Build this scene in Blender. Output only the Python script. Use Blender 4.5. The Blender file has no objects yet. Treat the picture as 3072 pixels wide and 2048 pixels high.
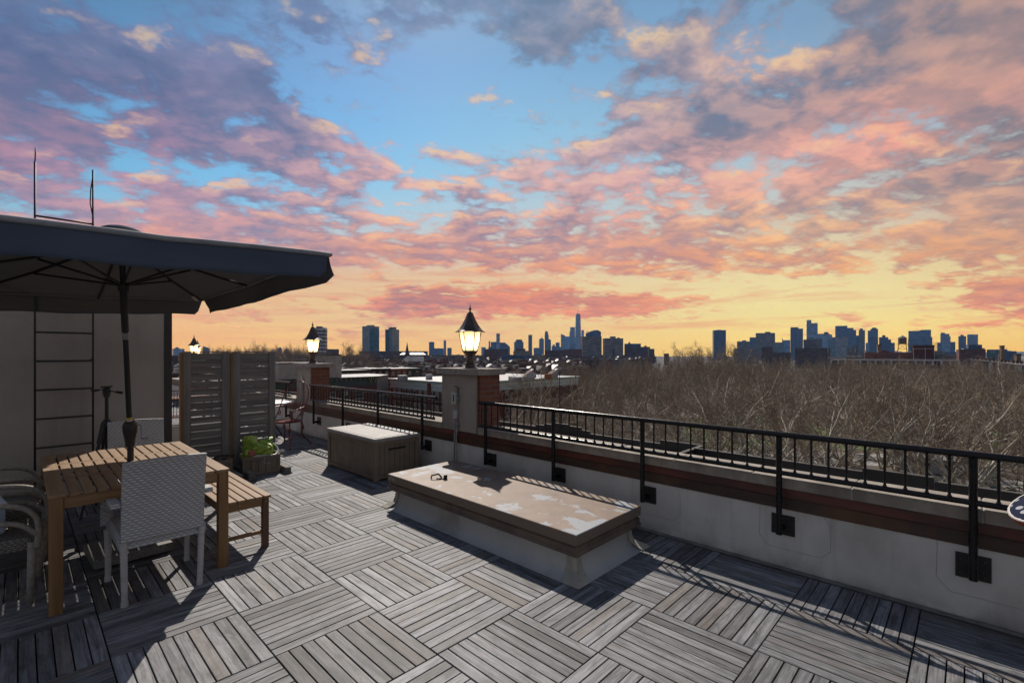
import bpy, bmesh, math, random
from mathutils import Vector, Matrix
R = math.radians
scene = bpy.context.scene
COL = scene.collection
rng = random.Random(11)

# ---------------------------------------------------------------- camera numbers
FPX, HORIZ, YAW, CAMH = 1421.0, 1062.0, R(46.06), 1.605
CS, SN = math.cos(YAW), math.sin(YAW)
def at(px, depth):
    r = (px - 1536.0) / FPX * depth
    return (depth * SN + r * CS, depth * CS - r * SN)
def zat(py, depth):
    return CAMH + (HORIZ - py) / FPX * depth
GZ = -24.5                                     # street level below the roof deck

# ---------------------------------------------------------------- mesh builder
class MB:
    def __init__(s):
        s.v = []; s.f = []; s.uv = None
    def add(s, vs, fs):
        o = len(s.v); s.v.extend([tuple(p) for p in vs]); s.f.extend([tuple(i + o for i in f) for f in fs]); return s
    def box(s, x0, x1, y0, y1, z0, z1):
        if x0 > x1: x0, x1 = x1, x0
        if y0 > y1: y0, y1 = y1, y0
        if z0 > z1: z0, z1 = z1, z0
        return s.add([(x0,y0,z0),(x1,y0,z0),(x1,y1,z0),(x0,y1,z0),(x0,y0,z1),(x1,y0,z1),(x1,y1,z1),(x0,y1,z1)],
              [(0,3,2,1),(4,5,6,7),(0,1,5,4),(1,2,6,5),(2,3,7,6),(3,0,4,7)])
    def obox(s, c, size, M=None):
        hx, hy, hz = (q / 2 for q in size)
        vs = [Vector((x,y,z)) for z in (-hz,hz) for x,y in ((-hx,-hy),(hx,-hy),(hx,hy),(-hx,hy))]
        if M is not None: vs = [M @ p for p in vs]
        c = Vector(c)
        return s.add([p + c for p in vs], [(0,3,2,1),(4,5,6,7),(0,1,5,4),(1,2,6,5),(2,3,7,6),(3,0,4,7)])
    def beam(s, p0, p1, w, h, up=(0,0,1)):
        p0, p1 = Vector(p0), Vector(p1); d = (p1 - p0).normalized(); u = Vector(up)
        a = d.cross(u)
        if a.length < 1e-4: a = d.cross(Vector((1,0,0)))
        a.normalize(); b = a.cross(d).normalized()
        vs = []
        for p in (p0, p1):
            for sa, sb in ((-1,-1),(1,-1),(1,1),(-1,1)):
                vs.append(p + a * (sa * w / 2) + b * (sb * h / 2))
        return s.add(vs, [(0,1,2,3),(7,6,5,4),(0,4,5,1),(1,5,6,2),(2,6,7,3),(3,7,4,0)])
    def tube(s, pts, r, n=8, caps=True, closed=False):
        pts = [Vector(p) for p in pts]; m = len(pts)
        rad = r if isinstance(r, (list, tuple)) else [r] * m
        if closed: d0 = (pts[1] - pts[-1])
        else: d0 = pts[1] - pts[0]
        d0.normalize()
        a = d0.cross(Vector((0,0,1)))
        if a.length < 1e-3: a = d0.cross(Vector((1,0,0)))
        a.normalize(); o = len(s.v); dprev = d0
        for i, p in enumerate(pts):
            if closed: d = (pts[(i+1) % m] - pts[i-1])
            elif i == 0: d = pts[1] - pts[0]
            elif i == m-1: d = pts[-1] - pts[-2]
            else: d = pts[i+1] - pts[i-1]
            if d.length < 1e-9: d = dprev.copy()
            d.normalize()
            q = dprev.rotation_difference(d); a = q @ a; a = (a - d * a.dot(d)).normalized(); dprev = d
            b = d.cross(a)
            for k in range(n):
                t = 2 * math.pi * k / n
                s.v.append(tuple(p + (a * math.cos(t) + b * math.sin(t)) * rad[i]))
        for i in range(m if closed else m - 1):
            i2 = (i + 1) % m
            for k in range(n):
                k2 = (k + 1) % n
                s.f.append((o+i*n+k, o+i*n+k2, o+i2*n+k2, o+i2*n+k))
        if caps and not closed:
            s.f.append(tuple(o + k for k in reversed(range(n)))); s.f.append(tuple(o + (m-1)*n + k for k in range(n)))
        return s
    def lathe(s, prof, n=16, c=(0,0,0), rot=0.0, caps=True, sx=1.0, sy=1.0):
        o = len(s.v)
        for r, z in prof:
            for k in range(n):
                t = rot + 2 * math.pi * k / n
                s.v.append((c[0] + sx*r*math.cos(t), c[1] + sy*r*math.sin(t), c[2] + z))
        for i in range(len(prof) - 1):
            for k in range(n):
                k2 = (k+1) % n
                s.f.append((o+i*n+k, o+i*n+k2, o+(i+1)*n+k2, o+(i+1)*n+k))
        if caps:
            s.f.append(tuple(o + k for k in reversed(range(n)))); m = len(prof) - 1
            s.f.append(tuple(o + m*n + k for k in range(n)))
        return s
    def rings(s, levels, cap_top=True, cap_bot=True):
        """levels: (x0,x1,y0,y1,z) rectangles lofted one to the next"""
        o = len(s.v)
        for x0,x1,y0,y1,z in levels:
            s.v += [(x0,y0,z),(x1,y0,z),(x1,y1,z),(x0,y1,z)]
        for i in range(len(levels)-1):
            for k in range(4):
                k2 = (k+1) % 4
                s.f.append((o+i*4+k, o+i*4+k2, o+(i+1)*4+k2, o+(i+1)*4+k))
        if cap_bot: s.f.append((o+3,o+2,o+1,o))
        if cap_top:
            m = (len(levels)-1)*4; s.f.append((o+m,o+m+1,o+m+2,o+m+3))
        return s
    def prism(s, poly, z0, z1):
        n = len(poly); o = len(s.v)
        s.v += [(x,y,z0) for x,y in poly] + [(x,y,z1) for x,y in poly]
        s.f.append(tuple(o + k for k in reversed(range(n)))); s.f.append(tuple(o + n + k for k in range(n)))
        for k in range(n):
            k2 = (k+1) % n; s.f.append((o+k, o+k2, o+n+k2, o+n+k))
        return s
    def sphere(s, c, r, n=12, m=8, sc=(1,1,1)):
        o = len(s.v)
        for i in range(m+1):
            p = math.pi * i / m
            for k in range(n):
                t = 2*math.pi*k/n
                s.v.append((c[0]+sc[0]*r*math.sin(p)*math.cos(t), c[1]+sc[1]*r*math.sin(p)*math.sin(t), c[2]+sc[2]*r*math.cos(p)))
        for i in range(m):
            for k in range(n):
                k2=(k+1)%n; s.f.append((o+i*n+k, o+(i+1)*n+k, o+(i+1)*n+k2, o+i*n+k2))
        return s
    def grid(s, fn, nu, nv):
        o = len(s.v)
        for i in range(nu+1):
            for j in range(nv+1): s.v.append(tuple(fn(i/nu, j/nv)))
        for i in range(nu):
            for j in range(nv):
                a = o+i*(nv+1)+j; s.f.append((a, a+nv+1, a+nv+2, a+1))
        return s
    def xf(s, M, start=0):
        for i in range(start, len(s.v)): s.v[i] = tuple(M @ Vector(s.v[i]))
        return s
    def build(s, name, mat, parent=None, smooth=False, bevel=0.0, loc=None, rotz=0.0, solid=0.0, weld=False, autosmooth=None):
        me = bpy.data.meshes.new(name); me.from_pydata(s.v, [], s.f)
        if weld:
            bm = bmesh.new(); bm.from_mesh(me); bmesh.ops.remove_doubles(bm, verts=bm.verts, dist=1e-5); bm.to_mesh(me); bm.free()
        me.update()
        if isinstance(mat, (list, tuple)):
            for m in mat: me.materials.append(m)
        elif mat: me.materials.append(mat)
        o = bpy.data.objects.new(name, me); COL.objects.link(o)
        if parent: o.parent = parent
        if loc: o.location = loc
        if rotz: o.rotation_euler = (0,0,rotz)
        if smooth:
            me.polygons.foreach_set('use_smooth', [True]*len(me.polygons))
            if autosmooth:
                bm = bmesh.new(); bm.from_mesh(me)
                for e in bm.edges:
                    if len(e.link_faces) == 2 and e.calc_face_angle(0) > R(autosmooth): e.smooth = False
                bm.to_mesh(me); bm.free()
        if solid:
            md = o.modifiers.new('solid','SOLIDIFY'); md.thickness = solid; md.offset = 0
        if bevel:
            md = o.modifiers.new('bevel','BEVEL'); md.width = bevel; md.segments = 2; md.limit_method = 'ANGLE'; md.angle_limit = R(40)
        return o

def tag(o, label=None, cat=None, group=None, kind=None):
    if label: o['label'] = label
    if cat: o['category'] = cat
    if group: o['group'] = group
    if kind: o['kind'] = kind
    return o
def thing(name, label, cat, loc=(0,0,0), rotz=0.0, group=None):
    o = bpy.data.objects.new(name, None); COL.objects.link(o); o.empty_display_size = 0.1
    o.location = loc; o.rotation_euler = (0,0,rotz)
    return tag(o, label, cat, group)
def dup(root, loc, rotz=None, label=None, group=None, scale=None):
    def cp(o, par):
        c = o.copy(); COL.objects.link(c)
        if par: c.parent = par
        for ch in list(o.children): cp(ch, c)
        return c
    r = cp(root, None); r.location = loc
    if rotz is not None: r.rotation_euler = (0,0,rotz)
    if scale is not None: r.scale = scale if isinstance(scale,(tuple,list)) else (scale,)*3
    if label: r['label'] = label
    if group: r['group'] = group
    return r
def arc(c, r, a0, a1, n, plane='xz', y=0.0):
    out = []
    for i in range(n+1):
        t = R(a0 + (a1-a0)*i/n)
        p, q = r*math.cos(t), r*math.sin(t)
        out.append({'xz':(c[0]+p, c[1], c[2]+q), 'yz':(c[0], c[1]+p, c[2]+q), 'xy':(c[0]+p, c[1]+q, c[2])}[plane])
    return out
def spline(pts, n=6):
    """Catmull-Rom through points"""
    P = [Vector(p) for p in pts]; P = [P[0]*2-P[1]] + P + [P[-1]*2-P[-2]]; out = []
    for i in range(1, len(P)-2):
        for k in range(n):
            t = k/n; a,b,c,d = P[i-1],P[i],P[i+1],P[i+2]
            out.append(0.5*((2*b)+(c-a)*t+(2*a-5*b+4*c-d)*t*t+(3*b-a-3*c+d)*t**3))
    out.append(P[-2]); return out

# ---------------------------------------------------------------- materials
class NT:
    def __init__(s, tree): s.t = tree
    def n(s, typ, **kw):
        nd = s.t.nodes.new(typ)
        ins = kw.pop('ins', {})
        for k, v in kw.items(): setattr(nd, k, v)
        for k, v in ins.items():
            if isinstance(v, bpy.types.NodeSocket): s.t.links.new(v, nd.inputs[k])
            else: nd.inputs[k].default_value = v
        return nd
    def l(s, a, b): s.t.links.new(a, b)
    def math(s, op, a, b=None, c=None, clamp=False):
        nd = s.t.nodes.new('ShaderNodeMath'); nd.operation = op; nd.use_clamp = clamp
        for i, v in enumerate((a, b, c)):
            if v is None: continue
            if isinstance(v, bpy.types.NodeSocket): s.t.links.new(v, nd.inputs[i])
            else: nd.inputs[i].default_value = v
        return nd.outputs[0]
    def vmath(s, op, a, b=None):
        nd = s.t.nodes.new('ShaderNodeVectorMath'); nd.operation = op
        for i, v in enumerate((a, b)):
            if v is None: continue
            if isinstance(v, bpy.types.NodeSocket): s.t.links.new(v, nd.inputs[i])
            else: nd.inputs[i].default_value = v
        return nd.outputs[0]
    def mix(s, fac, a, b, blend='MIX'):
        nd = s.t.nodes.new('ShaderNodeMix'); nd.data_type = 'RGBA'; nd.blend_type = blend
        for key, v in ((0, fac), (6, a), (7, b)):
            if isinstance(v, bpy.types.NodeSocket): s.t.links.new(v, nd.inputs[key])
            else:
                if key != 0 and len(v) == 3: v = (*v, 1)
                nd.inputs[key].default_value = v
        return nd.outputs[2]
    def smooth(s, x, lo, hi):
        nd = s.t.nodes.new('ShaderNodeMapRange'); nd.interpolation_type = 'SMOOTHSTEP'
        s.t.links.new(x, nd.inputs[0]); nd.inputs[1].default_value = lo; nd.inputs[2].default_value = hi
        return nd.outputs[0]
    def noise(s, vec, scale, detail=4, rough=.55, dist=0.0, dims='3D'):
        nd = s.t.nodes.new('ShaderNodeTexNoise'); nd.noise_dimensions = dims
        if vec is not None: s.t.links.new(vec, nd.inputs['Vector'])
        nd.inputs['Scale'].default_value = scale; nd.inputs['Detail'].default_value = detail
        nd.inputs['Roughness'].default_value = rough; nd.inputs['Distortion'].default_value = dist
        return nd.outputs[0]
    def ramp(s, fac, stops, interp='LINEAR'):
        nd = s.t.nodes.new('ShaderNodeValToRGB'); cr = nd.color_ramp; cr.interpolation = interp
        while len(cr.elements) < len(stops): cr.elements.new(0.5)
        for e, (p, c) in zip(cr.elements, stops):
            e.position = p; e.color = (*c[:3], 1)
        if fac is not None: s.t.links.new(fac, nd.inputs[0])
        return nd.outputs[0]
    def mapv(s, vec, scale=(1,1,1), loc=(0,0,0), rot=(0,0,0)):
        nd = s.t.nodes.new('ShaderNodeMapping'); s.t.links.new(vec, nd.inputs[0])
        nd.inputs['Scale'].default_value = scale; nd.inputs['Location'].default_value = loc; nd.inputs['Rotation'].default_value = rot
        return nd.outputs[0]
def newmat(name):
    m = bpy.data.materials.new(name); m.use_nodes = True; t = m.node_tree
    bs = t.nodes['Principled BSDF']; return m, NT(t), bs
def lin(c):
    f = lambda x: x/12.92 if x <= .04045 else ((x+.055)/1.055)**2.4
    return tuple(f(x/255.0) for x in c)
def mat(name, c1, c2=None, scale=6.0, rough=.6, metal=0.0, bump=0.0, bscale=None, stretch=(1,1,1), spec=None, lo=.35, hi=.65, detail=5, dirt=None, dscale=1.3):
    m, N, bs = newmat(name)
    bs.inputs['Roughness'].default_value = rough; bs.inputs['Metallic'].default_value = metal
    if spec is not None: bs.inputs['Specular IOR Level'].default_value = spec
    if c2 is None: c2 = tuple(x*.8 for x in c1)
    tc = N.n('ShaderNodeTexCoord').outputs['Object']; v = N.mapv(tc, stretch)
    nz = N.noise(v, scale, detail); f = N.smooth(nz, lo, hi)
    col = N.mix(f, c1, c2)
    if dirt:
        d = N.smooth(N.noise(N.mapv(tc,(1,1,.6)), dscale, 6, .65), .48, .7); col = N.mix(d, col, dirt)
    N.l(col, bs.inputs['Base Color'])
    rg = N.math('MULTIPLY_ADD', nz, .25, rough - .12); N.l(rg, bs.inputs['Roughness'])
    if bump:
        b = N.n('ShaderNodeBump', ins={'Strength':bump, 'Distance':.02, 'Height':N.noise(v, bscale or scale*4, 6, .6)})
        N.l(b.outputs[0], bs.inputs['Normal'])
    return m
def brickmat(name, c1, c2, mortar, bw=.203, bh=.067, ms=.010, rough=.85, bump=.5, xy=True):
    m, N, bs = newmat(name); bs.inputs['Roughness'].default_value = rough
    tc = N.n('ShaderNodeTexCoord').outputs['Object']; sp = N.n('ShaderNodeSeparateXYZ', ins={0:tc})
    u = N.math('ADD', sp.outputs[0], sp.outputs[1])
    vec = N.n('ShaderNodeCombineXYZ', ins={0:u, 1:sp.outputs[2]}).outputs[0]
    br = N.n('ShaderNodeTexBrick', ins={'Vector':vec,'Color1':(*c1,1),'Color2':(*c2,1),'Mortar':(*mortar,1),'Scale':1.0,'Mortar Size':ms,'Brick Width':bw,'Row Height':bh,'Mortar Smooth':.2,'Bias':0.0})
    nz = N.noise(tc, 3.0, 5); col = N.mix(N.smooth(nz,.35,.75), br.outputs[0], tuple(.6*x for x in c1), 'MIX')
    col = N.mix(.5, br.outputs[0], col)
    N.l(col, bs.inputs['Base Color'])
    if bump:
        b = N.n('ShaderNodeBump', ins={'Strength':bump,'Distance':.006,'Height':N.math('SUBTRACT',1.0,br.outputs[1])}); N.l(b.outputs[0], bs.inputs['Normal'])
    return m
SUN_E = 5.0
SKY_S = 1.0
SKY_BACK = [(176,170,166),(149,148,151),(114,123,143)]
SKY_TOP = (88,106,134)
DECK_D = (.076,.077,.082)
DECK_L = (.258,.259,.27)
LAMP_BULB = 36.0
CANVAS = [(.085,.118,.175),(.105,.138,.195)]
CANVAS_T = .32
HAZE = 5.5e-5
HAZE_C = (.26,.52,1.0,1)
SK_SC = 5.4
# ================================================================ camera, sun, sky
cam = bpy.data.cameras.new('camera'); camo = bpy.data.objects.new('camera', cam); COL.objects.link(camo)
camo.location = (0,0,CAMH); camo.rotation_euler = (R(90),0,-YAW)
cam.sensor_width = 36; cam.lens = 36*FPX/3072; cam.shift_y = 38/3072; cam.clip_start = .05; cam.clip_end = 30000
scene.camera = camo
SUNV = Vector((.57,.87,1.0)).normalized()
sl = bpy.data.lights.new('sun','SUN'); sl.energy = SUN_E; sl.angle = R(.5); sl.color = (1.0,.91,.80)
so = bpy.data.objects.new('sun', sl); COL.objects.link(so); so.rotation_euler = (-SUNV).to_track_quat('-Z','Y').to_euler()
scene.view_settings.view_transform = 'Standard'; scene.view_settings.look = 'None'
scene.view_settings.exposure = 0; scene.view_settings.gamma = 1
scene.render.engine = 'CYCLES'; scene.cycles.use_denoising = True
scene.cycles.max_bounces = 6; scene.cycles.diffuse_bounces = 3; scene.cycles.glossy_bounces = 3; scene.cycles.transmission_bounces = 4
scene.cycles.transparent_max_bounces = 8; scene.cycles.sample_clamp_indirect = 4; scene.cycles.caustics_reflective = False; scene.cycles.caustics_refractive = False

PXS = [0,384,768,1152,1536,1920,2304,2688,3072]
PYS = [0,150,300,450,600,700,800,900,980,1062]
def rows(*r): return [[lin(c) for c in row] for row in r]
SKY_CLEAR = rows(
 [(58,118,162),(66,128,174),(74,134,182),(84,140,186),(92,146,190),(104,152,194),(118,156,192),(130,158,184),(128,150,172)],
 [(84,138,190),(86,146,200),(84,148,208),(88,152,212),(100,160,210),(116,166,208),(130,170,206),(140,170,200),(140,166,190)],
 [(96,156,206),(96,162,216),(92,164,224),(98,170,228),(116,180,226),(132,186,222),(150,188,214),(160,186,206),(168,184,194)],
 [(110,178,220),(110,182,228),(106,184,236),(116,190,236),(138,198,230),(158,200,222),(176,200,212),(188,198,200),(198,194,186)],
 [(128,192,222),(124,196,232),(126,200,240),(144,206,236),(166,206,226),(188,206,214),(206,208,200),(216,206,188),(220,202,176)],
 [(170,196,210),(170,200,216),(184,206,216),(196,208,212),(206,210,206),(220,212,190),(232,216,176),(238,212,166),(236,204,154)],
 [(232,186,150),(232,186,150),(236,190,152),(240,200,160),(242,210,168),(246,218,164),(252,226,158),(252,222,150),(250,212,140)],
 [(240,186,128),(240,188,128),(238,198,138),(238,206,148),(244,216,156),(250,222,150),(254,232,152),(254,232,150),(254,222,138)],
 [(240,190,120),(240,190,120),(240,202,130),(240,206,134),(246,212,134),(248,216,126),(254,226,128),(254,226,124),(250,212,112)],
 [(238,186,106),(238,186,106),(240,198,112),(242,200,110),(244,204,106),(242,208,108),(246,210,104),(248,206,92),(240,194,84)])
CL_DARK = rows(
 [(84,104,144),(90,106,148),(92,112,156),(96,122,166),(104,124,158),(116,124,150),(122,124,148),(134,128,144),(116,112,126)],
 [(92,102,146),(94,102,146),(98,108,152),(106,122,166),(112,128,162),(112,118,148),(120,118,146),(132,120,140),(122,112,126)],
 [(108,106,150),(110,108,152),(108,110,154),(116,124,164),(118,126,160),(110,116,150),(122,120,150),(138,122,142),(128,116,132)],
 [(124,110,152),(122,112,156),(116,112,156),(112,112,156),(120,120,156),(114,114,150),(134,120,146),(142,124,142),(132,118,134)],
 [(130,124,164),(134,124,164),(130,124,164),(126,118,158),(132,122,158),(138,122,152),(150,126,146),(152,130,140),(142,122,132)],
 [(140,124,160),(146,126,160),(152,130,160),(150,128,156),(150,128,154),(160,132,150),(164,136,144),(164,136,140),(158,130,132)],
 [(176,132,146),(178,132,142),(188,138,142),(188,138,142),(194,138,140),(198,142,138),(192,142,136),(190,142,132),(186,134,122)],
 [(214,140,112),(214,140,112),(206,134,118),(160,112,122),(188,116,112),(204,124,110),(212,136,112),(212,130,104),(184,96,84)],
 [(214,146,112),(214,146,112),(210,140,110),(176,116,116),(200,112,98),(214,124,98),(222,150,104),(220,112,92),(206,104,84)],
 [(222,156,104),(222,156,104),(222,156,104),(222,156,104),(224,150,98),(226,160,98),(230,170,98),(226,140,90),(222,140,84)])
CL_LITE = rows(
 [(98,124,168),(106,130,176),(112,140,186),(120,150,194),(134,156,190),(156,160,186),(186,166,172),(240,190,150),(206,160,146)],
 [(116,124,172),(118,128,176),(120,140,190),(130,152,200),(146,160,194),(170,162,182),(226,182,166),(222,170,154),(196,150,144)],
 [(150,124,160),(150,126,164),(136,136,180),(150,150,190),(170,164,192),(200,170,180),(230,178,166),(236,160,146),(206,152,146)],
 [(190,132,160),(190,134,164),(176,140,174),(200,160,180),(214,176,184),(200,164,178),(220,164,166),(240,156,144),(210,156,150)],
 [(184,150,182),(190,152,180),(206,160,180),(226,174,176),(228,176,178),(226,164,168),(236,174,160),(226,170,156),(206,158,150)],
 [(206,156,176),(214,156,170),(226,160,166),(230,170,168),(230,168,164),(232,168,156),(238,182,150),(226,176,150),(212,160,140)],
 [(232,150,144),(236,154,138),(240,158,136),(244,164,130),(246,160,126),(246,160,120),(244,160,120),(240,166,122),(240,160,112)],
 [(246,170,114),(246,168,112),(244,158,110),(240,138,112),(246,142,104),(248,148,104),(250,176,116),(248,168,104),(236,130,92)],
 [(246,172,110),(246,172,110),(246,170,108),(246,150,100),(250,138,92),(250,150,96),(250,190,110),(248,150,96),(246,150,88)],
 [(246,186,110),(246,186,110),(246,186,110),(246,184,106),(248,180,100),(248,190,100),(250,200,100),(250,180,92),(246,176,86)])
COVER = [
 [.52,.50,.50,.54,.64,.56,.50,.72,.88],
 [.78,.76,.62,.24,.32,.50,.54,.78,.90],
 [.84,.80,.70,.20,.22,.54,.70,.78,.78],
 [.80,.74,.60,.38,.30,.58,.74,.68,.70],
 [.60,.66,.50,.44,.54,.58,.64,.66,.74],
 [.70,.76,.76,.64,.66,.66,.62,.68,.78],
 [.72,.74,.76,.74,.78,.76,.68,.46,.52],
 [.40,.40,.30,.24,.26,.22,.12,.10,.30],
 [.32,.32,.22,.15,.16,.12,.08,.12,.22],
 [.15,.15,.14,.12,.10,.10,.08,.10,.16]]
def grade(T, rows_, f):
    for j in rows_:
        T[j] = [tuple(min(1,c*g) for c,g in zip(col,f)) for col in T[j]]
grade(SKY_CLEAR, (7,), (1.06,1.02,.95)); grade(SKY_CLEAR, (8,), (1.08,1.0,.85)); grade(SKY_CLEAR, (9,), (1.08,.95,.72))
for j in (6,7,8,9): SKY_CLEAR[j] = [tuple(c*g for c,g in zip(col, (1.0,.93,.84) if i < 5 else ((1.03,1.03,1.04) if 5 < i < 8 else (1,1,1)))) for i, col in enumerate(SKY_CLEAR[j])]
BLOBS = [(1300,905,160,40,.72),(1180,930,90,30,.40),(1560,905,120,44,.72),(1850,920,160,36,.70),(2050,905,160,24,.40),(700,940,160,26,.25),(1080,1008,100,18,.4),(2985,890,120,36,.85),(2560,966,80,24,.75),(2745,960,65,18,.70),(2900,965,110,18,.6),(1080,1010,110,20,.3),
 (1480,455,110,60,.36),(1080,500,70,45,.36),(900,390,120,60,.34),(850,440,60,20,.2),(2000,330,140,110,.22),(2300,395,150,70,.20),(1700,540,240,60,.12),(960,550,120,60,.2),(560,690,150,70,.15),
 (1150,330,300,100,-.14),(1620,320,150,90,-.16),(1180,390,70,30,.25),(1330,300,90,30,.2),(1250,70,260,50,.12),(1750,80,200,40,.14),(1560,190,150,40,.16),(1000,200,160,50,.12),(430,520,140,40,-.34),(640,560,80,50,-.30),(1250,640,110,40,-.26),(1620,650,90,45,-.26),(2700,650,160,30,-.22),(2500,720,200,26,-.2),(2250,250,130,50,-.2),(420,330,40,20,-.3),(1900,640,120,40,-.2),(1300,838,420,24,-.50),(2000,850,420,26,-.40),(820,860,300,30,-.2),(2300,480,260,40,-.22),(2750,450,260,40,-.16),(100,560,140,50,-.22),(330,250,160,60,-.14)]
def cover(px, py):
    v = table(COVER, px, py)
    for cx, cy, rx, ry, a in BLOBS:
        q = ((px-cx)/rx)**2+((py-cy)/ry)**2
        if q < 6: v += a*math.exp(-q)
    return max(0,min(1,v))
def desat(T, rows_, amt):
    for j in rows_:
        T[j] = [tuple(c+(sum(col)/3-c)*amt for c in col) for col in T[j]]
desat(CL_LITE, (0,1,2), .08); desat(CL_DARK, (0,1,2,3,4), .10)
grade(CL_DARK, (0,1,2), (.96,1.10,1.08)); grade(CL_DARK, (3,4,5,6), (1.06,1.10,1.06)); grade(CL_LITE, (3,4,5), (1.06,1.10,1.06)); grade(CL_LITE, (6,7), (1.03,1.08,1.02)); grade(CL_DARK, (7,8), (1.05,1.06,1.04))
grade(CL_LITE, (5,6), (1.03,.99,.86)); grade(CL_DARK, (6,7), (1.02,.97,.88)); grade(CL_DARK, (0,1,2,3,4), (.93,.93,.93))
grade(CL_LITE, (1,2,3,4,5,6), (1.06,1.03,.90)); grade(CL_DARK, (2,3,4,5), (.98,1.02,.95))
def table(T, px, py):
    px = min(max(px,0),3072); py = min(max(py,0),1062)
    i = max(k for k in range(len(PXS)-1) if PXS[k] <= px); j = max(k for k in range(len(PYS)-1) if PYS[k] <= py)
    u = (px-PXS[i])/(PXS[i+1]-PXS[i]); w = (py-PYS[j])/(PYS[j+1]-PYS[j])
    def L(a,b,t): return tuple(x+(y-x)*t for x,y in zip(a,b)) if isinstance(a,tuple) else a+(b-a)*t
    return L(L(T[j][i],T[j][i+1],u), L(T[j+1][i],T[j+1][i+1],u), w)
AZ0, AZ1 = -52.0, 52.0
ELS = [0.0,1.6,3.4,6.0,9.0,12.5,16.0,20.0,25.0,31.0,38.0]
ELC = [0.0,1.5,2.6,3.8,5.0,6.2,7.6,9.2,11,13,15,17.2,19.5,22,25,28,31,35,39]

world = bpy.data.worlds.new('World'); scene.world = world; world.use_nodes = True
wt = world.node_tree; wt.nodes.clear(); N = NT(wt)
d = N.n('ShaderNodeTexCoord').outputs['Generated']; d = N.vmath('NORMALIZE', d)
sp = N.n('ShaderNodeSeparateXYZ', ins={0:d}); dx, dy, dz = sp.outputs
fw = N.math('ADD', N.math('MULTIPLY', dx, SN), N.math('MULTIPLY', dy, CS))
rt = N.math('SUBTRACT', N.math('MULTIPLY', dx, CS), N.math('MULTIPLY', dy, SN))
az = N.math('MULTIPLY', N.math('ARCTAN2', rt, fw), 180/math.pi)
el = N.math('MULTIPLY', N.math('ARCSINE', dz), 180/math.pi)
# clouds lie on a flat layer overhead
zz = N.math('ADD', N.math('MAXIMUM', dz, 0.0), .19)
P = N.n('ShaderNodeCombineXYZ', ins={0:N.math('DIVIDE', rt, zz), 1:N.math('DIVIDE', fw, zz), 2:0.0}).outputs[0]
P = N.mapv(P, (1.0,1.0,1.0), (3.1,7.7,0), (0,0,R(-14)))
W1 = N.n('ShaderNodeTexNoise', ins={'Vector':P,'Scale':2.3,'Detail':6.0,'Roughness':.6}).outputs['Color']
W1 = N.vmath('SUBTRACT', W1, (.5,.5,.5))
wsp = N.n('ShaderNodeSeparateXYZ', ins={0:W1})
azw = N.math('MULTIPLY_ADD', wsp.outputs[0], 26.0, az); elw = N.math('MULTIPLY_ADD', N.math('MULTIPLY', wsp.outputs[1], N.math('MULTIPLY_ADD', N.math('MINIMUM', dz, .5), 1.7, .12)), 15.0, el)
def lookup(T, a, e, scalar=False):
    fa = N.math('DIVIDE', N.math('SUBTRACT', a, AZ0), AZ1-AZ0, clamp=True)
    out = None
    E_, NAZ = (ELC, 32) if scalar else (ELS, 15)
    for k, ek in enumerate(E_):
        st = []
        for q in range(NAZ):
            aq = AZ0 + (AZ1-AZ0)*q/(NAZ-1); ar = R(max(-47.2,min(47.2,aq)))
            pp = (1536+FPX*math.tan(ar), HORIZ-FPX*math.tan(R(ek))/math.cos(ar)); v = cover(*pp) if scalar else table(T, *pp)
            st.append((q/(NAZ-1), (v,v,v) if scalar else v))
        r = N.ramp(fa, st)
        if out is None: out = r
        else:
            f = N.n('ShaderNodeMapRange', ins={0:e, 1:E_[k-1], 2:ek}); out = N.mix(f.outputs[0], out, r)
    return out
azs = N.math('MULTIPLY_ADD', wsp.outputs[2], 7.0, az); els = N.math('ADD', el, N.math('MULTIPLY', wsp.outputs[0], N.math('MULTIPLY_ADD', N.math('MINIMUM', dz, .5), 9.0, 1.2)))
clear = lookup(SKY_CLEAR, az, el); cdark = lookup(CL_DARK, azw, elw); clite = lookup(CL_LITE, azw, elw); cov = lookup(COVER, azs, els, True)
sky = N.n('ShaderNodeTexSky'); sky.sky_type = 'NISHITA'; sky.sun_disc = False
sky.sun_elevation = math.asin(SUNV.z); sky.sun_rotation = math.atan2(SUNV.x, SUNV.y); sky.air_density = 1.2; sky.dust_density = 2.0
nish = N.mix(1.0, sky.outputs[0], (.07,.07,.07), 'MULTIPLY')
clear = N.mix(.12, clear, nish)
Pd = N.mapv(P, (1.0,1.2,1.0))
Pn = N.vmath('NORMALIZE', N.vmath('SUBTRACT', Pd, (3.1,7.7,0)))
Psh = N.vmath('SUBTRACT', Pd, N.vmath('MULTIPLY', N.n('ShaderNodeCombineXYZ', ins={0:.25, 1:1.0, 2:0.0}).outputs[0], (.085,.085,0)))
n1 = N.noise(Pd, SK_SC, 10, .60, .15); n1b = N.noise(Psh, SK_SC, 5, .55, .15)
n1s = N.noise(Pd, SK_SC, 4, .55, .15)
nf = N.noise(P, 17.0, 7, .66, .1)
dens = N.math('ADD', N.math('MULTIPLY_ADD', nf, .25, N.math('SUBTRACT', N.math('MULTIPLY_ADD', n1, 1.2, -.10), .125)), N.math('MULTIPLY', N.math('SUBTRACT', cov, .5), .62))
mask = N.smooth(dens, .39, .59)
thick = N.smooth(dens, .48, .85)
sh = N.math('SUBTRACT', n1s, n1b)
glow = N.smooth(N.noise(N.mapv(P,(1.3,.7,1.0),(11,5,0)), 1.7, 6, .6), .40, .66)
lit = N.math('ADD', N.math('MULTIPLY', N.smooth(sh, -.10, .16), .62), N.math('MULTIPLY', glow, .55))
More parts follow.
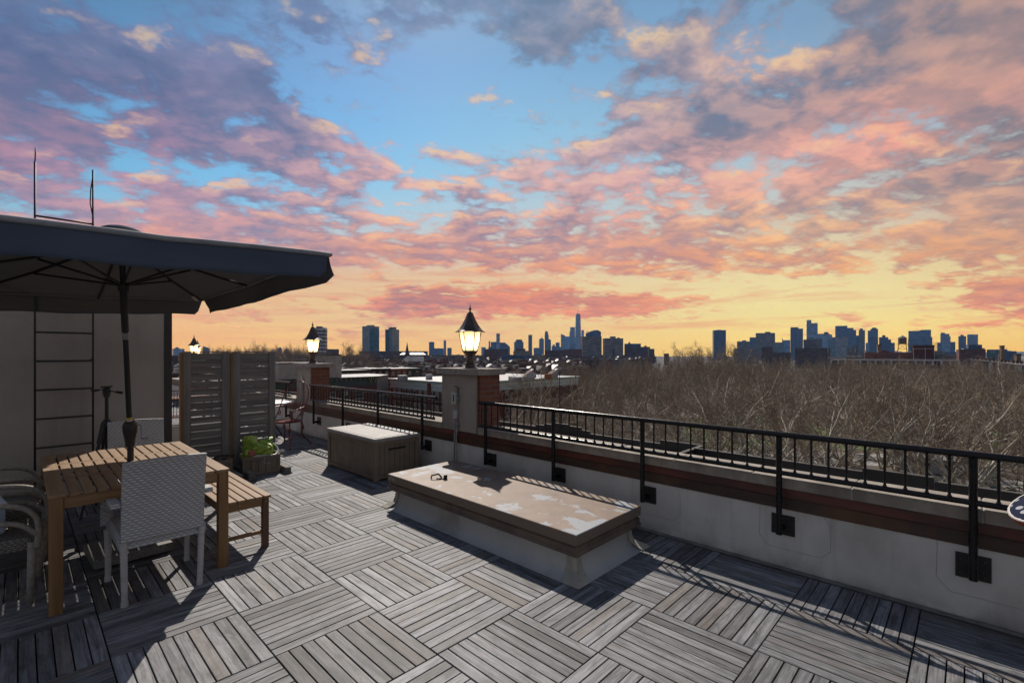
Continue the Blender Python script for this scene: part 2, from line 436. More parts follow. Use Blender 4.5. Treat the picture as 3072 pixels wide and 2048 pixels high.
lit = N.math('ADD', lit, N.math('MULTIPLY', N.math('SUBTRACT', nf, .5), .9))
lit = N.math('MULTIPLY', lit, N.math('SUBTRACT', 1.12, N.math('MULTIPLY', thick, .35)), clamp=True)
cl = N.mix(lit, cdark, clite)
edge = N.math('MULTIPLY', N.smooth(sh, .06, .20), N.math('MULTIPLY', N.smooth(dens,.42,.52), N.math('SUBTRACT', 1.0, N.smooth(dens,.55,.72)))); cl = N.mix(N.math('MULTIPLY', edge, .85), cl, N.mix(.65, clite, lin((255,214,150))))
mask = N.math('MULTIPLY', mask, .95)
skyc = N.mix(mask, clear, cl)
# thin high streaks low over the horizon
sv = N.n('ShaderNodeCombineXYZ', ins={0:N.math('DIVIDE', az, 15.0), 1:N.math('DIVIDE', N.math('ADD', el, N.math('MULTIPLY', az, -.02)), 1.25), 2:2.7}).outputs[0]
stv = N.math('MULTIPLY', N.smooth(N.noise(sv, 1.0, 6, .58, .5), .47, .68), N.math('MULTIPLY', N.smooth(el, .2, 2.0), N.smooth(el, 15.0, 8.0)))
skyc = N.mix(N.math('MULTIPLY', N.math('MULTIPLY', stv, .62), N.math('SUBTRACT', 1.0, mask)), skyc, N.mix(.35, clite, cdark))
skyc = N.mix(1.0, skyc, N.mix(N.smooth(dz, .16, .0), (1.0,1.0,1.0), (1.29,1.25,1.15)), 'MULTIPLY')
# the half of the sky behind the viewer is duller: clear dusk blue over cloud
back = N.smooth(fw, -.25, .30); upf = N.smooth(dz, .55, .85)
dusk = N.ramp(N.math('MAXIMUM', dz, 0.0), [(0,lin(SKY_BACK[0])),(.35,lin(SKY_BACK[1])),(1,lin(SKY_BACK[2]))])
skyc = N.mix(back, dusk, skyc); skyc = N.mix(upf, skyc, lin(SKY_TOP))
skyc = N.mix(N.smooth(dz, -.02, -.06), skyc, (.05,.05,.055))
bg = N.n('ShaderNodeBackground', ins={0:skyc, 1:SKY_S}); wo = N.n('ShaderNodeOutputWorld'); N.l(bg.outputs[0], wo.inputs[0])
world.cycles.sampling_method = 'MANUAL'; world.cycles.sample_map_resolution = 512
# ================================================================ materials of the terrace
def deck_mat():
    m, N, bs = newmat('weathered_deck_wood')
    uv = N.n('ShaderNodeUVMap', uv_map='UVMap').outputs[0]
    at_ = N.n('ShaderNodeAttribute', attribute_name='plank').outputs['Color']
    sp = N.n('ShaderNodeSeparateXYZ', ins={0:at_})
    g1 = N.noise(N.mapv(uv,(2.2,46,1)), 1.0, 8, .62, .6)          # long grain
    g2 = N.noise(N.mapv(uv,(9,160,1)), 1.0, 5, .6, .3)
    sw = N.noise(N.mapv(uv,(3.0,9,1)), 1.0, 4, .55, 2.2)          # swirling figure
    st = N.noise(N.mapv(uv,(5.0,14,1)), 1.0, 7, .7, .4)
    dark = DECK_D; lightc = DECK_L
    f = N.math('ADD', N.math('MULTIPLY', g1, .55), N.math('MULTIPLY', g2, .25)); f = N.math('ADD', f, N.math('MULTIPLY', sw, .2))
    col = N.mix(N.smooth(f, .36, .64), dark, lightc)
    col = N.mix(N.math('MULTIPLY', N.smooth(st, .48, .68), .62), col, tuple(.42*x for x in dark))
    tint = N.mix(sp.outputs[0], (.46,.445,.44), (1.27,1.28,1.31)); col = N.mix(1.0, col, tint, 'MULTIPLY')
    col = N.mix(N.math('MULTIPLY', N.smooth(sp.outputs[1], .78, 1.0), .35), col, (.15,.115,.085))
    oc = N.n('ShaderNodeTexCoord').outputs['Object']; bl = N.noise(oc, 1.3, 7, .62, .4)
    col = N.mix(N.math('MULTIPLY', N.smooth(bl, .50, .72), .45), col, tuple(.55*x for x in dark)); col = N.mix(N.math('MULTIPLY', N.smooth(bl, .46, .28), .30), col, (.36,.36,.37))
    N.l(col, bs.inputs['Base Color']); bs.inputs['Roughness'].default_value = .62; bs.inputs['Specular IOR Level'].default_value = .35
    b = N.n('ShaderNodeBump', ins={'Strength':.35,'Distance':.004,'Height':f}); N.l(b.outputs[0], bs.inputs['Normal'])
    return m
M_deck = deck_mat()
M_slab = mat('dark_roof_membrane', (.012,.012,.012), (.03,.03,.03), 8)
M_white = mat('white_roof_coating', (.60,.585,.555), (.52,.505,.48), 2.5, .55, bump=.08, bscale=30, dirt=(.42,.40,.365), dscale=1.6)
def add_streaks(m, amt=.35, dark=(.20,.185,.165)):
    N = NT(m.node_tree); bs = m.node_tree.nodes['Principled BSDF']; src = bs.inputs['Base Color'].links[0].from_socket
    tc = N.n('ShaderNodeTexCoord').outputs['Object']
    st = N.math('MULTIPLY', N.smooth(N.noise(N.mapv(tc,(7,7,.55)), 1.0, 6, .65, .2), .52, .72), N.smooth(N.noise(N.mapv(tc,(1.1,1.1,1.1)), 1.0, 3, .5), .35, .6))
    sc = N.smooth(N.noise(tc, 38, 4, .7), .68, .74)
    col = N.mix(N.math('MULTIPLY', st, amt), src, dark); col = N.mix(N.math('MULTIPLY', sc, .5), col, dark)
    z = N.n('ShaderNodeSeparateXYZ', ins={0:tc}).outputs[2]
    gr = N.math('MULTIPLY', N.smooth(z, .13, .0), N.smooth(N.noise(N.mapv(tc,(3,3,3)), 1.0, 5, .6), .35, .65))
    col = N.mix(N.math('MULTIPLY', gr, .55), col, (.17,.155,.13))
    N.l(col, bs.inputs['Base Color'])
add_streaks(M_white)
M_red = mat('painted_red_flashing', (.115,.030,.020), (.055,.022,.017), 5, .45, bump=.12, stretch=(1,.5,3))
M_brown = mat('dark_brown_flashing', (.035,.020,.015), (.06,.034,.022), 4, .5, bump=.15, stretch=(1,.4,3), dirt=(.10,.045,.02), dscale=2.5)
M_stone = mat('cast_stone', (.34,.305,.26), (.265,.235,.20), 9, .85, bump=.25, bscale=90, dirt=(.19,.165,.14), dscale=2.2)
M_grout = mat('pale_mortar', (.36,.35,.33), (.28,.27,.25), 20, .9)
M_stucco = mat('grey_stucco', (.33,.29,.26), (.26,.23,.205), 2.2, .9, bump=.3, bscale=120, dirt=(.19,.17,.15), dscale=1.4)
M_cap = mat('pier_cap_concrete', (.30,.27,.25), (.22,.20,.19), 18, .85, bump=.3, bscale=120, dirt=(.17,.155,.14), dscale=3)
M_brick = brickmat('red_pier_brick', (.19,.056,.033), (.115,.038,.026), (.125,.095,.078))
M_iron = mat('black_painted_iron', (.006,.0065,.008), (.010,.0105,.012), 30, .24, spec=.32, bump=.04, bscale=220)
M_plate = mat('flat_black_steel', (.008,.008,.008), (.02,.017,.015), 20, .6)
M_bolt = mat('zinc_bolt', (.10,.095,.09), (.05,.048,.045), 20, .4, metal=.8)
M_greybox = mat('grey_plastic', (.42,.42,.41), (.36,.36,.35), 9, .5)
M_galv = mat('galvanised_pipe', (.30,.30,.30), (.22,.22,.22), 30, .45, metal=.5)
M_black = mat('black_rubber', (.010,.010,.011), (.016,.016,.017), 20, .5)
M_lampiron = mat('lantern_bronze', (.055,.042,.038), (.08,.062,.055), 20, .42, metal=.5, spec=.6)

# ================================================================ deck of square slatted tiles
T0X, T0Y, TS = 1.5497, 2.657, .61
def make_deck():
    V, F, UV, CLR = [], [], [], []
    NP = 9; pw = TS/NP; gap = .0066
    for j in range(-9, 4):
        for i in range(-24, 8):
            x0, y1 = T0X+TS*j, T0Y-TS*i; x1, y0 = x0+TS, y1-TS
            if x0 < .7 and y0 > 6.95: continue
            if x0 > 3.9: continue
            alongx = (i+j) % 2 == 0
            e = .004
            tt = rng.uniform(-.16,.16)
            for k in range(NP):
                if alongx: a0,a1,b0,b1 = x0+e, x1-e, y0+pw*k+gap/2, y0+pw*(k+1)-gap/2
                else: a0,a1,b0,b1 = x0+pw*k+gap/2, x0+pw*(k+1)-gap/2, y0+e, y1-e
                a1 = min(a1, 3.925)
                if a1 - a0 < .01: continue
                z = rng.uniform(-.0012,.0012); o = len(V); ch = .0016
                V += [(a0,b0,z-.022),(a1,b0,z-.022),(a1,b1,z-.022),(a0,b1,z-.022),(a0,b0,z-ch),(a1,b0,z-ch),(a1,b1,z-ch),(a0,b1,z-ch),
                      (a0+ch,b0+ch,z),(a1-ch,b0+ch,z),(a1-ch,b1-ch,z),(a0+ch,b1-ch,z)]
                fs = [(8,9,10,11),(4,5,9,8),(5,6,10,9),(6,7,11,10),(7,4,8,11),(0,1,5,4),(1,2,6,5),(2,3,7,6),(3,0,4,7)]
                r0, r1 = min(1,max(0,rng.gauss(.5,.25)+tt)), rng.random(); ou, ov = rng.uniform(0,60), rng.uniform(0,60)
                for f in fs:
                    F.append(tuple(q+o for q in f))
                    for q in f:
                        x,y,_ = V[q+o]
                        UV.append((x+ou, y+ov) if alongx else (y+ou, x+ov)); CLR.append((r0,r1,.5,1))
    me = bpy.data.meshes.new('deck'); me.from_pydata(V,[],F); me.update(); me.materials.append(M_deck)
    ul = me.uv_layers.new(name='UVMap'); ul.data.foreach_set('uv', [c for p in UV for c in p])
    ca = me.color_attributes.new('plank','FLOAT_COLOR','CORNER'); ca.data.foreach_set('color', [c for p in CLR for c in p])
    o = bpy.data.objects.new('deck', me); COL.objects.link(o); tag(o, kind='structure')
make_deck()
tag(MB().box(-4.5,3.96,-4.5,22,-.3,-.026).build('roof', M_slab), kind='structure')

# ================================================================ parapet wall
PY0, PY1 = -4.5, 22.0
PIERS = [(4.377,5.112),(9.245,9.95),(18.75,19.45)]
pw_ = thing('parapet_wall','long low parapet wall with white base, rust red flashing and pale stone coping beside the deck','wall',(3.97,0,0))
MB().box(0,.30,PY0,PY1,-.3,.448).build('wall', M_white, pw_)
b = MB().box(-.012,.29,PY0,PY1,.4485,.536); b.build('flashing', M_brown, pw_, bevel=.006)
b = MB().box(-.024,.29,PY0,PY1,.5365,.611); b.build('flashing', M_red, pw_, bevel=.006)
cp = MB(); gr = MB(); y = PY0
edges = [PY0] + [q for p in PIERS for q in p] + [PY1]
for a, c in zip(edges[0::2], edges[1::2]):
    nst = max(1, round((c-a)/.62)); st_ = (c-a)/nst
    off = 0
    for k in range(nst):
        y0, y1 = a+k*st_+.004, a+(k+1)*st_-.004
        dz = rng.uniform(-.0025,.0025)
        cp.box(-.05+rng.uniform(-.002,.002), .272, y0, y1, .612, .694+dz)
    gr.box(-.046,.268,a+.002,c-.002,.6125,.687)
cp.build('coping', M_stone, pw_, bevel=.006); gr.build('coping_joint', M_grout, pw_)
# seam patches welded on the white wall around the rail plates
sm = MB()
for yc in (-.02,1.0,2.1,3.14,4.16):
    pts = [(-.002,yc+.16,.445),(-.002,yc+.165,.22),(-.002,yc+.10,.15),(-.002,yc-.24,.15),(-.002,yc-.30,.21),(-.002,yc-.30,.38),(-.002,yc-.26,.445)]
    sm.tube(pts, .0011, 4)
sm.build('membrane_seam', mat('membrane_seam_line', (.30,.285,.265), (.42,.405,.38), 9), pw_)  # thin grey line follows each welded seam
tg = MB().tube([(-.02,PY0,.004),(-.02,PY1,.004)], .016, 8); tg.build('foam_strip', mat('grey_foam_strip', (.12,.13,.13), (.08,.085,.085), 12), pw_, smooth=True)

# ================================================================ cornice ledge outside the coping
crn = thing('roof_cornice','black stepped upstand and grey ledge just outside the stone coping','cornice',(4.28,0,0))
MB().box(.03,1.15,2.05,PY1,-.6,.50).box(.03,.7,PY0,2.05,-.6,.30).build('ledge', mat('grey_ledge_membrane', (.22,.21,.20), (.17,.165,.16), 3, .8, bump=.1), crn)
M_upst = mat('black_upstand', (.012,.014,.018), (.02,.022,.027), 3, .55); M_upcap = mat('grey_upstand_cap', (.075,.072,.068), (.055,.052,.05), 9, .8)
up = MB(); uc = MB()
for x, y0, y1, z in ((4.85,.637,2.05,.632),(4.85,.19,.634,.662),(4.85,PY0,.187,.632),(5.1,2.08,2.55,.622),(5.1,2.553,3.53,.578),(5.1,3.533,3.66,.61),
                     (5.1,3.663,3.86,.645),(5.1,3.863,4.09,.660),(5.1,4.093,4.29,.632),(5.1,4.293,4.45,.606),(5.1,4.453,PY1,.578)):
    up.box(x-4.28, x-4.28+.03, y0, y1, -.1, z-.008); uc.box(x-4.28-.004, x-4.28+.036, y0, y1, z-.008, z)
up.box(.035, .81, 2.05, 2.078, .3, .615); uc.box(.035, .81, 2.044, 2.086, .6155, .624)
up.build('upstand', M_upst, crn); uc.build('upstand_cap', M_upcap, crn)

# ================================================================ iron railings
BOLT = None
def railing(y0, y1, posts, label, floor_y=None):
    global BOLT
    t = thing('railing', label, 'railing', (3.86, y0, 0), 0, 'black iron railings on the parapet')
    MB().tube([(0,0,1.018),(0,(y1-y0)/2,1.018),(0,y1-y0,1.018)], .0215, 14).build('top_rail', M_iron, t, smooth=True, autosmooth=50)
    MB().tube([(0,0.03,.739),(0,y1-y0-.03,.739)], .0175, 14).build('bottom_rail', M_iron, t, smooth=True, autosmooth=50)
    for p in posts:
        q = p - y0
        MB().tube([(0,q,.285),(0,q,.66),(0,q,1.0)], .0205, 14).build('post', M_iron, t, smooth=True, autosmooth=50)
        pl = MB().box(.098,.109,q-.078,q+.078,.256,.404).build('mounting_plate', M_plate, t, bevel=.002)
        MB().tube([(0.0,q,.315),(.06,q,.315),(.099,q,.315)], .022, 10).build('bracket', M_iron, pl, smooth=True, autosmooth=50)
        for by, bz in ((-.052,.285),(.055,.285),(-.052,.375),(.055,.375),(-.045,.315)):
            c = BOLT.copy() if BOLT else MB().tube([(0,0,0),(.009,0,0)], .0065, 6).build('bolt', M_bolt)
            if BOLT: COL.objects.link(c)
            c.parent = pl; c.location = (.0895,q+by,bz); BOLT = c
    P = sorted(posts); ys = []
    for a, c in zip([y0+.0]+P, P+[y1]):
        L = c - a
        if L < .09: continue
        n = max(1, round(L/.105)); n0 = 1
        for k in range(n0, n): ys.append(a + L*k/n)
        if a == y0 and L > .05: ys.append(y0+.045)
        if c == y1 and L > .05: ys.append(y1-.045)
    proto = None
    for y in ys:
        if proto is None:
            proto = MB().tube([(0,0,.742),(0,0,1.01)], .0075, 8, caps=False).lathe([(.0,.755),(.014,.755),(.008,.768),(.0,.768)], 8, caps=False).build('baluster', M_iron, t, smooth=True, autosmooth=50); proto.location = (0,y-y0,0)
        else:
            c = proto.copy(); COL.objects.link(c); c.parent = t; c.location = (0,y-y0,0)
    return t
railing(-3.3, 4.27, [4.16,3.12,2.1,1.0,-.02,-1.06,-2.1,-3.14], 'long black iron railing running from the middle brick pier to the right edge')
railing(5.14, 9.12, [5.45,6.62,7.78,8.95], 'shorter black iron railing behind the storage box between two brick piers')
railing(10.05, 18.6, [10.3,11.5,12.7,13.9,15.1,16.3,17.5,18.4], 'far black iron railing beyond the second pier, behind the red chair')

# ================================================================ brick piers
def pier(y0, y1, label):
    t = thing('brick_pier', label, 'pier', (3.94, y0, 0), 0, 'brick piers along the parapet')
    w = y1 - y0
    MB().box(.032,.37,0,w,.6125,1.3405).build('brickwork', M_brick, t, loc=(0,0,0))
    f = MB().box(.0,.0298,.045,w-.004,.612,1.338); f.build('stucco_face', M_stucco, t, bevel=.004)
    MB().box(-.058,.425,-.055,w+.055,1.341,1.420).build('cap', M_cap, t, bevel=.005)
    return t
pier(*PIERS[0], 'middle brick pier with grey stucco face, meter boxes and the nearest lantern on top')
pier(*PIERS[1], 'second brick pier behind the red chair, with a beige stucco face')
pier(*PIERS[2], 'farthest brick pier hidden behind the slatted wooden screen')
def outlet(yc, zt, label, big=True):
    t = thing('outlet_box', label, 'outlet box', (3.94, yc, 0))
    if big:
        MB().box(-.052,-.001,-.038,.050,zt-.16,zt).build('meter_cover', M_greybox, t, bevel=.01)
        MB().box(-.0545,-.0525,-.012,.010,zt-.125,zt-.035).build('window', M_black, t)
        MB().box(-.045,-.0005,-.06,-.0385,zt-.14,zt-.02).build('hinge_box', M_galv, t, bevel=.004)
        MB().tube([(-.02,-.04,zt),(-.02,-.055,zt+.05),(-.012,-.01,zt+.065),(-.004,.03,zt+.07)], .012, 6).build('cable_clip', mat('green_grey_cable', (.10,.13,.12), None, 20), t)
    zb = zt-.235 if big else zt
    MB().box(-.045,-.001,-.052,.014,zb-.105,zb).build('junction_box', M_greybox, t, bevel=.004)
    MB().tube([(-.02,-.047,zb+.05 if big else zb-.1),(-.02,-.047,zb-.1)], .009, 8).build('conduit', M_galv, t, smooth=True)
    MB().tube([(-.03,-.012,zb-.10),(-.03,-.012,.62),(-.045,-.012,.55),(-.045,-.012,.03)], .0095, 8).build('conduit', M_galv, t, smooth=True)
    MB().tube([(-.03,-.046,zb-.10),(-.03,-.046,.62),(-.045,-.046,.55),(-.045,-.062,.30),(-.045,-.085,.03)], .0105, 8).build('conduit', M_galv, t, smooth=True)
    MB().box(-.045,-.001,-.07,.01,zb-.2,zb-.185).build('pipe_strap', M_galv, t)
outlet(4.80, 1.115, 'grey meter box with a dark window and conduits on the middle brick pier')
outlet(9.62, 1.16, 'small grey junction box with a thin conduit on the second brick pier', False)

# ================================================================ lit lanterns
mb_, Nb, bb = newmat('lit_bulb'); bb.inputs['Emission Color'].default_value = (1,.80,.50,1); bb.inputs['Emission Strength'].default_value = LAMP_BULB; bb.inputs['Base Color'].default_value=(1,1,1,1)
mt, Nt_, bt = newmat('frosted_lantern_pane')
tl = Nt_.n('ShaderNodeBsdfTranslucent', ins={0:(1,.86,.62,1)}); tp_ = Nt_.n('ShaderNodeBsdfTransparent', ins={0:(1,.95,.85,1)})
mx_ = Nt_.n('ShaderNodeMixShader', ins={0:.62, 1:tp_.outputs[0], 2:tl.outputs[0]}); Nt_.l(mx_.outputs[0], mt.node_tree.nodes['Material Output'].inputs[0])
def lantern(label, loc):
    t = thing('post_lantern', label, 'lantern', loc, R(14), 'lit lanterns on the brick piers')
    MB().lathe([(.10,0),(.10,.012),(.07,.02),(.066,.045),(.075,.055),(.075,.068),(.058,.08),(.056,.11)], 16).build('base', M_lampiron, t, smooth=True, autosmooth=40)
    MB().lathe([(.056,.11),(.054,.155),(.066,.175),(.09,.205),(.096,.225)], 6).build('stem', M_lampiron, t)
    h0, h1, r0, r1 = .225, .485, .098, .148
    MB().lathe([(r0-.004,h0),(r1-.004,h1)], 6, caps=False).build('glass', mt, t)
    fr = MB()
    for k in range(6):
        a = 2*math.pi*k/6
        fr.tube([(r0*math.cos(a),r0*math.sin(a),h0),(r1*math.cos(a),r1*math.sin(a),h1)], .0065, 6)
        a2 = 2*math.pi*(k+1)/6
        fr.tube([(r0*math.cos(a),r0*math.sin(a),h0),(r0*math.cos(a2),r0*math.sin(a2),h0)], .007, 6)
        fr.tube([(r1*math.cos(a),r1*math.sin(a),h1),(r1*math.cos(a2),r1*math.sin(a2),h1)], .006, 6)
    fr.build('frame', M_lampiron, t)
    prof = [(.196,.478),(.197,.488),(.168,.502),(.135,.535),(.105,.58),(.078,.63),(.056,.68),(.040,.722),(.034,.732)]
    rf = MB(); n = 24; o = 0
    for i,(r,z) in enumerate(prof):
        for k in range(n):
            a = 2*math.pi*k/n; hx = math.cos(math.pi/6)/math.cos(((a + math.pi/6) % (math.pi/3)) - math.pi/6) if False else 1.0
            w = abs(((a/(math.pi/3)) % 1) - .5)*2          # 1 at hexagon corner, 0 mid side
            rr = r*(math.cos(math.pi/6)/math.cos((a % (math.pi/3)) - math.pi/6)); zz = z + (-.014*(w-.5) if i < 3 else 0)
            rf.v.append((rr*math.cos(a), rr*math.sin(a), zz))
    for i in range(len(prof)-1):
        for k in range(n): rf.f.append((i*n+k, i*n+(k+1)%n, (i+1)*n+(k+1)%n, (i+1)*n+k))
    rf.f.append(tuple((len(prof)-1)*n+k for k in range(n)))
    rf.f.append(tuple(reversed(range(n))))
    roof = rf.build('roof', M_lampiron, t, smooth=True, autosmooth=35)
    MB().lathe([(.020,.730),(.024,.738),(.010,.75),(.009,.765),(.019,.775),(.020,.785),(.008,.80),(.006,.815),(.001,.852)], 10).build('finial', M_lampiron, roof, smooth=True)
    MB().sphere((0,0,.355), .046, 14, 10, (1,1,1.35)).build('bulb', mb_, t, smooth=True)
    MB().tube([(0,0,.22),(0,0,.30)], .018, 8).build('bulb_holder', M_lampiron, t)
    return t
ZC = 1.420
lan = lantern('nearest lit lantern, on the middle brick pier between the two railings', (4.13, 4.75, ZC))
for (x, y, lb) in ((4.13, 9.62, 'lit lantern on the second brick pier, in front of the office tower'),
                   (4.13, 19.12, 'lit lantern showing just above the slatted wooden screen'),):
    l = dup(lan, (x,y,ZC), R(14), lb)
l = dup(lan, (5.4, 24.4, ZC-.02), R(14), 'smallest lantern, peeping out behind the lantern over the wooden screen')
pier_far = dup([o for o in bpy.data.objects if o.name.startswith('brick_pier') and o.parent is None][0], (5.21, 24.05, 0), 0, 'brick pier of the neighbouring terrace far behind the wooden screen')

# ================================================================ roof access hatch
def hatch_mat():
    m, N, bs = newmat('peeling_tan_paint')
    tc = N.n('ShaderNodeTexCoord').outputs['Object']; sp = N.n('ShaderNodeSeparateXYZ', ins={0:tc})
    base = N.mix(N.smooth(N.noise(tc, 5, 6, .6), .3, .7), (.205,.143,.102), (.15,.10,.07))
    base = N.mix(N.smooth(N.noise(tc, 2.0, 5, .6, .5), .58, .72), base, (.12,.075,.055))
    n = N.noise(N.mapv(tc,(1,.8,1)), 4.6, 9, .66, .35)
    # paint has worn away mostly along the edges and at both ends
    ex = N.math('ABSOLUTE', sp.outputs[0]); ey = N.math('ABSOLUTE', sp.outputs[1])
    w = N.math('ADD', N.math('MULTIPLY', N.smooth(ey, .55, 1.2), .09), N.math('MULTIPLY', N.smooth(N.math('MULTIPLY', sp.outputs[0], -1.0), .05, .45), .055))
    f = N.smooth(N.math('ADD', n, w), .598, .612)
    top = N.smooth(sp.outputs[2], .333, .338)
    col = N.mix(N.math('MULTIPLY', f, top), base, (.25,.265,.29))
    sc = N.smooth(N.noise(tc, 26, 6, .7), .66, .70); col = N.mix(N.math('MULTIPLY', sc, .7), col, (.36,.35,.34))
    N.l(N.mix(top, tuple(x for x in (.165,.125,.095)), col), bs.inputs['Base Color']); bs.inputs['Roughness'].default_value = .6
    b = N.n('ShaderNodeBump', ins={'Strength':.25,'Distance':.01,'Height':n}); N.l(b.outputs[0], bs.inputs['Normal'])
    return m
M_hatch = hatch_mat(); M_hatchrim = mat('dark_tan_metal', (.14,.098,.072), (.10,.07,.052), 6, .5, bump=.1, dirt=(.06,.045,.035), dscale=4)
HX, HY = 3.15, 3.20; hw, hl = .45, 1.225
ht = thing('roof_hatch', 'low roof hatch with peeling tan lid on a white curb amid the deck', 'roof hatch', (HX, HY, 0))
MB().rings([(-hw,hw,-hl,hl,.262),(-hw-.002,hw+.002,-hl-.002,hl+.002,.336),(-hw+.003,hw-.003,-hl+.003,hl-.003,.340)]).build('lid', M_hatch, ht)
def off(d, z): return (-hw+d, hw-d, -hl+d, hl-d, z)
MB().rings([off(.012,.258),off(.012,.2615)]).rings([off(.004,.176),off(-.004,.182),off(-.004,.196),off(.006,.205),off(.006,.238),off(.016,.246),off(.016,.2575)]).build('rim', M_hatchrim, ht)
cu = MB(); o = off(.05,.19)
prof = [(.055,.19),(.055,.12),(.048,.085),(.034,.055),(.012,.028),(-.02,.010),(-.06,.002)]
# flared curb with rounded, lifted corners
nseg = 10; rin = []
for dd, z in prof:
    ring = []
    x1, y1 = hw-dd, hl-dd; rc = .015 + .04*(1-z/.19)
    for cx, cy, a0 in ((x1-rc,y1-rc,0),(-x1+rc,y1-rc,90),(-x1+rc,-y1+rc,180),(x1-rc,-y1+rc,270)):
        for k in range(5):
            a = R(a0+90*k/4); ring.append((cx+rc*math.cos(a), cy+rc*math.sin(a), z))
    rin.append(ring)
m_ = len(rin[0])
for ring in rin: cu.v += ring
for i in range(len(rin)-1):
    for k in range(m_): cu.f.append((i*m_+k, (i+1)*m_+k, (i+1)*m_+(k+1)%m_, i*m_+(k+1)%m_))
cu.build('curb', mat('white_curb_membrane', (.43,.43,.42), (.36,.36,.36), 2.0, .5, bump=.12, bscale=26, dirt=(.27,.25,.22), dscale=2.2), ht, smooth=True, autosmooth=60)
# corner gusset patches of the membrane
M_patch = mat('yellowed_membrane_patch', (.36,.34,.29), (.29,.27,.225), 6, .6)
for sx in (-1,1):
    for sy in (-1,1):
        pts = []
        for z_, w_ in ((.165,.07),(.10,.075),(.06,.09),(.025,.12),(.004,.135)):
            d_ = [p for p in prof if p[1] <= z_+.001][0][0]; x1, y1 = hw-d_+.004, hl-d_+.004
            pts.append([(sx*(x1-w_),sy*y1,z_),(sx*(x1-.02),sy*y1,z_),(sx*x1,sy*(y1-.02),z_),(sx*x1,sy*(y1-w_),z_)])
        gs = MB()
        for p in pts: gs.v += p
        for i in range(4):
            for k in range(3): gs.f.append((i*4+k, (i+1)*4+k, (i+1)*4+k+1, i*4+k+1))
        gs.build('corner_patch', M_patch, ht, solid=.003)
hd = MB().box(-.20,-.185,.62,.68,.340,.348).tube([(-.26,.72,.345),(-.26,.72,.375),(-.20,.68,.388),(-.185,.655,.36),(-.185,.65,.345)], .009, 6).box(-.19,-.15,.60,.612,.34,.385).beam((-.22,.69,.346),(-.16,.61,.346),.02,.008)
hd.build('handle', M_plate, ht)
# chalked numbers on the near lid edge
def text_mesh(name, body, size, parent, loc, rot, m, extrude=.0004, shear=0.0):
    c = bpy.data.curves.new(name,'FONT'); c.body = body; c.size = size; c.extrude = extrude; c.shear = shear; c.resolution_u = 3
    tmp = bpy.data.objects.new(name, c); COL.objects.link(tmp); bpy.context.view_layer.update()
    me = bpy.data.meshes.new_from_object(tmp.evaluated_get(bpy.context.evaluated_depsgraph_get()))
    bpy.data.objects.remove(tmp); bpy.data.curves.remove(c)
    o = bpy.data.objects.new(name, me); COL.objects.link(o); o.parent = parent; o.location = loc; o.rotation_euler = rot
    me.materials.clear(); me.materials.append(m); return o
text_mesh('chalk_mark', "67'41", .05, ht, (-hw-.0035, hl-.02, .285), (R(90),0,R(-90)), mat('white_chalk', (.6,.6,.58), (.5,.5,.5), 30, .9), shear=.3)

# ================================================================ stair bulkhead and ladder
M_bulk = mat('beige_bulkhead_stucco', (.37,.335,.295), (.32,.29,.252), 1.6, .92, bump=.35, bscale=110, dirt=(.28,.25,.215), dscale=.9)
M_trim = mat('dark_bronze_trim', (.022,.018,.017), (.03,.025,.023), 9, .5)
add_streaks(M_bulk, .22, (.15,.13,.11))
bk = thing('stair_bulkhead', 'beige stucco stair bulkhead with dark corner trim behind the parasol', 'bulkhead', (0,6.85,0))
MB().box(-4.5,1.18,0,3.2,.0,2.72).build('wall', M_bulk, bk)
MB().box(1.1805,1.255,-.012,.06,.0,2.70).build('corner_trim', M_trim, bk, bevel=.004)
MB().box(-4.55,1.28,-.05,3.25,2.7205,2.80).build('coping', M_trim, bk)
MB().box(-4.5,1.15,-.035,-.001,.0,.11).build('base_flashing', M_white, bk)
ld = thing('wall_ladder', 'slim dark steel ladder fixed to the beige bulkhead wall, its rails rising above the roof', 'ladder', (.1,6.70,0))
LW = .435
rail = MB().tube([(0,0,.12),(0,0,2.0),(0,0,3.52)], .009, 8).tube([(0,0,3.5),(.004,0,3.66)], .006, 6); rail.build('rail', M_trim, ld, smooth=True)
MB().tube([(LW,0,.12),(LW,0,2.0),(LW,0,3.56)], .009, 8).tube([(LW,0,3.5),(LW-.018,.01,3.35),(LW-.022,.01,3.2),(LW-.004,0,3.08)], .005, 6).build('rail', M_trim, ld, smooth=True)
z = 2.985
while z > .2:
    MB().tube([(0,0,z),(LW,0,z)], .010, 8).build('rung', M_trim, ld, smooth=True); z -= .29
for zz_ in (.45,1.55,2.5):
    for xx in (0,LW): MB().tube([(xx,0,zz_),(xx,.15,zz_)], .008, 6).build('wall_bracket', M_trim, ld)
MB().tube([(LW-.02,-.01,.47),(LW-.02,-.10,.47)], .022, 10).tube([(LW-.02,-.1005,.47),(LW-.02,-.104,.47)], .014, 10).build('hose_bib', M_black, ld, smooth=True, autosmooth=40)
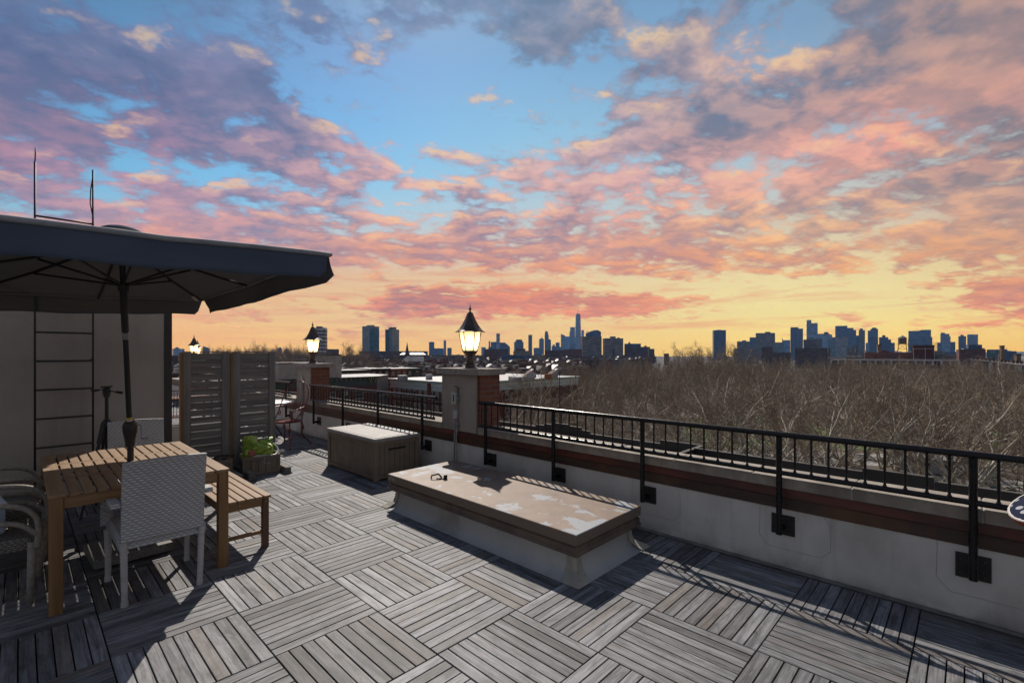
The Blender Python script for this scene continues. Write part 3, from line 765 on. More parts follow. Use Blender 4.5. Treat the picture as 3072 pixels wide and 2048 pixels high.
# ================================================================ furniture materials
def woodmat(name, c1, c2, axis='y', rough=.5, bump=.15):
    st = {'x':(1.2,22,22),'y':(22,1.2,22),'z':(22,22,1.2)}[axis]
    return mat(name, c1, c2, 1.0, rough, bump=bump, bscale=3.0, stretch=st, lo=.3, hi=.7, detail=8)
TK1, TK2 = (.295,.19,.105), (.20,.118,.058)
M_tk_y = woodmat('teak_along_y', TK1, TK2, 'y'); M_tk_x = woodmat('teak_along_x', (.26,.15,.062), (.17,.09,.034), 'x'); M_tk_z = woodmat('teak_along_z', (.25,.14,.052), (.155,.08,.028), 'z')
M_tk_dk = woodmat('teak_dark', (.13,.06,.025), (.085,.038,.016), 'z')
M_grey_x = woodmat('grey_cedar_x', (.19,.18,.17), (.11,.105,.10), 'x', .8, .3); M_grey_z = woodmat('grey_cedar_z', (.205,.195,.185), (.12,.115,.11), 'z', .8, .3)
M_amber_z = woodmat('amber_cedar', (.20,.125,.062), (.125,.078,.04), 'z', .7, .2)
M_resin = mat('taupe_resin', (.20,.155,.115), (.17,.132,.098), 7, .55, bump=.08, bscale=90)
M_resin_l = mat('pale_resin_lid', (.30,.285,.27), (.25,.235,.22), 7, .5, bump=.06, bscale=90)
M_plant_z = woodmat('planter_cedar', (.22,.18,.14), (.135,.108,.082), 'z', .8, .25); M_plant_x = woodmat('planter_cedar_x', (.24,.195,.15), (.14,.11,.085), 'x', .8, .25)
M_brass = mat('brass_screw', (.55,.40,.14), None, 20, .35, metal=.8)
def weave_mat(name, c1, c2, gap, bw=.037, bh=.0172, ms=.0034):
    m, N, bs = newmat(name); bs.inputs['Roughness'].default_value = .55
    tc = N.n('ShaderNodeTexCoord').outputs['Object']; sp = N.n('ShaderNodeSeparateXYZ', ins={0:tc})
    g = N.n('ShaderNodeNewGeometry').outputs['Normal']; ns = N.n('ShaderNodeSeparateXYZ', ins={0:N.n('ShaderNodeTexCoord').outputs['Normal']})
    flat = N.smooth(N.math('ABSOLUTE', ns.outputs[2]), .6, .75)
    u = N.math('ADD', sp.outputs[0], N.math('MULTIPLY', sp.outputs[1], N.math('SUBTRACT', 1.0, flat)))
    w = N.math('ADD', N.math('MULTIPLY', sp.outputs[2], N.math('SUBTRACT', 1.0, flat)), N.math('MULTIPLY', sp.outputs[1], flat))
    vec = N.n('ShaderNodeCombineXYZ', ins={0:u, 1:w}).outputs[0]
    rowi = N.math('FLOOR', N.math('DIVIDE', w, bh)); fr = N.math('FRACT', N.math('DIVIDE', w, bh))
    jit = N.math('MULTIPLY', N.math('SUBTRACT', N.noise(tc, 30, 3, .6), .5), 1.2)
    strand = N.math('MULTIPLY_ADD', N.math('SINE', N.math('ADD', N.math('MULTIPLY_ADD', u, 2*math.pi/bw, N.math('MULTIPLY', rowi, math.pi)), jit)), .5, .5)
    prof = N.math('SINE', N.math('MULTIPLY', fr, math.pi))
    hgt = N.math('MULTIPLY', N.math('POWER', prof, .6), N.math('MULTIPLY_ADD', strand, .75, .25))
    col = N.mix(N.smooth(hgt, .12, .75), gap, N.mix(N.smooth(N.noise(tc, 9, 5, .6), .35, .7), c1, c2))
    N.l(col, bs.inputs['Base Color'])
    b = N.n('ShaderNodeBump', ins={'Strength':.9,'Distance':.008,'Height':hgt}); N.l(b.outputs[0], bs.inputs['Normal'])
    return m
M_weave = weave_mat('grey_wicker', (.54,.55,.565), (.47,.48,.495), (.31,.315,.325))
M_weave2 = weave_mat('taupe_wicker', (.28,.255,.225), (.22,.20,.175), (.08,.072,.064), .03, .014)
M_wleg = mat('wrapped_wicker_leg', (.46,.46,.46), (.36,.36,.36), 40, .6, bump=.3, bscale=120, stretch=(.3,.3,3))
M_wleg2 = mat('taupe_wrapped_tube', (.32,.29,.255), (.24,.215,.185), 40, .6, bump=.3, bscale=120)

# ================================================================ dining table and bench
TX0, TX1, TY0, TY1, TZ = .115, 1.10, 4.035, 5.655, .74
tb = thing('dining_table', 'slatted teak dining table under the dark parasol', 'table', (0,0,0))
side = MB(); 
MB().box(TX0,TX0+.085,TY0,TY1,TZ-.022,TZ).build('edge_board', M_tk_y, tb, bevel=.003)
MB().box(TX1-.085,TX1,TY0,TY1,TZ-.022,TZ).build('edge_board', M_tk_y, tb, bevel=.003)
ns = 12; sw = (TX1-TX0-.17-.013*(ns+1))/ns
bat = [TY0, TY0+.52, TY1-.52, TY1]
for q in range(2):
    y = bat[1+q]; MB().box(TX0+.0855,TX1-.0855,y-.024,y+.024,TZ-.021,TZ-.001).build('batten', M_tk_x, tb, bevel=.002)
for a in range(3):
    y0 = bat[a]+(.026 if a else .0); y1 = bat[a+1]-(.026 if a < 2 else .0)
    s_ = MB()
    for k in range(ns):
        x = TX0+.085+.013+k*(sw+.013); dzz = rng.uniform(-.0008,.0008)
        s_.box(x, x+sw, y0+.001, y1-.001, TZ-.021, TZ-.0005+dzz)
    s_.build('slats', M_tk_y, tb, bevel=.002)
for x, y in ((.152,4.07),(1.062,4.07),(.152,5.62),(1.062,5.62)):
    MB().box(x-.033,x+.033,y-.033,y+.033,0,TZ-.0225).build('leg', M_tk_z, tb, bevel=.004)
for (x0,x1,y0,y1,mm) in ((.186,1.028,4.052,4.075,M_tk_x),(.186,1.028,5.615,5.638,M_tk_x),(.134,.157,4.104,5.586,M_tk_y),(1.057,1.080,4.104,5.586,M_tk_y)):
    MB().box(x0,x1,y0,y1,TZ-.095,TZ-.0228).build('apron', mm, tb, bevel=.003)
bn = thing('bench', 'low backless slatted teak bench along the right side of the table', 'bench', (0,0,0))
BX0,BX1,BY0,BY1,BZ = 1.075,1.452,4.19,5.62,.435
s_ = MB(); nb = 6; bw_ = (BX1-BX0-.011*(nb-1))/nb
for k in range(nb): s_.box(BX0+k*(bw_+.011), BX0+k*(bw_+.011)+bw_, BY0, BY1, BZ-.022, BZ)
s_.build('slats', M_tk_y, bn, bevel=.002)
for x in (BX0+.032,BX1-.032):
    for y in (BY0+.05,BY1-.05): MB().box(x-.024,x+.024,y-.024,y+.024,0,BZ-.0225).build('leg', M_tk_dk, bn, bevel=.003)
for y in (BY0+.05,BY1-.05):
    MB().box(BX0+.057,BX1-.057,y-.012,y+.012,BZ-.09,BZ-.0225).build('apron', M_tk_x, bn, bevel=.002)
    MB().box(BX0+.0565,BX1-.0565,y-.01,y+.01,.115,.145).build('stretcher', M_tk_x, bn, bevel=.002)
for x in (BX0+.032,BX1-.032): MB().box(x-.011,x+.011,BY0+.075,BY1-.075,BZ-.09,BZ-.0225).build('rail', M_tk_y, bn, bevel=.002)
for x,y,z in ((BX0+.15,BY0+.0375,BZ-.05),(BX1-.032,BY0+.0255,BZ-.05),(BX0+.032,BY0+.0255,BZ-.07)):
    MB().tube([(x,y,z),(x,y-.003,z)], .006, 8).build('screw', M_brass, bn)

# ================================================================ wicker dining chairs (face +y)
def wicker_chair(label, loc, rz, group):
    t = thing('wicker_chair', label, 'chair', loc, rz, group)
    def back(u, v):
        x = -.225+.45*u; z = .41+.515*v; y = -.275-.075*v*v - .012*math.cos((u-.5)*math.pi)
        return x, y, z
    b = MB()
    def outer(u, v):
        x,y,z = back(u,v); bulge = .012*math.sin(math.pi*min(1,v))
        return (x, y-.017, z + .010*math.cos((u-.5)*math.pi))
    def inner(u, v):
        x,y,z = back(u,v); return (x, y+.017, z + .010*math.cos((u-.5)*math.pi))
    nu, nv = 14, 14
    b.grid(lambda u,v: outer(1-u,v), nu, nv); b.grid(inner, nu, nv)
    s1 = (nu+1)*(nv+1)
    rim_o = [outer(0,v/nv) for v in range(nv+1)] + [outer(u/nu,1) for u in range(1,nu+1)] + [outer(1,1-v/nv) for v in range(1,nv+1)] + [outer(1-u/nu,0) for u in range(1,nu)]
    rim_i = [inner(0,v/nv) for v in range(nv+1)] + [inner(u/nu,1) for u in range(1,nu+1)] + [inner(1,1-v/nv) for v in range(1,nv+1)] + [inner(1-u/nu,0) for u in range(1,nu)]
    o = len(b.v); b.v += rim_o + rim_i; m = len(rim_o)
    for k in range(m): b.f.append((o+k, o+(k+1)%m, o+m+(k+1)%m, o+m+k))
    b.build('backrest', M_weave, t, smooth=True, autosmooth=40, weld=True)
    MB().rings([(-.232,.232,-.275,.255,.36),(-.24,.24,-.27,.265,.375),(-.24,.24,-.27,.265,.425),(-.225,.225,-.26,.25,.44)]).build('seat', M_weave, t, smooth=True, autosmooth=35)
    for sx in (-1,1):
        MB().tube([(sx*.205,-.265,.0),(sx*.208,-.272,.2),(sx*.212,-.275,.41)], [.017,.019,.021], 10).tube([(sx*.205,-.264,0),(sx*.205,-.265,.03)], .0205, 10).build('leg', M_wleg, t, smooth=True, autosmooth=50)
        MB().tube([(sx*.235,.255,.0),(sx*.235,.25,.2),(sx*.238,.245,.37)], [.017,.019,.022], 10).tube([(sx*.235,.255,0),(sx*.235,.255,.03)], .0205, 10).build('leg', M_wleg, t, smooth=True, autosmooth=50)
        a = MB()
        prof = [(-.30,.655),(-.18,.648),(-.02,.638),(.14,.625),(.20,.612),(.238,.575),(.245,.50),(.245,.40)]
        for i in range(len(prof)-1):
            (y0,z0),(y1,z1) = prof[i], prof[i+1]
            a.beam((sx*.252,y0,z0),(sx*.252,y1,z1), .052, .036, up=(0,.3,1))
        a.build('armrest', M_weave, t, bevel=.006)
    return t
wc = wicker_chair('grey wicker armchair with its back to us at the near end of the table', (.665,4.135,0), 0, 'wicker armchairs around the table')
dup(wc, (.80,5.80,0), R(176), 'grey wicker armchair at the far end of the table, before the ladder wall')
def tube_chair(label, loc, rz, group):
    """round-tube armchair with hooped double arms, faces +y"""
    t = thing('hoop_armchair', label, 'chair', loc, rz, group)
    MB().rings([(-.25,.25,-.25,.25,.35),(-.26,.26,-.26,.265,.37),(-.26,.26,-.26,.265,.415),(-.25,.25,-.25,.25,.43)]).build('seat', M_weave2, t, smooth=True, autosmooth=35)
    MB().box(-.262,.262,.255,.275,.30,.375).build('seat_skirt', M_weave2, t, bevel=.004)
    b = MB().grid(lambda u,v: (-.24+.48*u, -.27-.16*v-.03*math.cos((u-.5)*math.pi), .43+.40*v), 10, 8)
    b.build('backrest', M_weave2, t, smooth=True, solid=.02)
    for sx in (-1,1):
        for k, dz in enumerate((0,-.11)):
            pts = spline([(sx*.26,-.40,.60+dz),(sx*.285,-.2,.665+dz),(sx*.29,.02,.67+dz),(sx*.288,.20,.645+dz),(sx*.28,.285,.57+dz),(sx*.272,.30,.46+dz*.3),(sx*.268,.29,.36)], 5)
            MB().tube(pts, .0165, 10).build('arm_hoop', M_wleg2, t, smooth=True)
        MB().tube([(sx*.25,.26,.0),(sx*.252,.265,.2),(sx*.26,.27,.40)], [.018,.02,.022], 10).build('leg', M_wleg2, t, smooth=True)
        MB().tube([(sx*.24,-.31,.0),(sx*.245,-.28,.2),(sx*.25,-.25,.42),(sx*.25,-.40,.82)], [.018,.02,.022,.018], 10).build('leg', M_wleg2, t, smooth=True)
    return t
tc1 = tube_chair('hoop armed taupe wicker chair at the left edge, nearest on that side of the table', (-.19,4.62,0), R(-96), 'hoop armed chairs on the left of the table')
dup(tc1, (-.16,5.42,0), R(-84), 'hoop armed taupe wicker chair farther back, between the left chair and the bulkhead')
bx = thing('foam_box', 'pale blue box standing on the hoop armed chair at the left edge', 'box', (-.26,4.68,.432), R(8))
MB().rings([(-.16,.16,-.17,.17,0),(-.17,.17,-.18,.18,.02),(-.17,.17,-.18,.18,.18)]).build('body', mat('pale_blue_foam', (.36,.42,.50), (.30,.36,.44), 6, .7), bx, bevel=.008)
MB().rings([(-.178,.178,-.188,.188,.1805),(-.178,.178,-.188,.188,.205),(-.165,.165,-.175,.175,.215)]).build('lid', mat('white_foam_lid', (.50,.53,.56), (.44,.47,.50), 6, .7), bx, bevel=.006)

# ================================================================ parasol
m_, N_, b_ = newmat('parasol_canvas')
tcn = N_.n('ShaderNodeTexCoord').outputs['Object']
wv = N_.noise(N_.mapv(tcn,(260,260,260)), 1.0, 2, .5); fo = N_.noise(N_.mapv(tcn,(1.5,1.5,5)), 2.0, 4, .6)
cc = N_.mix(N_.smooth(fo,.3,.7), CANVAS[0], CANVAS[1]); N_.l(cc, b_.inputs['Base Color']); b_.inputs['Roughness'].default_value = .85; b_.inputs['Specular IOR Level'].default_value=.15
bp = N_.n('ShaderNodeBump', ins={'Strength':.35,'Distance':.02,'Height':N_.math('ADD', N_.math('MULTIPLY',wv,.06), fo)}); N_.l(bp.outputs[0], b_.inputs['Normal'])
tr = N_.n('ShaderNodeBsdfTranslucent', ins={0:(.25,.22,.18,1)}); mx = N_.n('ShaderNodeMixShader', ins={0:CANVAS_T, 1:b_.outputs[0], 2:tr.outputs[0]})
N_.l(mx.outputs[0], m_.node_tree.nodes['Material Output'].inputs[0]); M_canvas = m_
um = thing('parasol', 'large dark rectangular parasol standing through the teak table', 'parasol', (.62,4.90,0))
UXC, UYC = -.105, -.40                     # canopy centre relative to the foot
HXu, HYu = .872, 1.52; EZ, AZp = 2.203, 2.463
def canopy_z(x, y):
    t = max(abs(x)/HXu, abs(y)/HYu); ang = math.atan2(y/HYu, x/HXu)
    sag = .05*math.sin(math.pi*t)*(abs(math.sin(2*ang))**1 -.55)
    mid = -.012*t*t*(1-abs(math.sin(2*ang)))
    return AZp + (EZ-AZp)*t - (.05*math.sin(math.pi*t)*.6) + mid - .02*t + TILT_Y*y + TILT_X*x
TILT_X, TILT_Y = .042, -.016
cnp = MB(); nr, nt = 10, 64
ring0 = []
def rim(a):
    # point on rectangle border at parameter a in 0..1 (start at +x -y corner, go counter clockwise)
    p = a*4; k = int(p) % 4; t = p-int(p)
    c = [(1,-1),(1,1),(-1,1),(-1,-1)]; (x0,y0),(x1,y1) = c[k], c[(k+1)%4]
    return (x0+(x1-x0)*t)*HXu, (y0+(y1-y0)*t)*HYu
cnp.v.append((UXC,UYC,canopy_z(0,0)))
for i in range(1,nr+1):
    for k in range(nt):
        x,y = rim(k/nt); x*=i/nr; y*=i/nr; cnp.v.append((UXC+x,UYC+y,canopy_z(x,y)))
for k in range(nt): cnp.f.append((0,1+k,1+(k+1)%nt))
for i in range(nr-1):
    for k in range(nt): cnp.f.append((1+i*nt+k,1+(i+1)*nt+k,1+(i+1)*nt+(k+1)%nt,1+i*nt+(k+1)%nt))
can = cnp.build('canopy', M_canvas, um, smooth=True, solid=.004)
pts = []
for k in range(64):
    x,y = rim(k/64); pts.append((UXC+x*1.004,UYC+y*1.004,canopy_z(x,y)+.004))
MB().tube(pts, .015, 8, closed=True).build('sunlit_edge', mat('painted_sunlit_edge', (.26,.28,.31), (.20,.22,.25), 9, .8), um, smooth=True)  # sunlight on the canvas edge, painted as a paler tube added along the rim
for side in range(4):
    nn = 26
    def val(u, v):
        a = (side + .004 + u*.992)/4; x,y = rim(a); z = canopy_z(x,y)
        nx, ny = ((1,0),(0,1),(-1,0),(0,-1))[side]
        e = min(u,1-u)                                    # near the corners the strip is cut back and flares
        drop = .155*(1-.25*max(0,1-e/.03)) + .005*math.sin(u*19+side*2)
        fl = .022*v + .012*v*math.sin(u*13+side) + .006*v*math.sin(u*47+side*3)*math.sin(u*7) + .03*v*v*max(0,1-e/.05)*math.cos(side*2.1)
        pull = .035*v*max(0,1-e/.035)
        tx, ty = -ny, nx
        sg = (1 if u < .5 else -1)
        return (UXC+x+nx*(fl+.003)+tx*pull*sg, UYC+y+ny*(fl+.003)+ty*pull*sg, z - drop*v + .004*(1-v))
    MB().grid(val, nn, 6).build('valance', M_canvas, um, smooth=True, solid=.003)
M_pole = mat('dark_grey_pole', (.018,.019,.022), (.026,.027,.03), 20, .38, metal=.3)
top = (UXC,UYC,AZp-.01); foot = (0,0,.07)
def pole(t): return tuple(foot[i]+(top[i]-foot[i])*t for i in range(3))
def atz(z): return pole((z-foot[2])/(top[2]-foot[2]))
# the pole leans a little: lower tube upright through the table, upper part tilted at the crank
low = (0,0,.86)
MB().tube([(0,0,.07),(0,0,.5),low], .022, 14).build('lower_pole', M_pole, um, smooth=True, autosmooth=50)
def upz(z):
    t = (z-.86)/(top[2]-.86); return tuple(low[i]+(top[i]-low[i])*t for i in range(3))
MB().tube([upz(.86),upz(1.4),upz(2.30),upz(2.44)], .0185, 14).build('pole', M_pole, um, smooth=True, autosmooth=50)
MB().tube([upz(1.72),upz(1.77)], .021, 14).build('tilt_joint', M_galv, um, smooth=True, autosmooth=50)
MB().tube([upz(1.78),upz(2.09)], .0235, 14).build('sleeve', M_black, um, smooth=True, autosmooth=50)
MB().tube([upz(2.085),upz(2.14)], .034, 14).build('hub', M_black, um, smooth=True, autosmooth=50)
hz = MB().lathe([(.024,-.10),(.030,-.095),(.036,-.03),(.046,.02),(.050,.06),(.046,.09),(.030,.115),(.022,.125)], 16, c=upz(.955))
hz.build('crank_housing', M_black, um, smooth=True, autosmooth=40)
x_,y_,z_ = upz(1.09); MB().tube([upz(1.085),upz(1.10)], .0205, 14).build('yellow_label', mat('yellow_label', (.65,.5,.05), None, 20), um, smooth=True)
MB().tube([upz(1.07),upz(1.0849)], .0207, 14).build('white_label', mat('white_label', (.55,.55,.52), None, 20), um, smooth=True)
MB().tube([(.03,-.045,1.035),(.06,-.062,1.03),(.063,-.064,.93),(.064,-.065,.915)], .006, 8).tube([(.064,-.065,.918),(.105,-.075,.918)], .0085, 8).build('crank_handle', M_galv, um, smooth=True, autosmooth=50)
hubp = upz(2.12)
for k in range(8):
    a = k/8*4
    x,y = rim(k/8.0); 
    pts = [(UXC+x*t, UYC+y*t, canopy_z(x*t,y*t)-.016) for t in (.02,.25,.5,.75,.97)]
    rb = MB().tube(pts, .0095, 6).build('rib', M_black, um, smooth=True)
    e = (UXC+x*.50, UYC+y*.50, canopy_z(x*.5,y*.5)-.028)
    MB().tube([hubp, tuple((hubp[i]+e[i])/2 for i in range(3)), e], .0085, 6).build('strut', M_black, rb, smooth=True)
MB().lathe([(.13,0),(.125,.012),(.09,.03),(.04,.043),(.0,.048)], 16, c=(UXC,UYC,AZp+.042), caps=False)  .build('top_cap', M_canvas, um, smooth=True)
x,y = rim(.25); MB().beam((UXC+x*.82,UYC+y*.82,canopy_z(x*.82,y*.82)-.03),(UXC+x*.90,UYC+y*.90,canopy_z(x*.9,y*.9)-.045),.03,.012).build('pocket_label', M_white, um)
M_gran = mat('speckled_granite', (.20,.185,.17), (.09,.085,.08), 140, .5, lo=.45, hi=.55, bump=.15, bscale=200)
ub = thing('granite_weight', 'speckled granite slab weighing down the parasol under the table', 'parasol weight', (.62,4.90,0), R(3))
MB().box(-.26,.225,-.26,.225,.015,.085).build('slab', M_gran, ub, bevel=.008)
MB().tube([(0,0,.0855),(0,0,.20)], .03, 14).tube([(0,0,.0855),(0,0,.092)], .055, 14).build('sleeve', M_galv, ub, smooth=True, autosmooth=40)
for x,y in ((-.2,-.2),(.17,-.2),(-.2,.17),(.17,.17)): MB().tube([(x,y,0),(x,y,.015)], .025, 10).build('foot', M_black, ub)

# ================================================================ camera tripod by the wall
tp = thing('camera_tripod', 'black camera tripod standing empty against the beige bulkhead wall', 'tripod', (.615,6.38,0))
MB().tube([(0,0,.60),(0,0,1.17)], .0155, 10).build('centre_column', M_black, tp, smooth=True, autosmooth=50)
MB().lathe([(.02,.80),(.042,.83),(.048,.875),(.046,.905),(.026,.93),(.02,.94)], 12).build('shoulder', M_black, tp, smooth=True, autosmooth=40)
for k in range(3):
    a = R(90+k*120+12); dx_, dy_ = math.cos(a), math.sin(a)
    MB().beam((dx_*.035,dy_*.035,.895),(dx_*.085,dy_*.085,.70),.036,.028).tube([(dx_*.08,dy_*.08,.72),(dx_*.19,dy_*.19,.36)], .014, 8).tube([(dx_*.18,dy_*.18,.38),(dx_*.29,dy_*.29,.0)], .010, 8).build('leg', M_black, tp, smooth=True, autosmooth=40)
hdp = MB().tube([(0,0,1.165),(0,0,1.19)], .026, 12).box(-.030,.030,-.026,.026,1.188,1.225).sphere((.0,-.0,1.235), .032, 12, 8).box(-.024,.024,-.02,.02,1.24,1.262).build('head', M_black, tp, smooth=True, autosmooth=40)
MB().box(-.046,.044,-.03,.03,1.2625,1.277).build('plate', M_black, hdp, bevel=.003)
MB().tube([(-.02,-.02,1.245),(-.07,-.04,1.243)], .006, 8).tube([(-.065,-.038,1.243),(-.12,-.06,1.238)], [.012,.014], 10).build('handle', M_black, hdp, smooth=True, autosmooth=50)
MB().tube([(.02,-.025,1.228),(.075,-.045,1.215)], .006, 8).tube([(.07,-.043,1.216),(.12,-.06,1.205)], [.013,.015], 10).build('handle', M_black, hdp, smooth=True, autosmooth=50)
MB().tube([(.018,-.035,1.205),(.018,-.047,1.205)], .012, 12).build('knob', M_bolt, hdp)

# ================================================================ slatted privacy screens
def screen(x0, x1, label, amber_left, ybase=7.18):
    t = thing('slatted_screen', label, 'screen', (x0, ybase, 0), 0, 'weathered slatted wooden screens')
    w = x1-x0; H = 1.628; pw2 = .085
    for xx in (0, w-pw2):
        MB().box(xx, xx+pw2, 0, .042, .02, H).build('post', M_grey_z, t, bevel=.004)
        MB().box(xx+.01, xx+pw2-.01, .0425, .085, .02, H).build('back_post', M_grey_z, t, bevel=.004)
    MB().box(-.032,-.001,-.002,.075,.02,H).build('edge_strip', M_amber_z, t, bevel=.003)
    n = 17; pit = (H-.06)/n
    pr = None
    for k in range(n):
        z = .06+k*pit + rng.uniform(-.004,.004)
        s_ = MB().obox((w/2, .022, z+(pit-.0115)/2), (w-2*pw2-.001, .019, pit-.0115+rng.uniform(-.003,.002)), Matrix.Rotation(rng.uniform(-.005,.005),3,'Y'))
        s_.build('slat', M_grey_x, t, bevel=.003)
    MB().box(.0,w,-.002,.044,H+.0005,H+.012).build('top_cap', M_grey_x, t, bevel=.002)
    for xx in (.0,w-.09):
        MB().box(xx,xx+.09,-.62,.55,.0,.0195).box(xx+.01,xx+.08,-.60,.53,.02,.09).build('foot', M_grey_x, t, bevel=.004)
    return t
screen(1.435, 1.955, 'left weathered slatted wooden screen with an amber edge, behind the table', True)
screen(2.005, 2.545, 'right weathered slatted wooden screen behind the planter with the green bag', False)

# ================================================================ planters
def planter(loc, L, W, H, label, rz=0):
    t = thing('planter_box', label, 'planter', loc, rz, 'small cedar planter boxes')
    nb = max(3, round(L/.09)); bw2 = L/nb
    for yy in (0, W):
        b = MB()
        for k in range(nb): b.box(k*bw2+.0015,(k+1)*bw2-.0015, yy-.008, yy+.008, .03, H-.03)
        b.build('side_boards', M_plant_z, t, bevel=.002)
    for xx in (0, L):
        b = MB()
        for k in range(3): b.box(xx-.008,xx+.008, W*k/3+.0095, W*(k+1)/3-.0095, .03, H-.03)
        b.build('end_boards', M_plant_z, t, bevel=.002)
    MB().box(-.022,L+.022,-.024,-.0085,H-.05,H).box(-.022,L+.022,W+.0085,W+.024,H-.05,H).box(-.0225,-.0085,-.0083,W+.0083,H-.05,H).box(L+.0085,L+.0225,-.0083,W+.0083,H-.05,H).build('top_trim', M_plant_x, t, bevel=.003)
    MB().box(-.018,L+.018,-.022,-.0085,.0,.045).box(-.018,L+.018,W+.0085,W+.022,.0,.045).build('bottom_trim', M_plant_x, t, bevel=.003)
    for xx in (-.021,L-.009): MB().box(xx,xx+.03,-.0255,-.0087,.0455,H-.0505).build('corner_trim', M_plant_z, t, bevel=.002)
    MB().box(.009,L-.009,.009,W-.009,.02,H-.07).build('soil', mat('dark_soil', (.025,.018,.013), (.012,.010,.008), 30, .95, bump=.6), t)
    return t
planter((2.025,6.80,0), .41, .25, .255, 'small cedar planter box holding a bulging green plastic bag', R(-6))
planter((1.50,6.88,0), .38, .22, .255, 'small cedar planter box with a withered black plant, half hidden by the bench', R(-3))
def noise_blob(fn, nu=26, nv=16):
    from mathutils import noise as nz
    b = MB()
    def f(u, v):
        a = 2*math.pi*u; p = fn(a, v); n = nz.fractal(Vector(p)*9, 1.0, 2.0, 4)
        c = Vector((0,0,p[2])); d_ = (Vector(p)-c); L = d_.length
        return tuple(c + d_*(1+.22*n) + Vector((0,0,.05*n*(1 if v > .4 else .2))))
    return b.grid(f, nu, nv)
mg_, Ng_, gb = newmat('green_plastic_bag')
tcn = Ng_.n('ShaderNodeTexCoord').outputs['Object']
wr = Ng_.noise(Ng_.mapv(tcn,(7,7,22),rot=(.5,.7,0)), 1.6, 5, .6, 1.2)
Ng_.l(Ng_.mix(Ng_.smooth(wr,.35,.65), (.09,.20,.02), (.42,.55,.07)), gb.inputs['Base Color']); gb.inputs['Roughness'].default_value = .3
Ng_.l(Ng_.n('ShaderNodeBump', ins={'Strength':.9,'Distance':.03,'Height':wr}).outputs[0], gb.inputs['Normal'])
bag = thing('soil_bag', 'crumpled bright green plastic bag stuffed into the planter box', 'bag', (2.225,6.90,.20), R(-6))
def bagf(a, v):
    r = (.98-.06*v)*(1 if v < .8 else 1-.9*((v-.8)/.2)**1.4); hgt = .195 + .05*math.sin(2*a+.6) + .06*max(0,math.cos(a+2.6))
    return (.19*r*math.copysign(abs(math.cos(a))**.7, math.cos(a)), .12*r*math.copysign(abs(math.sin(a))**.7, math.sin(a)), hgt*min(1,v*1.18) + .03*max(0,v-.8))
noise_blob(bagf, 44, 22).build('bag', mg_, bag, smooth=True, weld=True)
MB().tube(spline([(-.19,-.09,.035),(-.02,-.128,.055),(.17,-.10,.04),(.235,-.03,.07),(.24,.03,.12),(.20,.06,.17)],6), [.012]*31, 7).build('rolled_rim', mat('clear_plastic_edge', (.52,.55,.54), (.40,.44,.42), 9, .3), bag, smooth=True)
MB().grid(lambda u,v: (-.145+.09*u, -.132-.010*math.sin(u*3), .06+.075*v+.012*u), 5, 4).build('red_print', mat('red_print', (.42,.05,.04), (.30,.12,.08), 25, .4), bag, smooth=True, solid=.003)
MB().tube(spline([(.03,-.14,.04),(.05,-.155,.03),(.035,-.165,-.005),(.045,-.162,-.04),(.11,-.165,-.045)],5), .0035, 6).build('loose_strip', mat('pale_plastic_strip', (.40,.38,.33), None, 20), bag, smooth=True)
pl_ = thing('withered_plant', 'withered black plant lying over the half hidden planter box', 'plant', (1.69,6.98,.185))
b = MB()
for k in range(70):
    a = rng.uniform(0,2*math.pi); r0 = rng.uniform(0,.10); L = rng.uniform(.05,.17)
    p0 = Vector((r0*math.cos(a)*1.5, r0*math.sin(a)*.8, .0)); d1 = Vector((math.cos(a)*1.2, math.sin(a)*.5, rng.uniform(.1,.9))).normalized()
    p1 = p0 + d1*L*.6; p2 = p1 + Vector((d1.x, d1.y, rng.uniform(-.6,.2)))*L*.5
    w = rng.uniform(.008,.022); sd = d1.cross(Vector((0,0,1))).normalized()*w
    o = len(b.v); b.v += [tuple(p0-sd*.4),tuple(p0+sd*.4),tuple(p1+sd),tuple(p1-sd),tuple(p2)]; b.f += [(o,o+1,o+2,o+3),(o+3,o+2,o+4)]
b.build('foliage', mat('withered_leaf', (.012,.011,.012), (.03,.028,.025), 30, .6), pl_, solid=.002)
MB().tube(spline([(0,0,0),(.05,.01,.09),(.16,.0,.10),(.27,-.02,.085)],4), [.012]*13, 6).build('stem', M_black, pl_, smooth=True)

# ================================================================ storage box
sb = thing('storage_box', 'taupe plank effect storage box with a pale lid by the parapet', 'storage box', (3.08,5.354,0))
SL, SW, SH = 1.322, .67, .495
MB().box(.028,SW-.028,.028,SL-.028,.015,SH-.0005).build('body', M_resin, sb)
def boards(n, axis, fixed, lo, hi):
    b = MB()
    for k in range(n):
        a0 = lo+(hi-lo)*k/n+.0022; a1 = lo+(hi-lo)*(k+1)/n-.0022
        if axis == 'y': b.box(fixed-.008,fixed+.008,a0,a1,.07,SH-.055)
        else: b.box(a0,a1,fixed-.008,fixed+.008,.07,SH-.055)
    return b
for nm, bb in (('front_panel', boards(13,'y',.024,.075,SL-.075)),('end_panel', boards(7,'x',.024,.07,SW-.07)),('end_panel', boards(7,'x',SL-.024,.07,SW-.07)),('back_panel', boards(13,'y',SW-.024,.075,SL-.075))):
    bb.build(nm, M_resin, sb, bevel=.0025)
for x,y in ((0,0),(0,SL-.068),(SW-.062,0),(SW-.062,SL-.068)): MB().box(x,x+.062,y,y+.068,0,SH-.001).build('corner_post', M_resin, sb, bevel=.006)
for args in ((.004,.03,.0685,SL-.0685),(SW-.03,SW-.004,.0685,SL-.0685)):
    MB().box(*args,.02,.068).build('rail', M_resin, sb, bevel=.003); MB().box(*args,SH-.052,SH-.002).build('rail', M_resin, sb, bevel=.003)
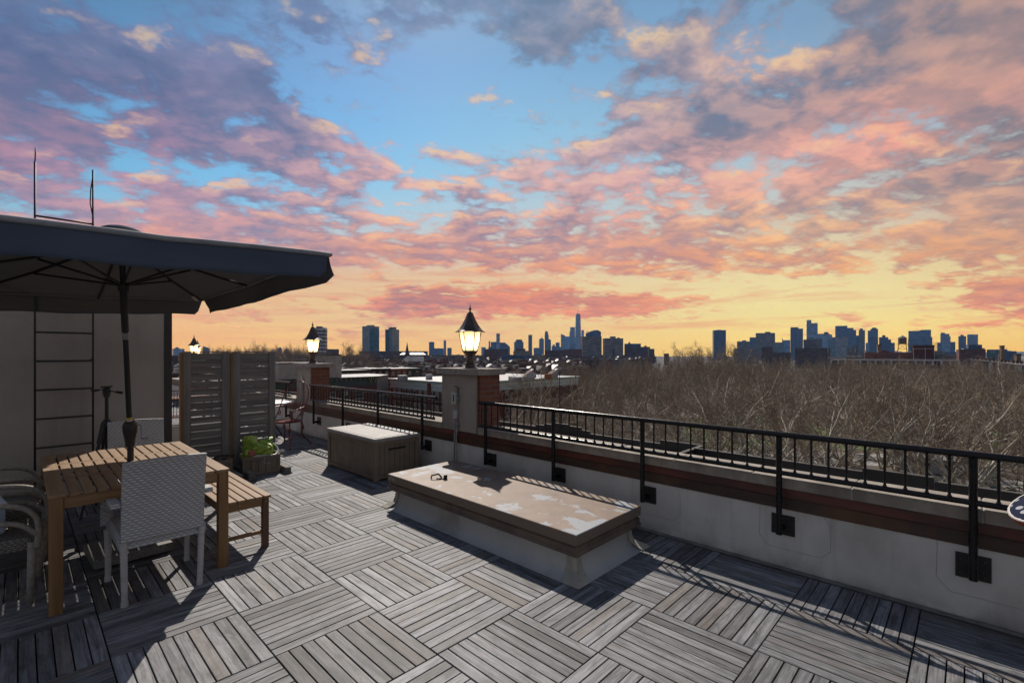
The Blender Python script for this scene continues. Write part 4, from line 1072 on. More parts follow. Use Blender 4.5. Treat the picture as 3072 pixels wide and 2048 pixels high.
for args in ((.0625,SW-.0625,.004,.03),(.0625,SW-.0625,SL-.03,SL-.004)):
    MB().box(*args,.02,.068).build('rail', M_resin, sb, bevel=.003); MB().box(*args,SH-.052,SH-.002).build('rail', M_resin, sb, bevel=.003)
lid = MB().rings([(-.012,SW+.008,-.012,SL+.012,SH),(-.014,SW+.010,-.014,SL+.014,SH+.035),(-.004,SW,-.004,SL+.004,SH+.047)]).build('lid', M_resin_l, sb, bevel=.003)
gl = MB()
for k in range(13):
    x = .035+k*(SW-.07)/13; gl.box(x+.002,x+(SW-.07)/13-.002,.03,SL-.03,SH+.0472,SH+.0515)
gl.build('lid_ribs', M_resin_l, lid, bevel=.0015)
MB().box(.20,.46,.009,.0155,.37,.395).build('handle', M_black, sb, bevel=.003)
MB().tube(arc((-.002,SL*.5,SH-.055),.028,0,360,16,'yz'), .0035, 6).tube([(-.004,SL*.5,SH-.03),(-.02,SL*.5-.25,SH-.05),(-.01,SL*.5-.5,SH-.035)], .0015, 4).build('latch_ring', M_galv, sb, smooth=True)

# ================================================================ red wrought iron chair and white table
M_redir = mat('dark_red_iron', (.19,.018,.018), (.12,.012,.014), 20, .35, spec=.6)
rc = thing('garden_chair', 'red wrought iron garden chair with a hooped wire back by the second pier', 'chair', (3.22,8.55,0), R(122))
t = rc   # faces +y
seat = MB().lathe([(.215,.425),(.225,.435),(.225,.448),(.215,.455)], 24, caps=False)
for k in range(-7,8):
    x = k*.028; L = math.sqrt(max(0,.215**2-x*x)); seat.box(x-.007,x+.007,-L,L,.440,.446)
seat.build('seat', M_redir, rc, smooth=True, autosmooth=40)
back = [(-.20,.06,.45),(-.235,-.10,.62),(-.25,-.22,.80),(-.205,-.30,.98),(-.10,-.335,1.09),(0,-.345,1.115),(.10,-.335,1.09),(.205,-.30,.98),(.25,-.22,.80),(.235,-.10,.62),(.20,.06,.45)]
MB().tube(spline(back,6), .0105, 8).build('back_hoop', M_redir, rc, smooth=True)
arm = [(-.25,.22,.60),(-.275,.10,.655),(-.265,-.08,.68),(-.20,-.22,.69),(0,-.275,.70),(.20,-.22,.69),(.265,-.08,.68),(.275,.10,.655),(.25,.22,.60)]
MB().tube(spline(arm,6), .0095, 8).build('arm_hoop', M_redir, rc, smooth=True)
for sx in (-1,1):
    MB().tube(spline([(sx*.25,.22,.60),(sx*.262,.235,.55),(sx*.25,.215,.50),(sx*.23,.19,.47),(sx*.21,.12,.44)],5), .009, 8).build('arm_post', M_redir, rc, smooth=True)
    pts = [(sx*.225,-.10+.045*(1-k/30)*math.cos(k*.42),.565+.055*(1-k/30)*math.sin(k*.42)) for k in range(26)]
    MB().tube(pts, .006, 6).build('scroll', M_redir, rc, smooth=True)
    for yy in (-1,1):
        lp = spline([(sx*.16,yy*.14,.43),(sx*.19,yy*.18,.34),(sx*.165,yy*.16,.24),(sx*.20,yy*.20,.14),(sx*.255,yy*.265,.05),(sx*.265,yy*.275,.012)],6)
        MB().tube(lp, .0105, 8).sphere((sx*.268,yy*.28,.018), .018, 10, 8).build('leg', M_redir, rc, smooth=True)
        MB().tube([(sx*(.185+.03*math.cos(k*.5)*(1-k/24)),yy*.175,.30+.045*math.sin(k*.5)*(1-k/24)) for k in range(20)], .006, 6).build('scroll', M_redir, rc, smooth=True)
    MB().tube(spline([(sx*.235,.235,.10),(sx*.16,.0,.20),(sx*.235,-.235,.10)],8), .008, 6).build('stretcher', M_redir, rc, smooth=True)
for k in range(7):
    x = (k-3)*.06
    MB().tube([(x*.9,-.20,.45),(x,-.26,.70),(x*.75+(.05 if k%2 else -.05),-.315,.93),(x*.6,-.335,1.08-.0018*(k-3)**2*10)], .0032, 5).build('back_wire', M_redir, rc, smooth=True)
rt_ = thing('round_table', 'white topped round bistro table behind the red chair', 'table', (3.2,9.32,0))
MB().lathe([(.40,.695),(.42,.70),(.42,.722),(.41,.73)], 36).build('tabletop', mat('white_table_top', (.62,.64,.66), (.56,.58,.6), 5, .35), rt_, smooth=True, autosmooth=40)
for k in range(4):
    a = R(45+90*k); MB().tube(spline([(.10*math.cos(a),.10*math.sin(a),.694),(.06*math.cos(a),.06*math.sin(a),.4),(.30*math.cos(a),.30*math.sin(a),.0)],6), .011, 8).build('leg', M_iron, rt_, smooth=True)

# ================================================================ neighbour's terrace seen between bulkhead and screen
tr_ = thing('white_trough', 'long white planter trough on the far terrace, right of the bulkhead corner', 'planter', (1.75,9.3,0))
MB().rings([(-.55,.9,-.14,.14,0),(-.58,.93,-.17,.17,.46)]).build('body', mat('white_fibre_trough', (.42,.43,.42), (.36,.37,.36), 4, .6), tr_, bevel=.006)
MB().box(-.56,.91,-.15,.15,.4605,.475).build('soil', mat('trough_soil', (.02,.016,.012), None, 20), tr_)
bt_ = thing('black_table', 'black metal table on the far terrace behind the white trough', 'table', (2.25,11.6,0))
MB().rings([(-.55,.55,-.35,.35,.70),(-.55,.55,-.35,.35,.725)]).build('tabletop', M_iron, bt_, bevel=.004)
for x,y in ((-.5,-.3),(.5,-.3),(-.5,.3),(.5,.3)): MB().tube([(x,y,0),(x,y,.70)], .018, 8).build('leg', M_iron, bt_, smooth=True)
bc_ = thing('black_chair', 'black wire chair beside the black table on the far terrace', 'chair', (2.0,10.7,0), R(160))
MB().box(-.21,.21,-.2,.22,.43,.45).build('seat', M_iron, bc_, bevel=.004)
bb = MB()
for k in range(9): bb.tube([(-.2+.05*k,-.21,.45),(-.2+.05*k,-.27,.88)], .006, 5)
bb.tube([(-.21,-.21,.45),(-.21,-.275,.9),(.21,-.275,.9),(.21,-.21,.45)], .011, 6).build('backrest', M_iron, bc_, smooth=True)
for x,y in ((-.19,-.18),(.19,-.18),(-.19,.2),(.19,.2)): MB().tube([(x,y,0),(x*.95,y,.43)], .012, 6).build('leg', M_iron, bc_, smooth=True)

# ================================================================ padded seat edge showing at the right frame edge
cs = thing('stool', 'round padded stool top with red rim and blue white stars at the right edge', 'stool', (3.575,-.325,.050), 0)
cu2 = MB().lathe([(.0,.775),(.165,.775),(.186,.785),(.192,.802),(.188,.818)], 32, caps=False)
MT = Matrix.Translation((0,0,.80)) @ Matrix.Rotation(R(-30),4,Vector((SN,CS,0))) @ Matrix.Rotation(R(-9),4,Vector((CS,-SN,0))) @ Matrix.Translation((0,0,-.80))
cu2.xf(MT).build('red_rim', mat('red_orange_vinyl', (.42,.045,.03), (.36,.09,.03), 6, .4), cs, smooth=True)
ms, Ns, bs_ = newmat('star_print')
tcs = Ns.n('ShaderNodeTexCoord').outputs['Object']; vo = Ns.n('ShaderNodeTexVoronoi', ins={'Vector':tcs,'Scale':20.0,'Randomness':.8})
Ns.l(Ns.mix(Ns.smooth(vo.outputs[0], .36, .30), (.008,.013,.04), (.34,.36,.38)), bs_.inputs['Base Color']); bs_.inputs['Roughness'].default_value=.8; bs_.inputs['Specular IOR Level'].default_value=.1
MB().lathe([(.1875,.8185),(.165,.826),(.0,.834)], 32, caps=False).xf(MT).build('cushion', ms, cs, smooth=True)
MB().lathe([(.1885,.8165),(.192,.8195),(.18,.823)], 32, caps=False).xf(MT).build('white_piping', M_white, cs, smooth=True)
MB().tube([(.0,.0,.79),(.03,.02,.73),(.05,.03,.68)], [.07,.06,.05], 10).build('swivel', M_plate, cs, smooth=True)
MB().tube([(.05,.03,.69),(.05,.03,-.02)], .024, 12).build('column', M_plate, cs, smooth=True)
MB().lathe([(.06,-.05),(.06,-.04),(.026,-.015)], 20, c=(.05,.03,0)).build('base', M_plate, cs, smooth=True, autosmooth=40)
# ================================================================ city materials
def facade(name, wall, win, bw=3.2, bh=3.4, fx=.55, fz=.5, roof=(.30,.30,.30), var=.5, rough=.7, winr=.25, wall2=None, spec=.4):
    m, N, bs = newmat(name)
    tc = N.n('ShaderNodeTexCoord'); o = N.n('ShaderNodeSeparateXYZ', ins={0:tc.outputs['Object']}); nn = N.n('ShaderNodeSeparateXYZ', ins={0:tc.outputs['Normal']})
    usey = N.math('GREATER_THAN', N.math('ABSOLUTE', nn.outputs[0]), .7)
    u = N.math('ADD', N.math('MULTIPLY', o.outputs[1], usey), N.math('MULTIPLY', o.outputs[0], N.math('SUBTRACT', 1.0, usey)))
    uc = N.math('DIVIDE', u, bw); zc = N.math('DIVIDE', o.outputs[2], bh)
    fu = N.math('ABSOLUTE', N.math('SUBTRACT', N.math('FRACT', uc), .5)); fzv = N.math('ABSOLUTE', N.math('SUBTRACT', N.math('FRACT', zc), .5))
    w = N.math('MULTIPLY', N.math('LESS_THAN', fu, fx/2), N.math('LESS_THAN', fzv, fz/2))
    cell = N.n('ShaderNodeCombineXYZ', ins={0:N.math('FLOOR', uc), 1:N.math('FLOOR', zc), 2:usey}).outputs[0]
    wn = N.n('ShaderNodeTexWhiteNoise', noise_dimensions='3D', ins={0:cell}).outputs[0]
    wc_ = N.mix(N.math('MULTIPLY', N.math('POWER', wn, 2.5), var), win, tuple(min(1,x*3.5+.03) for x in win))
    wl = N.mix(N.smooth(N.noise(N.mapv(tc.outputs['Object'],(.05,.05,.16)), 1.0, 4, .65), .36, .64), tuple(1.25*x for x in wall), wall2 or tuple(.58*x for x in wall))
    up = N.math('GREATER_THAN', nn.outputs[2], .6)
    col = N.mix(up, N.mix(w, wl, wc_), roof)
    N.l(col, bs.inputs['Base Color']); N.l(N.math('SUBTRACT', rough, N.math('MULTIPLY', w, rough-winr)), bs.inputs['Roughness']); bs.inputs['Specular IOR Level'].default_value = spec
    return m
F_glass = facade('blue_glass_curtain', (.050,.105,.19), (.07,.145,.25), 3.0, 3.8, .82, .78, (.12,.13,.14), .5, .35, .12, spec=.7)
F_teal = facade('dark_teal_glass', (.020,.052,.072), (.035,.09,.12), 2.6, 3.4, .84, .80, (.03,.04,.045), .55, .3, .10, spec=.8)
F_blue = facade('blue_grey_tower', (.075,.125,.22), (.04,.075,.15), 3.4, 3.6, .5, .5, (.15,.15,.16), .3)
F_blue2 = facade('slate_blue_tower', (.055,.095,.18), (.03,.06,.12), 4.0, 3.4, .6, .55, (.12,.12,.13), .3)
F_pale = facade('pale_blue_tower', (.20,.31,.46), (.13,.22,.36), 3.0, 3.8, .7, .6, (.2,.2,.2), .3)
F_white = facade('white_banded_slab', (.34,.36,.38), (.05,.07,.10), 400.0, 3.6, 1.0, .48, (.3,.3,.3), .2)
F_conc = facade('grey_concrete_slab', (.155,.150,.150), (.055,.06,.07), 3.3, 2.9, .55, .45, (.2,.2,.2), .8)
F_conc2 = facade('taupe_concrete_slab', (.17,.155,.145), (.07,.07,.075), 3.6, 2.9, .5, .45, (.2,.2,.2), .8)
F_brickt = facade('brown_brick_block', (.085,.050,.040), (.05,.045,.05), 3.4, 3.3, .42, .5, (.30,.29,.28), .6)
F_brickr = facade('red_brick_block', (.12,.042,.030), (.05,.045,.05), 3.4, 3.3, .42, .5, (.34,.33,.32), .6)
F_stripe = facade('dark_ribbed_tower', (.04,.075,.15), (.09,.15,.25), 4.5, 400., .5, 1.0, (.1,.1,.1), .2)
F_office = facade('mauve_office_slab', (.105,.085,.085), (.30,.29,.30), 3.0, 7.0, .78, .42, (.12,.1,.1), .6)  # pale pane colour paints the sky reflected in the window bands
F_far = facade('far_blue_silhouette', (.05,.075,.12), (.06,.09,.14), 5, 4, .5, .5, (.1,.12,.15), .2)
M_roofw = mat('white_roof_felt', (.35,.35,.365), (.23,.23,.245), .5, .5, dirt=(.15,.15,.155), dscale=.3)
M_roofg = mat('silver_roof_felt', (.24,.245,.26), (.15,.155,.17), .5, .55, dirt=(.18,.18,.19), dscale=.25)
M_roofd = mat('dark_roof_felt', (.06,.06,.062), (.10,.10,.10), .5, .8)
M_chim = mat('chimney_brick', (.09,.045,.032), (.06,.032,.025), 3, .9)
M_pipe = mat('white_vent_pipe', (.6,.6,.6), (.5,.5,.5), 3, .5)
def facing(px0, px1, depth, rot=0.0, ratio=.8):
    """centre, width, depth and yaw for a box whose visible outline spans px0..px1 at that distance"""
    pc = (px0+px1)/2; k = (pc-1536)/FPX; x, y = at(pc, depth)
    ang = -YAW - math.atan(k)                          # front faces the terrace
    W = (px1-px0)/FPX*depth*math.cos(math.atan(k))*1.0
    th = abs(R(rot)); a = W/(math.cos(th)+ratio*math.sin(th))
    return x, y, a, a*ratio, ang + R(rot)
TOWERS = 0
def tower(label, px0, px1, yt, depth, m, rot=0, tiers=(), ratio=.8, cat='tower', name='tower', parts=None, taper=None):
    x, y, w, dd, ang = facing(px0, px1, depth, rot, ratio)
    t = thing(name, label, cat, (x,y,GZ), ang)
    h = zat(yt, depth) - GZ
    b = MB()
    if taper: b.rings([(-w/2,w/2,0,dd,0),(-w/2*taper,w/2*taper,dd/2-dd/2*taper,dd/2+dd/2*taper,h)])
    else: b.box(-w/2,w/2,0,dd,0,h)
    sh = b.build('shaft', m, t)
    s = w/((px1-px0) or 1); z0 = h
    for tr in tiers:
        a0, a1, y1 = tr[:3]; mm = tr[3] if len(tr) > 3 else m
        z1 = zat(y1, depth) - GZ; pc = (px0+px1)/2
        u0, u1 = (a0-pc)*s, (a1-pc)*s
        nm = tr[4] if len(tr) > 4 else 'upper_block'
        base = z0 if z1 > z0 else 0
        q = .1 if z1 > h else -.06
        if z1 > h: MB().box(u0,u1,dd*.12,dd*.88,z0+.01,z1).build(nm, mm, t)
        else: MB().box(u0,u1,-dd*.12,dd*.8,0,z1).build(nm, mm, t)
        if z1 > z0 and len(tr) > 5: z0 = z1
    return t, w, dd, h
# ---- far left
tower('stepped pale blue hospital block at the far left, right of the bulkhead corner', 519, 556, 1046, 2400, F_pale, 10, ((525,540,1044,F_blue),(529,535,1041,F_blue)), cat='building', name='building')
tower('small blue grey block just right of the lantern over the screen', 609, 631, 1043.5, 2400, F_blue, 12, ((609.5,617,1039,F_blue2),(618,625,1041.5,F_blue2)), cat='building', name='building')
tower('tiny blue block over the bare trees left of the second pier', 833, 846, 1044, 2600, F_blue, 8, ((838,844,1041.5,F_blue2),), cat='building', name='building')
tower('tiny stepped blue block between two tree clumps, left of the second lantern', 853, 865, 1048.5, 2600, F_blue2, 8, ((858,862,1044,F_blue2),), cat='building', name='building')
t, w, dd, h = tower('mauve office tower with window rows painted pale as sky reflections behind the second lantern', 938, 979.5, 983, 900, F_office, -14, ((946,964,978.5,F_blue2,'plant_room'),), .7)
ant = MB()
for u in (-.3,.0,.2,.3,.38): ant.tube([(w*u,dd*.5,h),(w*u,dd*.5,h+3.5)], .15, 5)
ant.build('aerials', M_trim, t)
tower('low dark annex at the foot of the mauve office tower', 980, 1017, 1047, 920, F_brickt, 0, cat='building', name='building')
fl = thing('flagpole', 'tiny flagpole with a dark flag between the office tower and the glass towers', 'flagpole', (*at(1030, 700), GZ))
MB().tube([(0,0,0),(0,0,zat(1024,700)-GZ)], .16, 6).build('pole', M_trim, fl)
zf = zat(1033,700)-GZ; MB().add([(0,0,zf+2.4),(-1.4,.5,zf),(-2.0,.8,zf-2.2),(-1.2,.5,zf-1.0)], [(0,1,2,3)]).build('flag', M_plate, fl, solid=.05)
for lab, p0, p1, yt, caps in (('left and taller of the twin dark teal glass towers', 1098, 1149.5, 978.5, ((1116,1128,974.8),)),
                              ('right and shorter of the twin dark teal glass towers', 1165, 1207, 988, ((1179,1186,982),(1188,1195.5,980.5)))):
    t, w, dd, h = tower(lab, p0, p1, yt, 1500, F_teal, 42, tuple((*c, F_teal, 'plant_room') for c in caps), .9)
    MB().box(-w/2-.1,-w/2+.7,-.15,.6,0,h+.1).build('corner_strip', M_trim, t)
tower('long dark building below the twin glass towers', 1080, 1285, 1053, 1150, F_brickt, 0, ratio=.2, cat='building', name='building')
sp_ = thing('church_spire', 'slender dark church spire right of the twin glass towers', 'church', (*at(1221.5, 640), GZ))
zt = zat(1025,640)-GZ; zb = zat(1063,640)-GZ
MB().box(-2.6,2.6,-2.6,2.6,0,zb).build('tower', F_brickt, sp_)
MB().lathe([(3.2,zb),(2.3,zb+3),(.05,zt)], 8, caps=False).build('spire', M_upst, sp_)
for u in (-2.2,2.2): MB().lathe([(.5,zb),(.45,zb+2.5),(.02,zb+5)], 6, c=(u,-2.2,0), caps=False).build('pinnacle', M_upst, sp_)
hl_ = thing('market_hall', 'long low hall with a bright white pitched roof behind the church spire', 'hall', (*at(1238, 820), GZ), -YAW+.2)
zh = zat(1060,820)-GZ; MB().box(-21,22,0,16,0,zh-2).build('wall', F_brickt, hl_)
MB().add([(-22,-1,zh-2),(23,-1,zh-2),(23,17,zh-2),(-22,17,zh-2),(-17,8,zh+1.6),(18,8,zh+1.6)], [(0,1,5,4),(1,2,5),(2,3,4,5),(3,0,4)]).build('roof', M_roofw, hl_)
gh = thing('gabled_house', 'house with a steep snow white gable roof at the foot of the church spire', 'house', (*at(1240, 420), GZ), -YAW+.25)
zh = zat(1084,420)-GZ; MB().box(-9,9,0,9,0,zh).build('wall', F_brickr, gh)
MB().add([(-9.5,-.6,zh),(9.5,-.6,zh),(9.5,9.6,zh),(-9.5,9.6,zh),(-5.5,4.5,zh+4.6),(9.5,4.5,zh+4.6)], [(0,1,5,4),(2,3,4,5),(3,0,4),(1,2,5)]).build('roof', M_roofw, gh)
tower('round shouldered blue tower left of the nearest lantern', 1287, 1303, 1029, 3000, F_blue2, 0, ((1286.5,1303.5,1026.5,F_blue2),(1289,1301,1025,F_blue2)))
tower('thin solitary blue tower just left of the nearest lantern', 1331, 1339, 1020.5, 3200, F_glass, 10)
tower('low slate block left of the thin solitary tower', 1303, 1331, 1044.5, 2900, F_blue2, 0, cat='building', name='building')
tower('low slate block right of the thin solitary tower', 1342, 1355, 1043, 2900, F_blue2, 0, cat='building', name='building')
# ---- centre, behind the nearest lantern
tower('pale low block right of the nearest lantern stem', 1444, 1457, 1041, 2600, F_pale, 0, cat='building', name='building')
t, w, dd, h = tower('grey stepped block with a chimney right of the nearest lantern', 1465, 1530, 1040, 2500, F_blue, 0, ((1466,1470,1022.5,F_blue2,'chimney'),(1472,1489,1025,F_blue,'upper_block'),(1499,1517,1027,F_blue2),(1517,1523,1031,F_blue2),(1523,1528,1036,F_blue2)), .5, cat='building', name='building')
t, w, dd, h = tower('pale tower under construction with ragged scaffold edges', 1489, 1499.5, 1001.5, 2450, F_pale, 0, ((1488.5,1500,1000,F_blue2,'formwork'),))
for i, zz_ in enumerate((.62,.72,.80,.93)): MB().box(-w*.62,w*.62,-.5,dd*.4,h*zz_,h*zz_+1.6).build('scaffold', M_trim, t)
t, w, dd, h = tower('broad blue block with a chamfered domed top', 1543, 1572, 1025, 2800, F_blue2, 8, ((1548,1568.5,1020,F_blue2),(1550,1567,1018,F_blue2)))
tower('plain narrow dark tower standing alone left of the tapered towers', 1585, 1596.5, 1004, 3000, F_blue2, 0)
tower('low blue block at the foot of the needle topped tower', 1601, 1621, 1043, 3200, F_blue, 0, cat='building', name='building')
t, w, dd, h = tower('stepped stone tower with a needle spire', 1618, 1633, 1018, 3400, F_blue, 12, ((1620,1632,1015,F_blue),))
MB().lathe([(w*.18,h),(w*.1,h+9),(.1,zat(1008,3400)-GZ)], 6, caps=False).build('spire', F_blue2, t)
t, w, dd, h = tower('tall tapered tower with a shouldered crown', 1634, 1646, 1003, 3400, F_blue2, 0, ((1634.6,1644,997,F_blue2),(1635.5,1643.5,993,F_blue2,'crown')))
tower('shorter round shouldered tower leaning on the tapered tower', 1645.5, 1653, 1020, 3350, F_blue2, 0, ((1646,1651,1017,F_blue2),))
tower('low domed block between the tapered tower and the slanted tower', 1655, 1668, 1038, 3300, F_blue, 0, ((1658,1664.5,1033,F_blue2),), cat='building', name='building')
tower('square topped mid rise left of the slanted tower', 1667, 1679, 1027, 3300, F_blue2, 0, ((1666,1684,1040,F_blue),))
def slant_tower(label, px0, px1, yl, yr, depth, m):
    x, y, w, dd, ang = facing(px0, px1, depth, 0, .8); t = thing('tower', label, 'tower', (x,y,GZ), ang)
    zl, zr = zat(yl,depth)-GZ, zat(yr,depth)-GZ
    MB().add([(-w/2,0,0),(w/2,0,0),(w/2,dd,0),(-w/2,dd,0),(-w/2,0,zl),(w/2,0,zr),(w/2,dd,zr),(-w/2,dd,zl)], [(3,2,1,0),(4,5,6,7),(0,1,5,4),(1,2,6,5),(2,3,7,6),(3,0,4,7)]).build('shaft', m, t)
    return t
slant_tower('glass tower with a slanted top left of the tallest skyscraper', 1682.5, 1695, 1001, 1006, 3500, F_glass)
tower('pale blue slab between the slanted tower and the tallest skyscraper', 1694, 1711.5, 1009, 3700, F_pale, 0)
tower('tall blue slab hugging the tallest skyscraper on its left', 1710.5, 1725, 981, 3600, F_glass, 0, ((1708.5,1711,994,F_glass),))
# tallest skyscraper: square base that turns to a smaller rotated square at the top
x, y = at(1734.3, 3800); t = thing('skyscraper', 'tallest skyscraper with tapering facets and a needle mast', 'skyscraper', (x,y,GZ), -YAW-.14)
W0 = 19/FPX*3800*.98; z0, z1 = zat(1030,3800)-GZ, zat(944,3800)-GZ; hb = W0/2; ht_ = W0/2*.74
b = MB(); o = [(-hb,-hb),(hb,-hb),(hb,hb),(-hb,hb)]; tp4 = [(0,-hb*.98),(hb*.98,0),(0,hb*.98),(-hb*.98,0)]; tp4 = [(c*.76,s*.76) for c,s in tp4]
b.v += [(*p,z0) for p in o] + [(*p,z1) for p in tp4]
for k in range(4): b.f.append((k,(k+1)%4,4+k)); b.f.append(((k+1)%4,4+(k+1)%4,4+k))
b.f.append((4,5,6,7)); b.build('shaft', F_glass, t)
MB().box(-hb,hb,-hb,hb,0,z0).build('base', F_blue, t)
MB().lathe([(W0*.30,z1),(W0*.30,z1+7),(W0*.05,z1+8)], 12).tube([(0,0,z1+8),(0,0,z1+45),(0,0,zat(910,3800)-GZ)], [1.6,1.1,.4], 6).build('mast', F_blue2, t)
tower('pale blue slab tucked right behind the tallest skyscraper', 1744, 1752, 990, 4000, F_pale, 0)
tower('blue podium block in front of the tallest skyscraper', 1722, 1740, 1012, 3300, F_pale, 0, ((1711,1726,1031,F_blue),))
# ---- the pair of grey slabs and the hotel behind
t, w, dd, h = tower('dark hotel with a curved top and a letter sign, behind the left grey slab', 1757, 1803, 1000, 1650, F_blue2, 0, ratio=.5)
x0, x1 = -w/2, w/2; pr = [(x0,h)] + [(x0+(x1-x0)*u, h + (zat(990,1650)-GZ-h)*(math.sin(min(1,u/.72)*math.pi/2) if u < .8 else max(0,1-(u-.8)/.2*.55))) for u in [k/16 for k in range(17)]] + [(x1,h)]
b = MB(); n = len(pr); b.v = [(p,.1,z) for p,z in pr]+[(p,dd-.1,z) for p,z in pr]; b.f = [tuple(range(n)), tuple(reversed(range(n,2*n)))] + [(k,n+k,n+(k+1)%n,(k+1)%n) for k in range(n)]
b.build('curved_crown', F_blue2, t)
text_mesh('letter_sign', 'W', 9.0, t, (x0+1.2, 2, h+2.6), (R(90),0,0), M_plate, extrude=.5)
MB().box(x0+3,x0+8,1.9,2.2,h,h+2.7).build('sign_stand', M_plate, t)
tower('left grey concrete apartment slab below the hotel sign', 1744, 1808.5, 1009, 1250, F_conc, 18, (), .35)
tower('right grey concrete apartment slab with a rooftop plant room', 1811, 1873, 1014.5, 1250, F_conc2, 18, ((1834,1848.5,1008.5,F_conc2,'plant_room'),(1858,1862,1012,F_conc2,'plant_room')), .35)
MB().box(-4,1,-1.2,-.2,0,40).build('dark_stair_shaft', M_brown, bpy.data.objects[[o.name for o in bpy.data.objects if o.get('label','').startswith('right grey concrete')][0]])
t, w, dd, h = tower('brick block with a small gable right of the grey slabs', 1873, 1922.5, 1030.5, 1300, F_blue2, 0, ((1874,1917,1039,F_brickt),), .4, cat='building', name='building')
MB().add([(-w*.28,1,h),(-w*.12,1,h),(-w*.2,1,h+6),(-w*.28,8,h),(-w*.12,8,h),(-w*.2,8,h+6)], [(0,1,2),(5,4,3),(0,2,5,3),(1,4,5,2)]).build('gable', F_blue2, t)
tower('lower brown brick block at the right end of the centre group', 1921, 1950, 1040, 1250, F_brickt, 0, ((1933,1940,1036.5,F_brickt,'plant_room'),), .5, cat='building', name='building')
tower('lowest brown brick block at the right end of the centre group', 1945, 1964.5, 1046, 1200, F_brickt, 10, cat='building', name='building')
tower('small lone dark box on the horizon left of the right hand towers', 1992, 2007, 1060, 1100, F_brickt, 0, cat='building', name='building')
# brown mid distance blocks under the centre skyline
for lab, a, b2, yt, dep, mm in (('wide brown brick block under the scaffolded tower',1452,1524,1046.5,1000,F_brickt),('low banded cream block under the domed block',1540,1592,1052,900,F_conc2),
        ('dark flat block on the roof line under the lone narrow tower',1548,1576,1045.5,1100,F_brickt),('dark brown block under the tapered towers',1634,1700,1050,1050,F_brickt),('brown block with a corner turret left of the grey slabs',1694,1746,1047,1000,F_brickr),
        ('red brick block under the scaffolded tower',1462,1481,1058,700,F_brickr),('dark teal warehouse below the lone narrow tower',1505,1592,1064,650,F_blue2),('pale cream block below the nearest lantern',1440,1455,1068,520,F_conc2),('beige block left of the nearest lantern stem',1343,1386,1064,600,F_conc2)):
    tower(lab, a, b2, yt, dep, mm, 0, ratio=.6, cat='building', name='building')
# ---- right hand skyline
tower('isolated blue slab tower left of the right hand group', 2139, 2180, 990, 1900, F_blue2, 8, ((2150,2165,989,F_blue2,'plant_room'),))
tower('low balconied block at the left end of the right hand group', 2211, 2251, 1023.5, 1900, F_conc, 0, ((2226,2238,1020.5,F_blue2,'plant_room'),))
tower('narrow blue block tucked behind the balconied tower', 2249, 2268, 1011.5, 2000, F_blue, 0)
tower('wide balconied tower with dark vertical stripes', 2267, 2325, 998.5, 1900, F_conc, 0, ((2295,2311,995,F_blue2,'plant_room'),), .4)
tower('low teal block right of the wide balconied tower', 2323, 2352, 1026.5, 2000, F_teal, 0, cat='building', name='building')
t, w, dd, h = tower('low teal block with a thin pointed fin', 2346, 2370.5, 1020, 2200, F_glass, 0)
MB().add([(-w/2,0,h),(-w/2+4,0,h),(-w/2,0,h+13),(-w/2,6,h),(-w/2+4,6,h),(-w/2,6,h+13)], [(0,1,2),(5,4,3),(0,2,5,3),(1,4,5,2)]).build('fin', F_blue2, t)
tower('dark ribbed tower left of the tallest right hand tower', 2371, 2409, 985.5, 1950, F_stripe, 0, ((2371.5,2395,981,F_blue2,'plant_room'),), .7)
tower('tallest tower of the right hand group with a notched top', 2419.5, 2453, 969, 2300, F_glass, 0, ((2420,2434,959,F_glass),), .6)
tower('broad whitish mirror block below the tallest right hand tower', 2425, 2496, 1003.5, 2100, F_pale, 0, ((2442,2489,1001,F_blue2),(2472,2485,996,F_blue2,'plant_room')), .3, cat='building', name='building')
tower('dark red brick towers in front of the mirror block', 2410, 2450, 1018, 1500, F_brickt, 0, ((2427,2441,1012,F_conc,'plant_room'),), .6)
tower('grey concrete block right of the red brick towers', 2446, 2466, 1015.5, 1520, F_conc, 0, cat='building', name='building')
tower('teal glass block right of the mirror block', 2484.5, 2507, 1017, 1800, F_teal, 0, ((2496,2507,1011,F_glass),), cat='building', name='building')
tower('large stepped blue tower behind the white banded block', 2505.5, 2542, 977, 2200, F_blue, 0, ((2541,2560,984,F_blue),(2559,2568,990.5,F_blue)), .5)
tower('white banded office block in front of the stepped blue tower', 2506, 2543.5, 1012, 1700, F_white, 0, ((2518,2544,1008.5,F_conc),), .5, cat='building', name='building')
tower('slim grey infill block right of the stepped blue tower', 2568.5, 2576.5, 1006, 2300, F_blue2, 0, cat='building', name='building')
tower('slender light grey tower standing free', 2576, 2595, 990, 2200, F_conc, 0, ((2579,2588.5,985,F_blue2,'plant_room'),))
tower('tall ribbed tower with a sloping shoulder', 2603, 2634, 991, 2300, F_stripe, 0, ((2611,2634,986,F_stripe),(2616,2629,982.5,F_blue2,'plant_room')))
tower('dark blue block in front of the ribbed tower', 2608, 2634.5, 1012, 1900, F_blue2, 0, ((2615,2626,1008,F_blue2,'plant_room'),))
tower('small pale block left of the ribbed tower foot', 2597, 2608, 1028, 2000, F_pale, 0, cat='building', name='building')
tower('stepped dark block left of the water tank', 2637, 2665, 1011, 1900, F_blue2, 0, ((2646.5,2656,1005,F_blue2,'plant_room'),(2664,2673,1018,F_blue2),(2672,2684,1028,F_blue2)))
tower('broad twin slab tower with a notched roofline', 2725, 2762, 992, 2300, F_blue, 0, ((2724,2755,1016,F_blue2),), .4)
tower('right half of the broad twin slab, slightly taller', 2760, 2793, 989, 2320, F_blue, 0, ((2763,2797,1011,F_blue2),), .4)
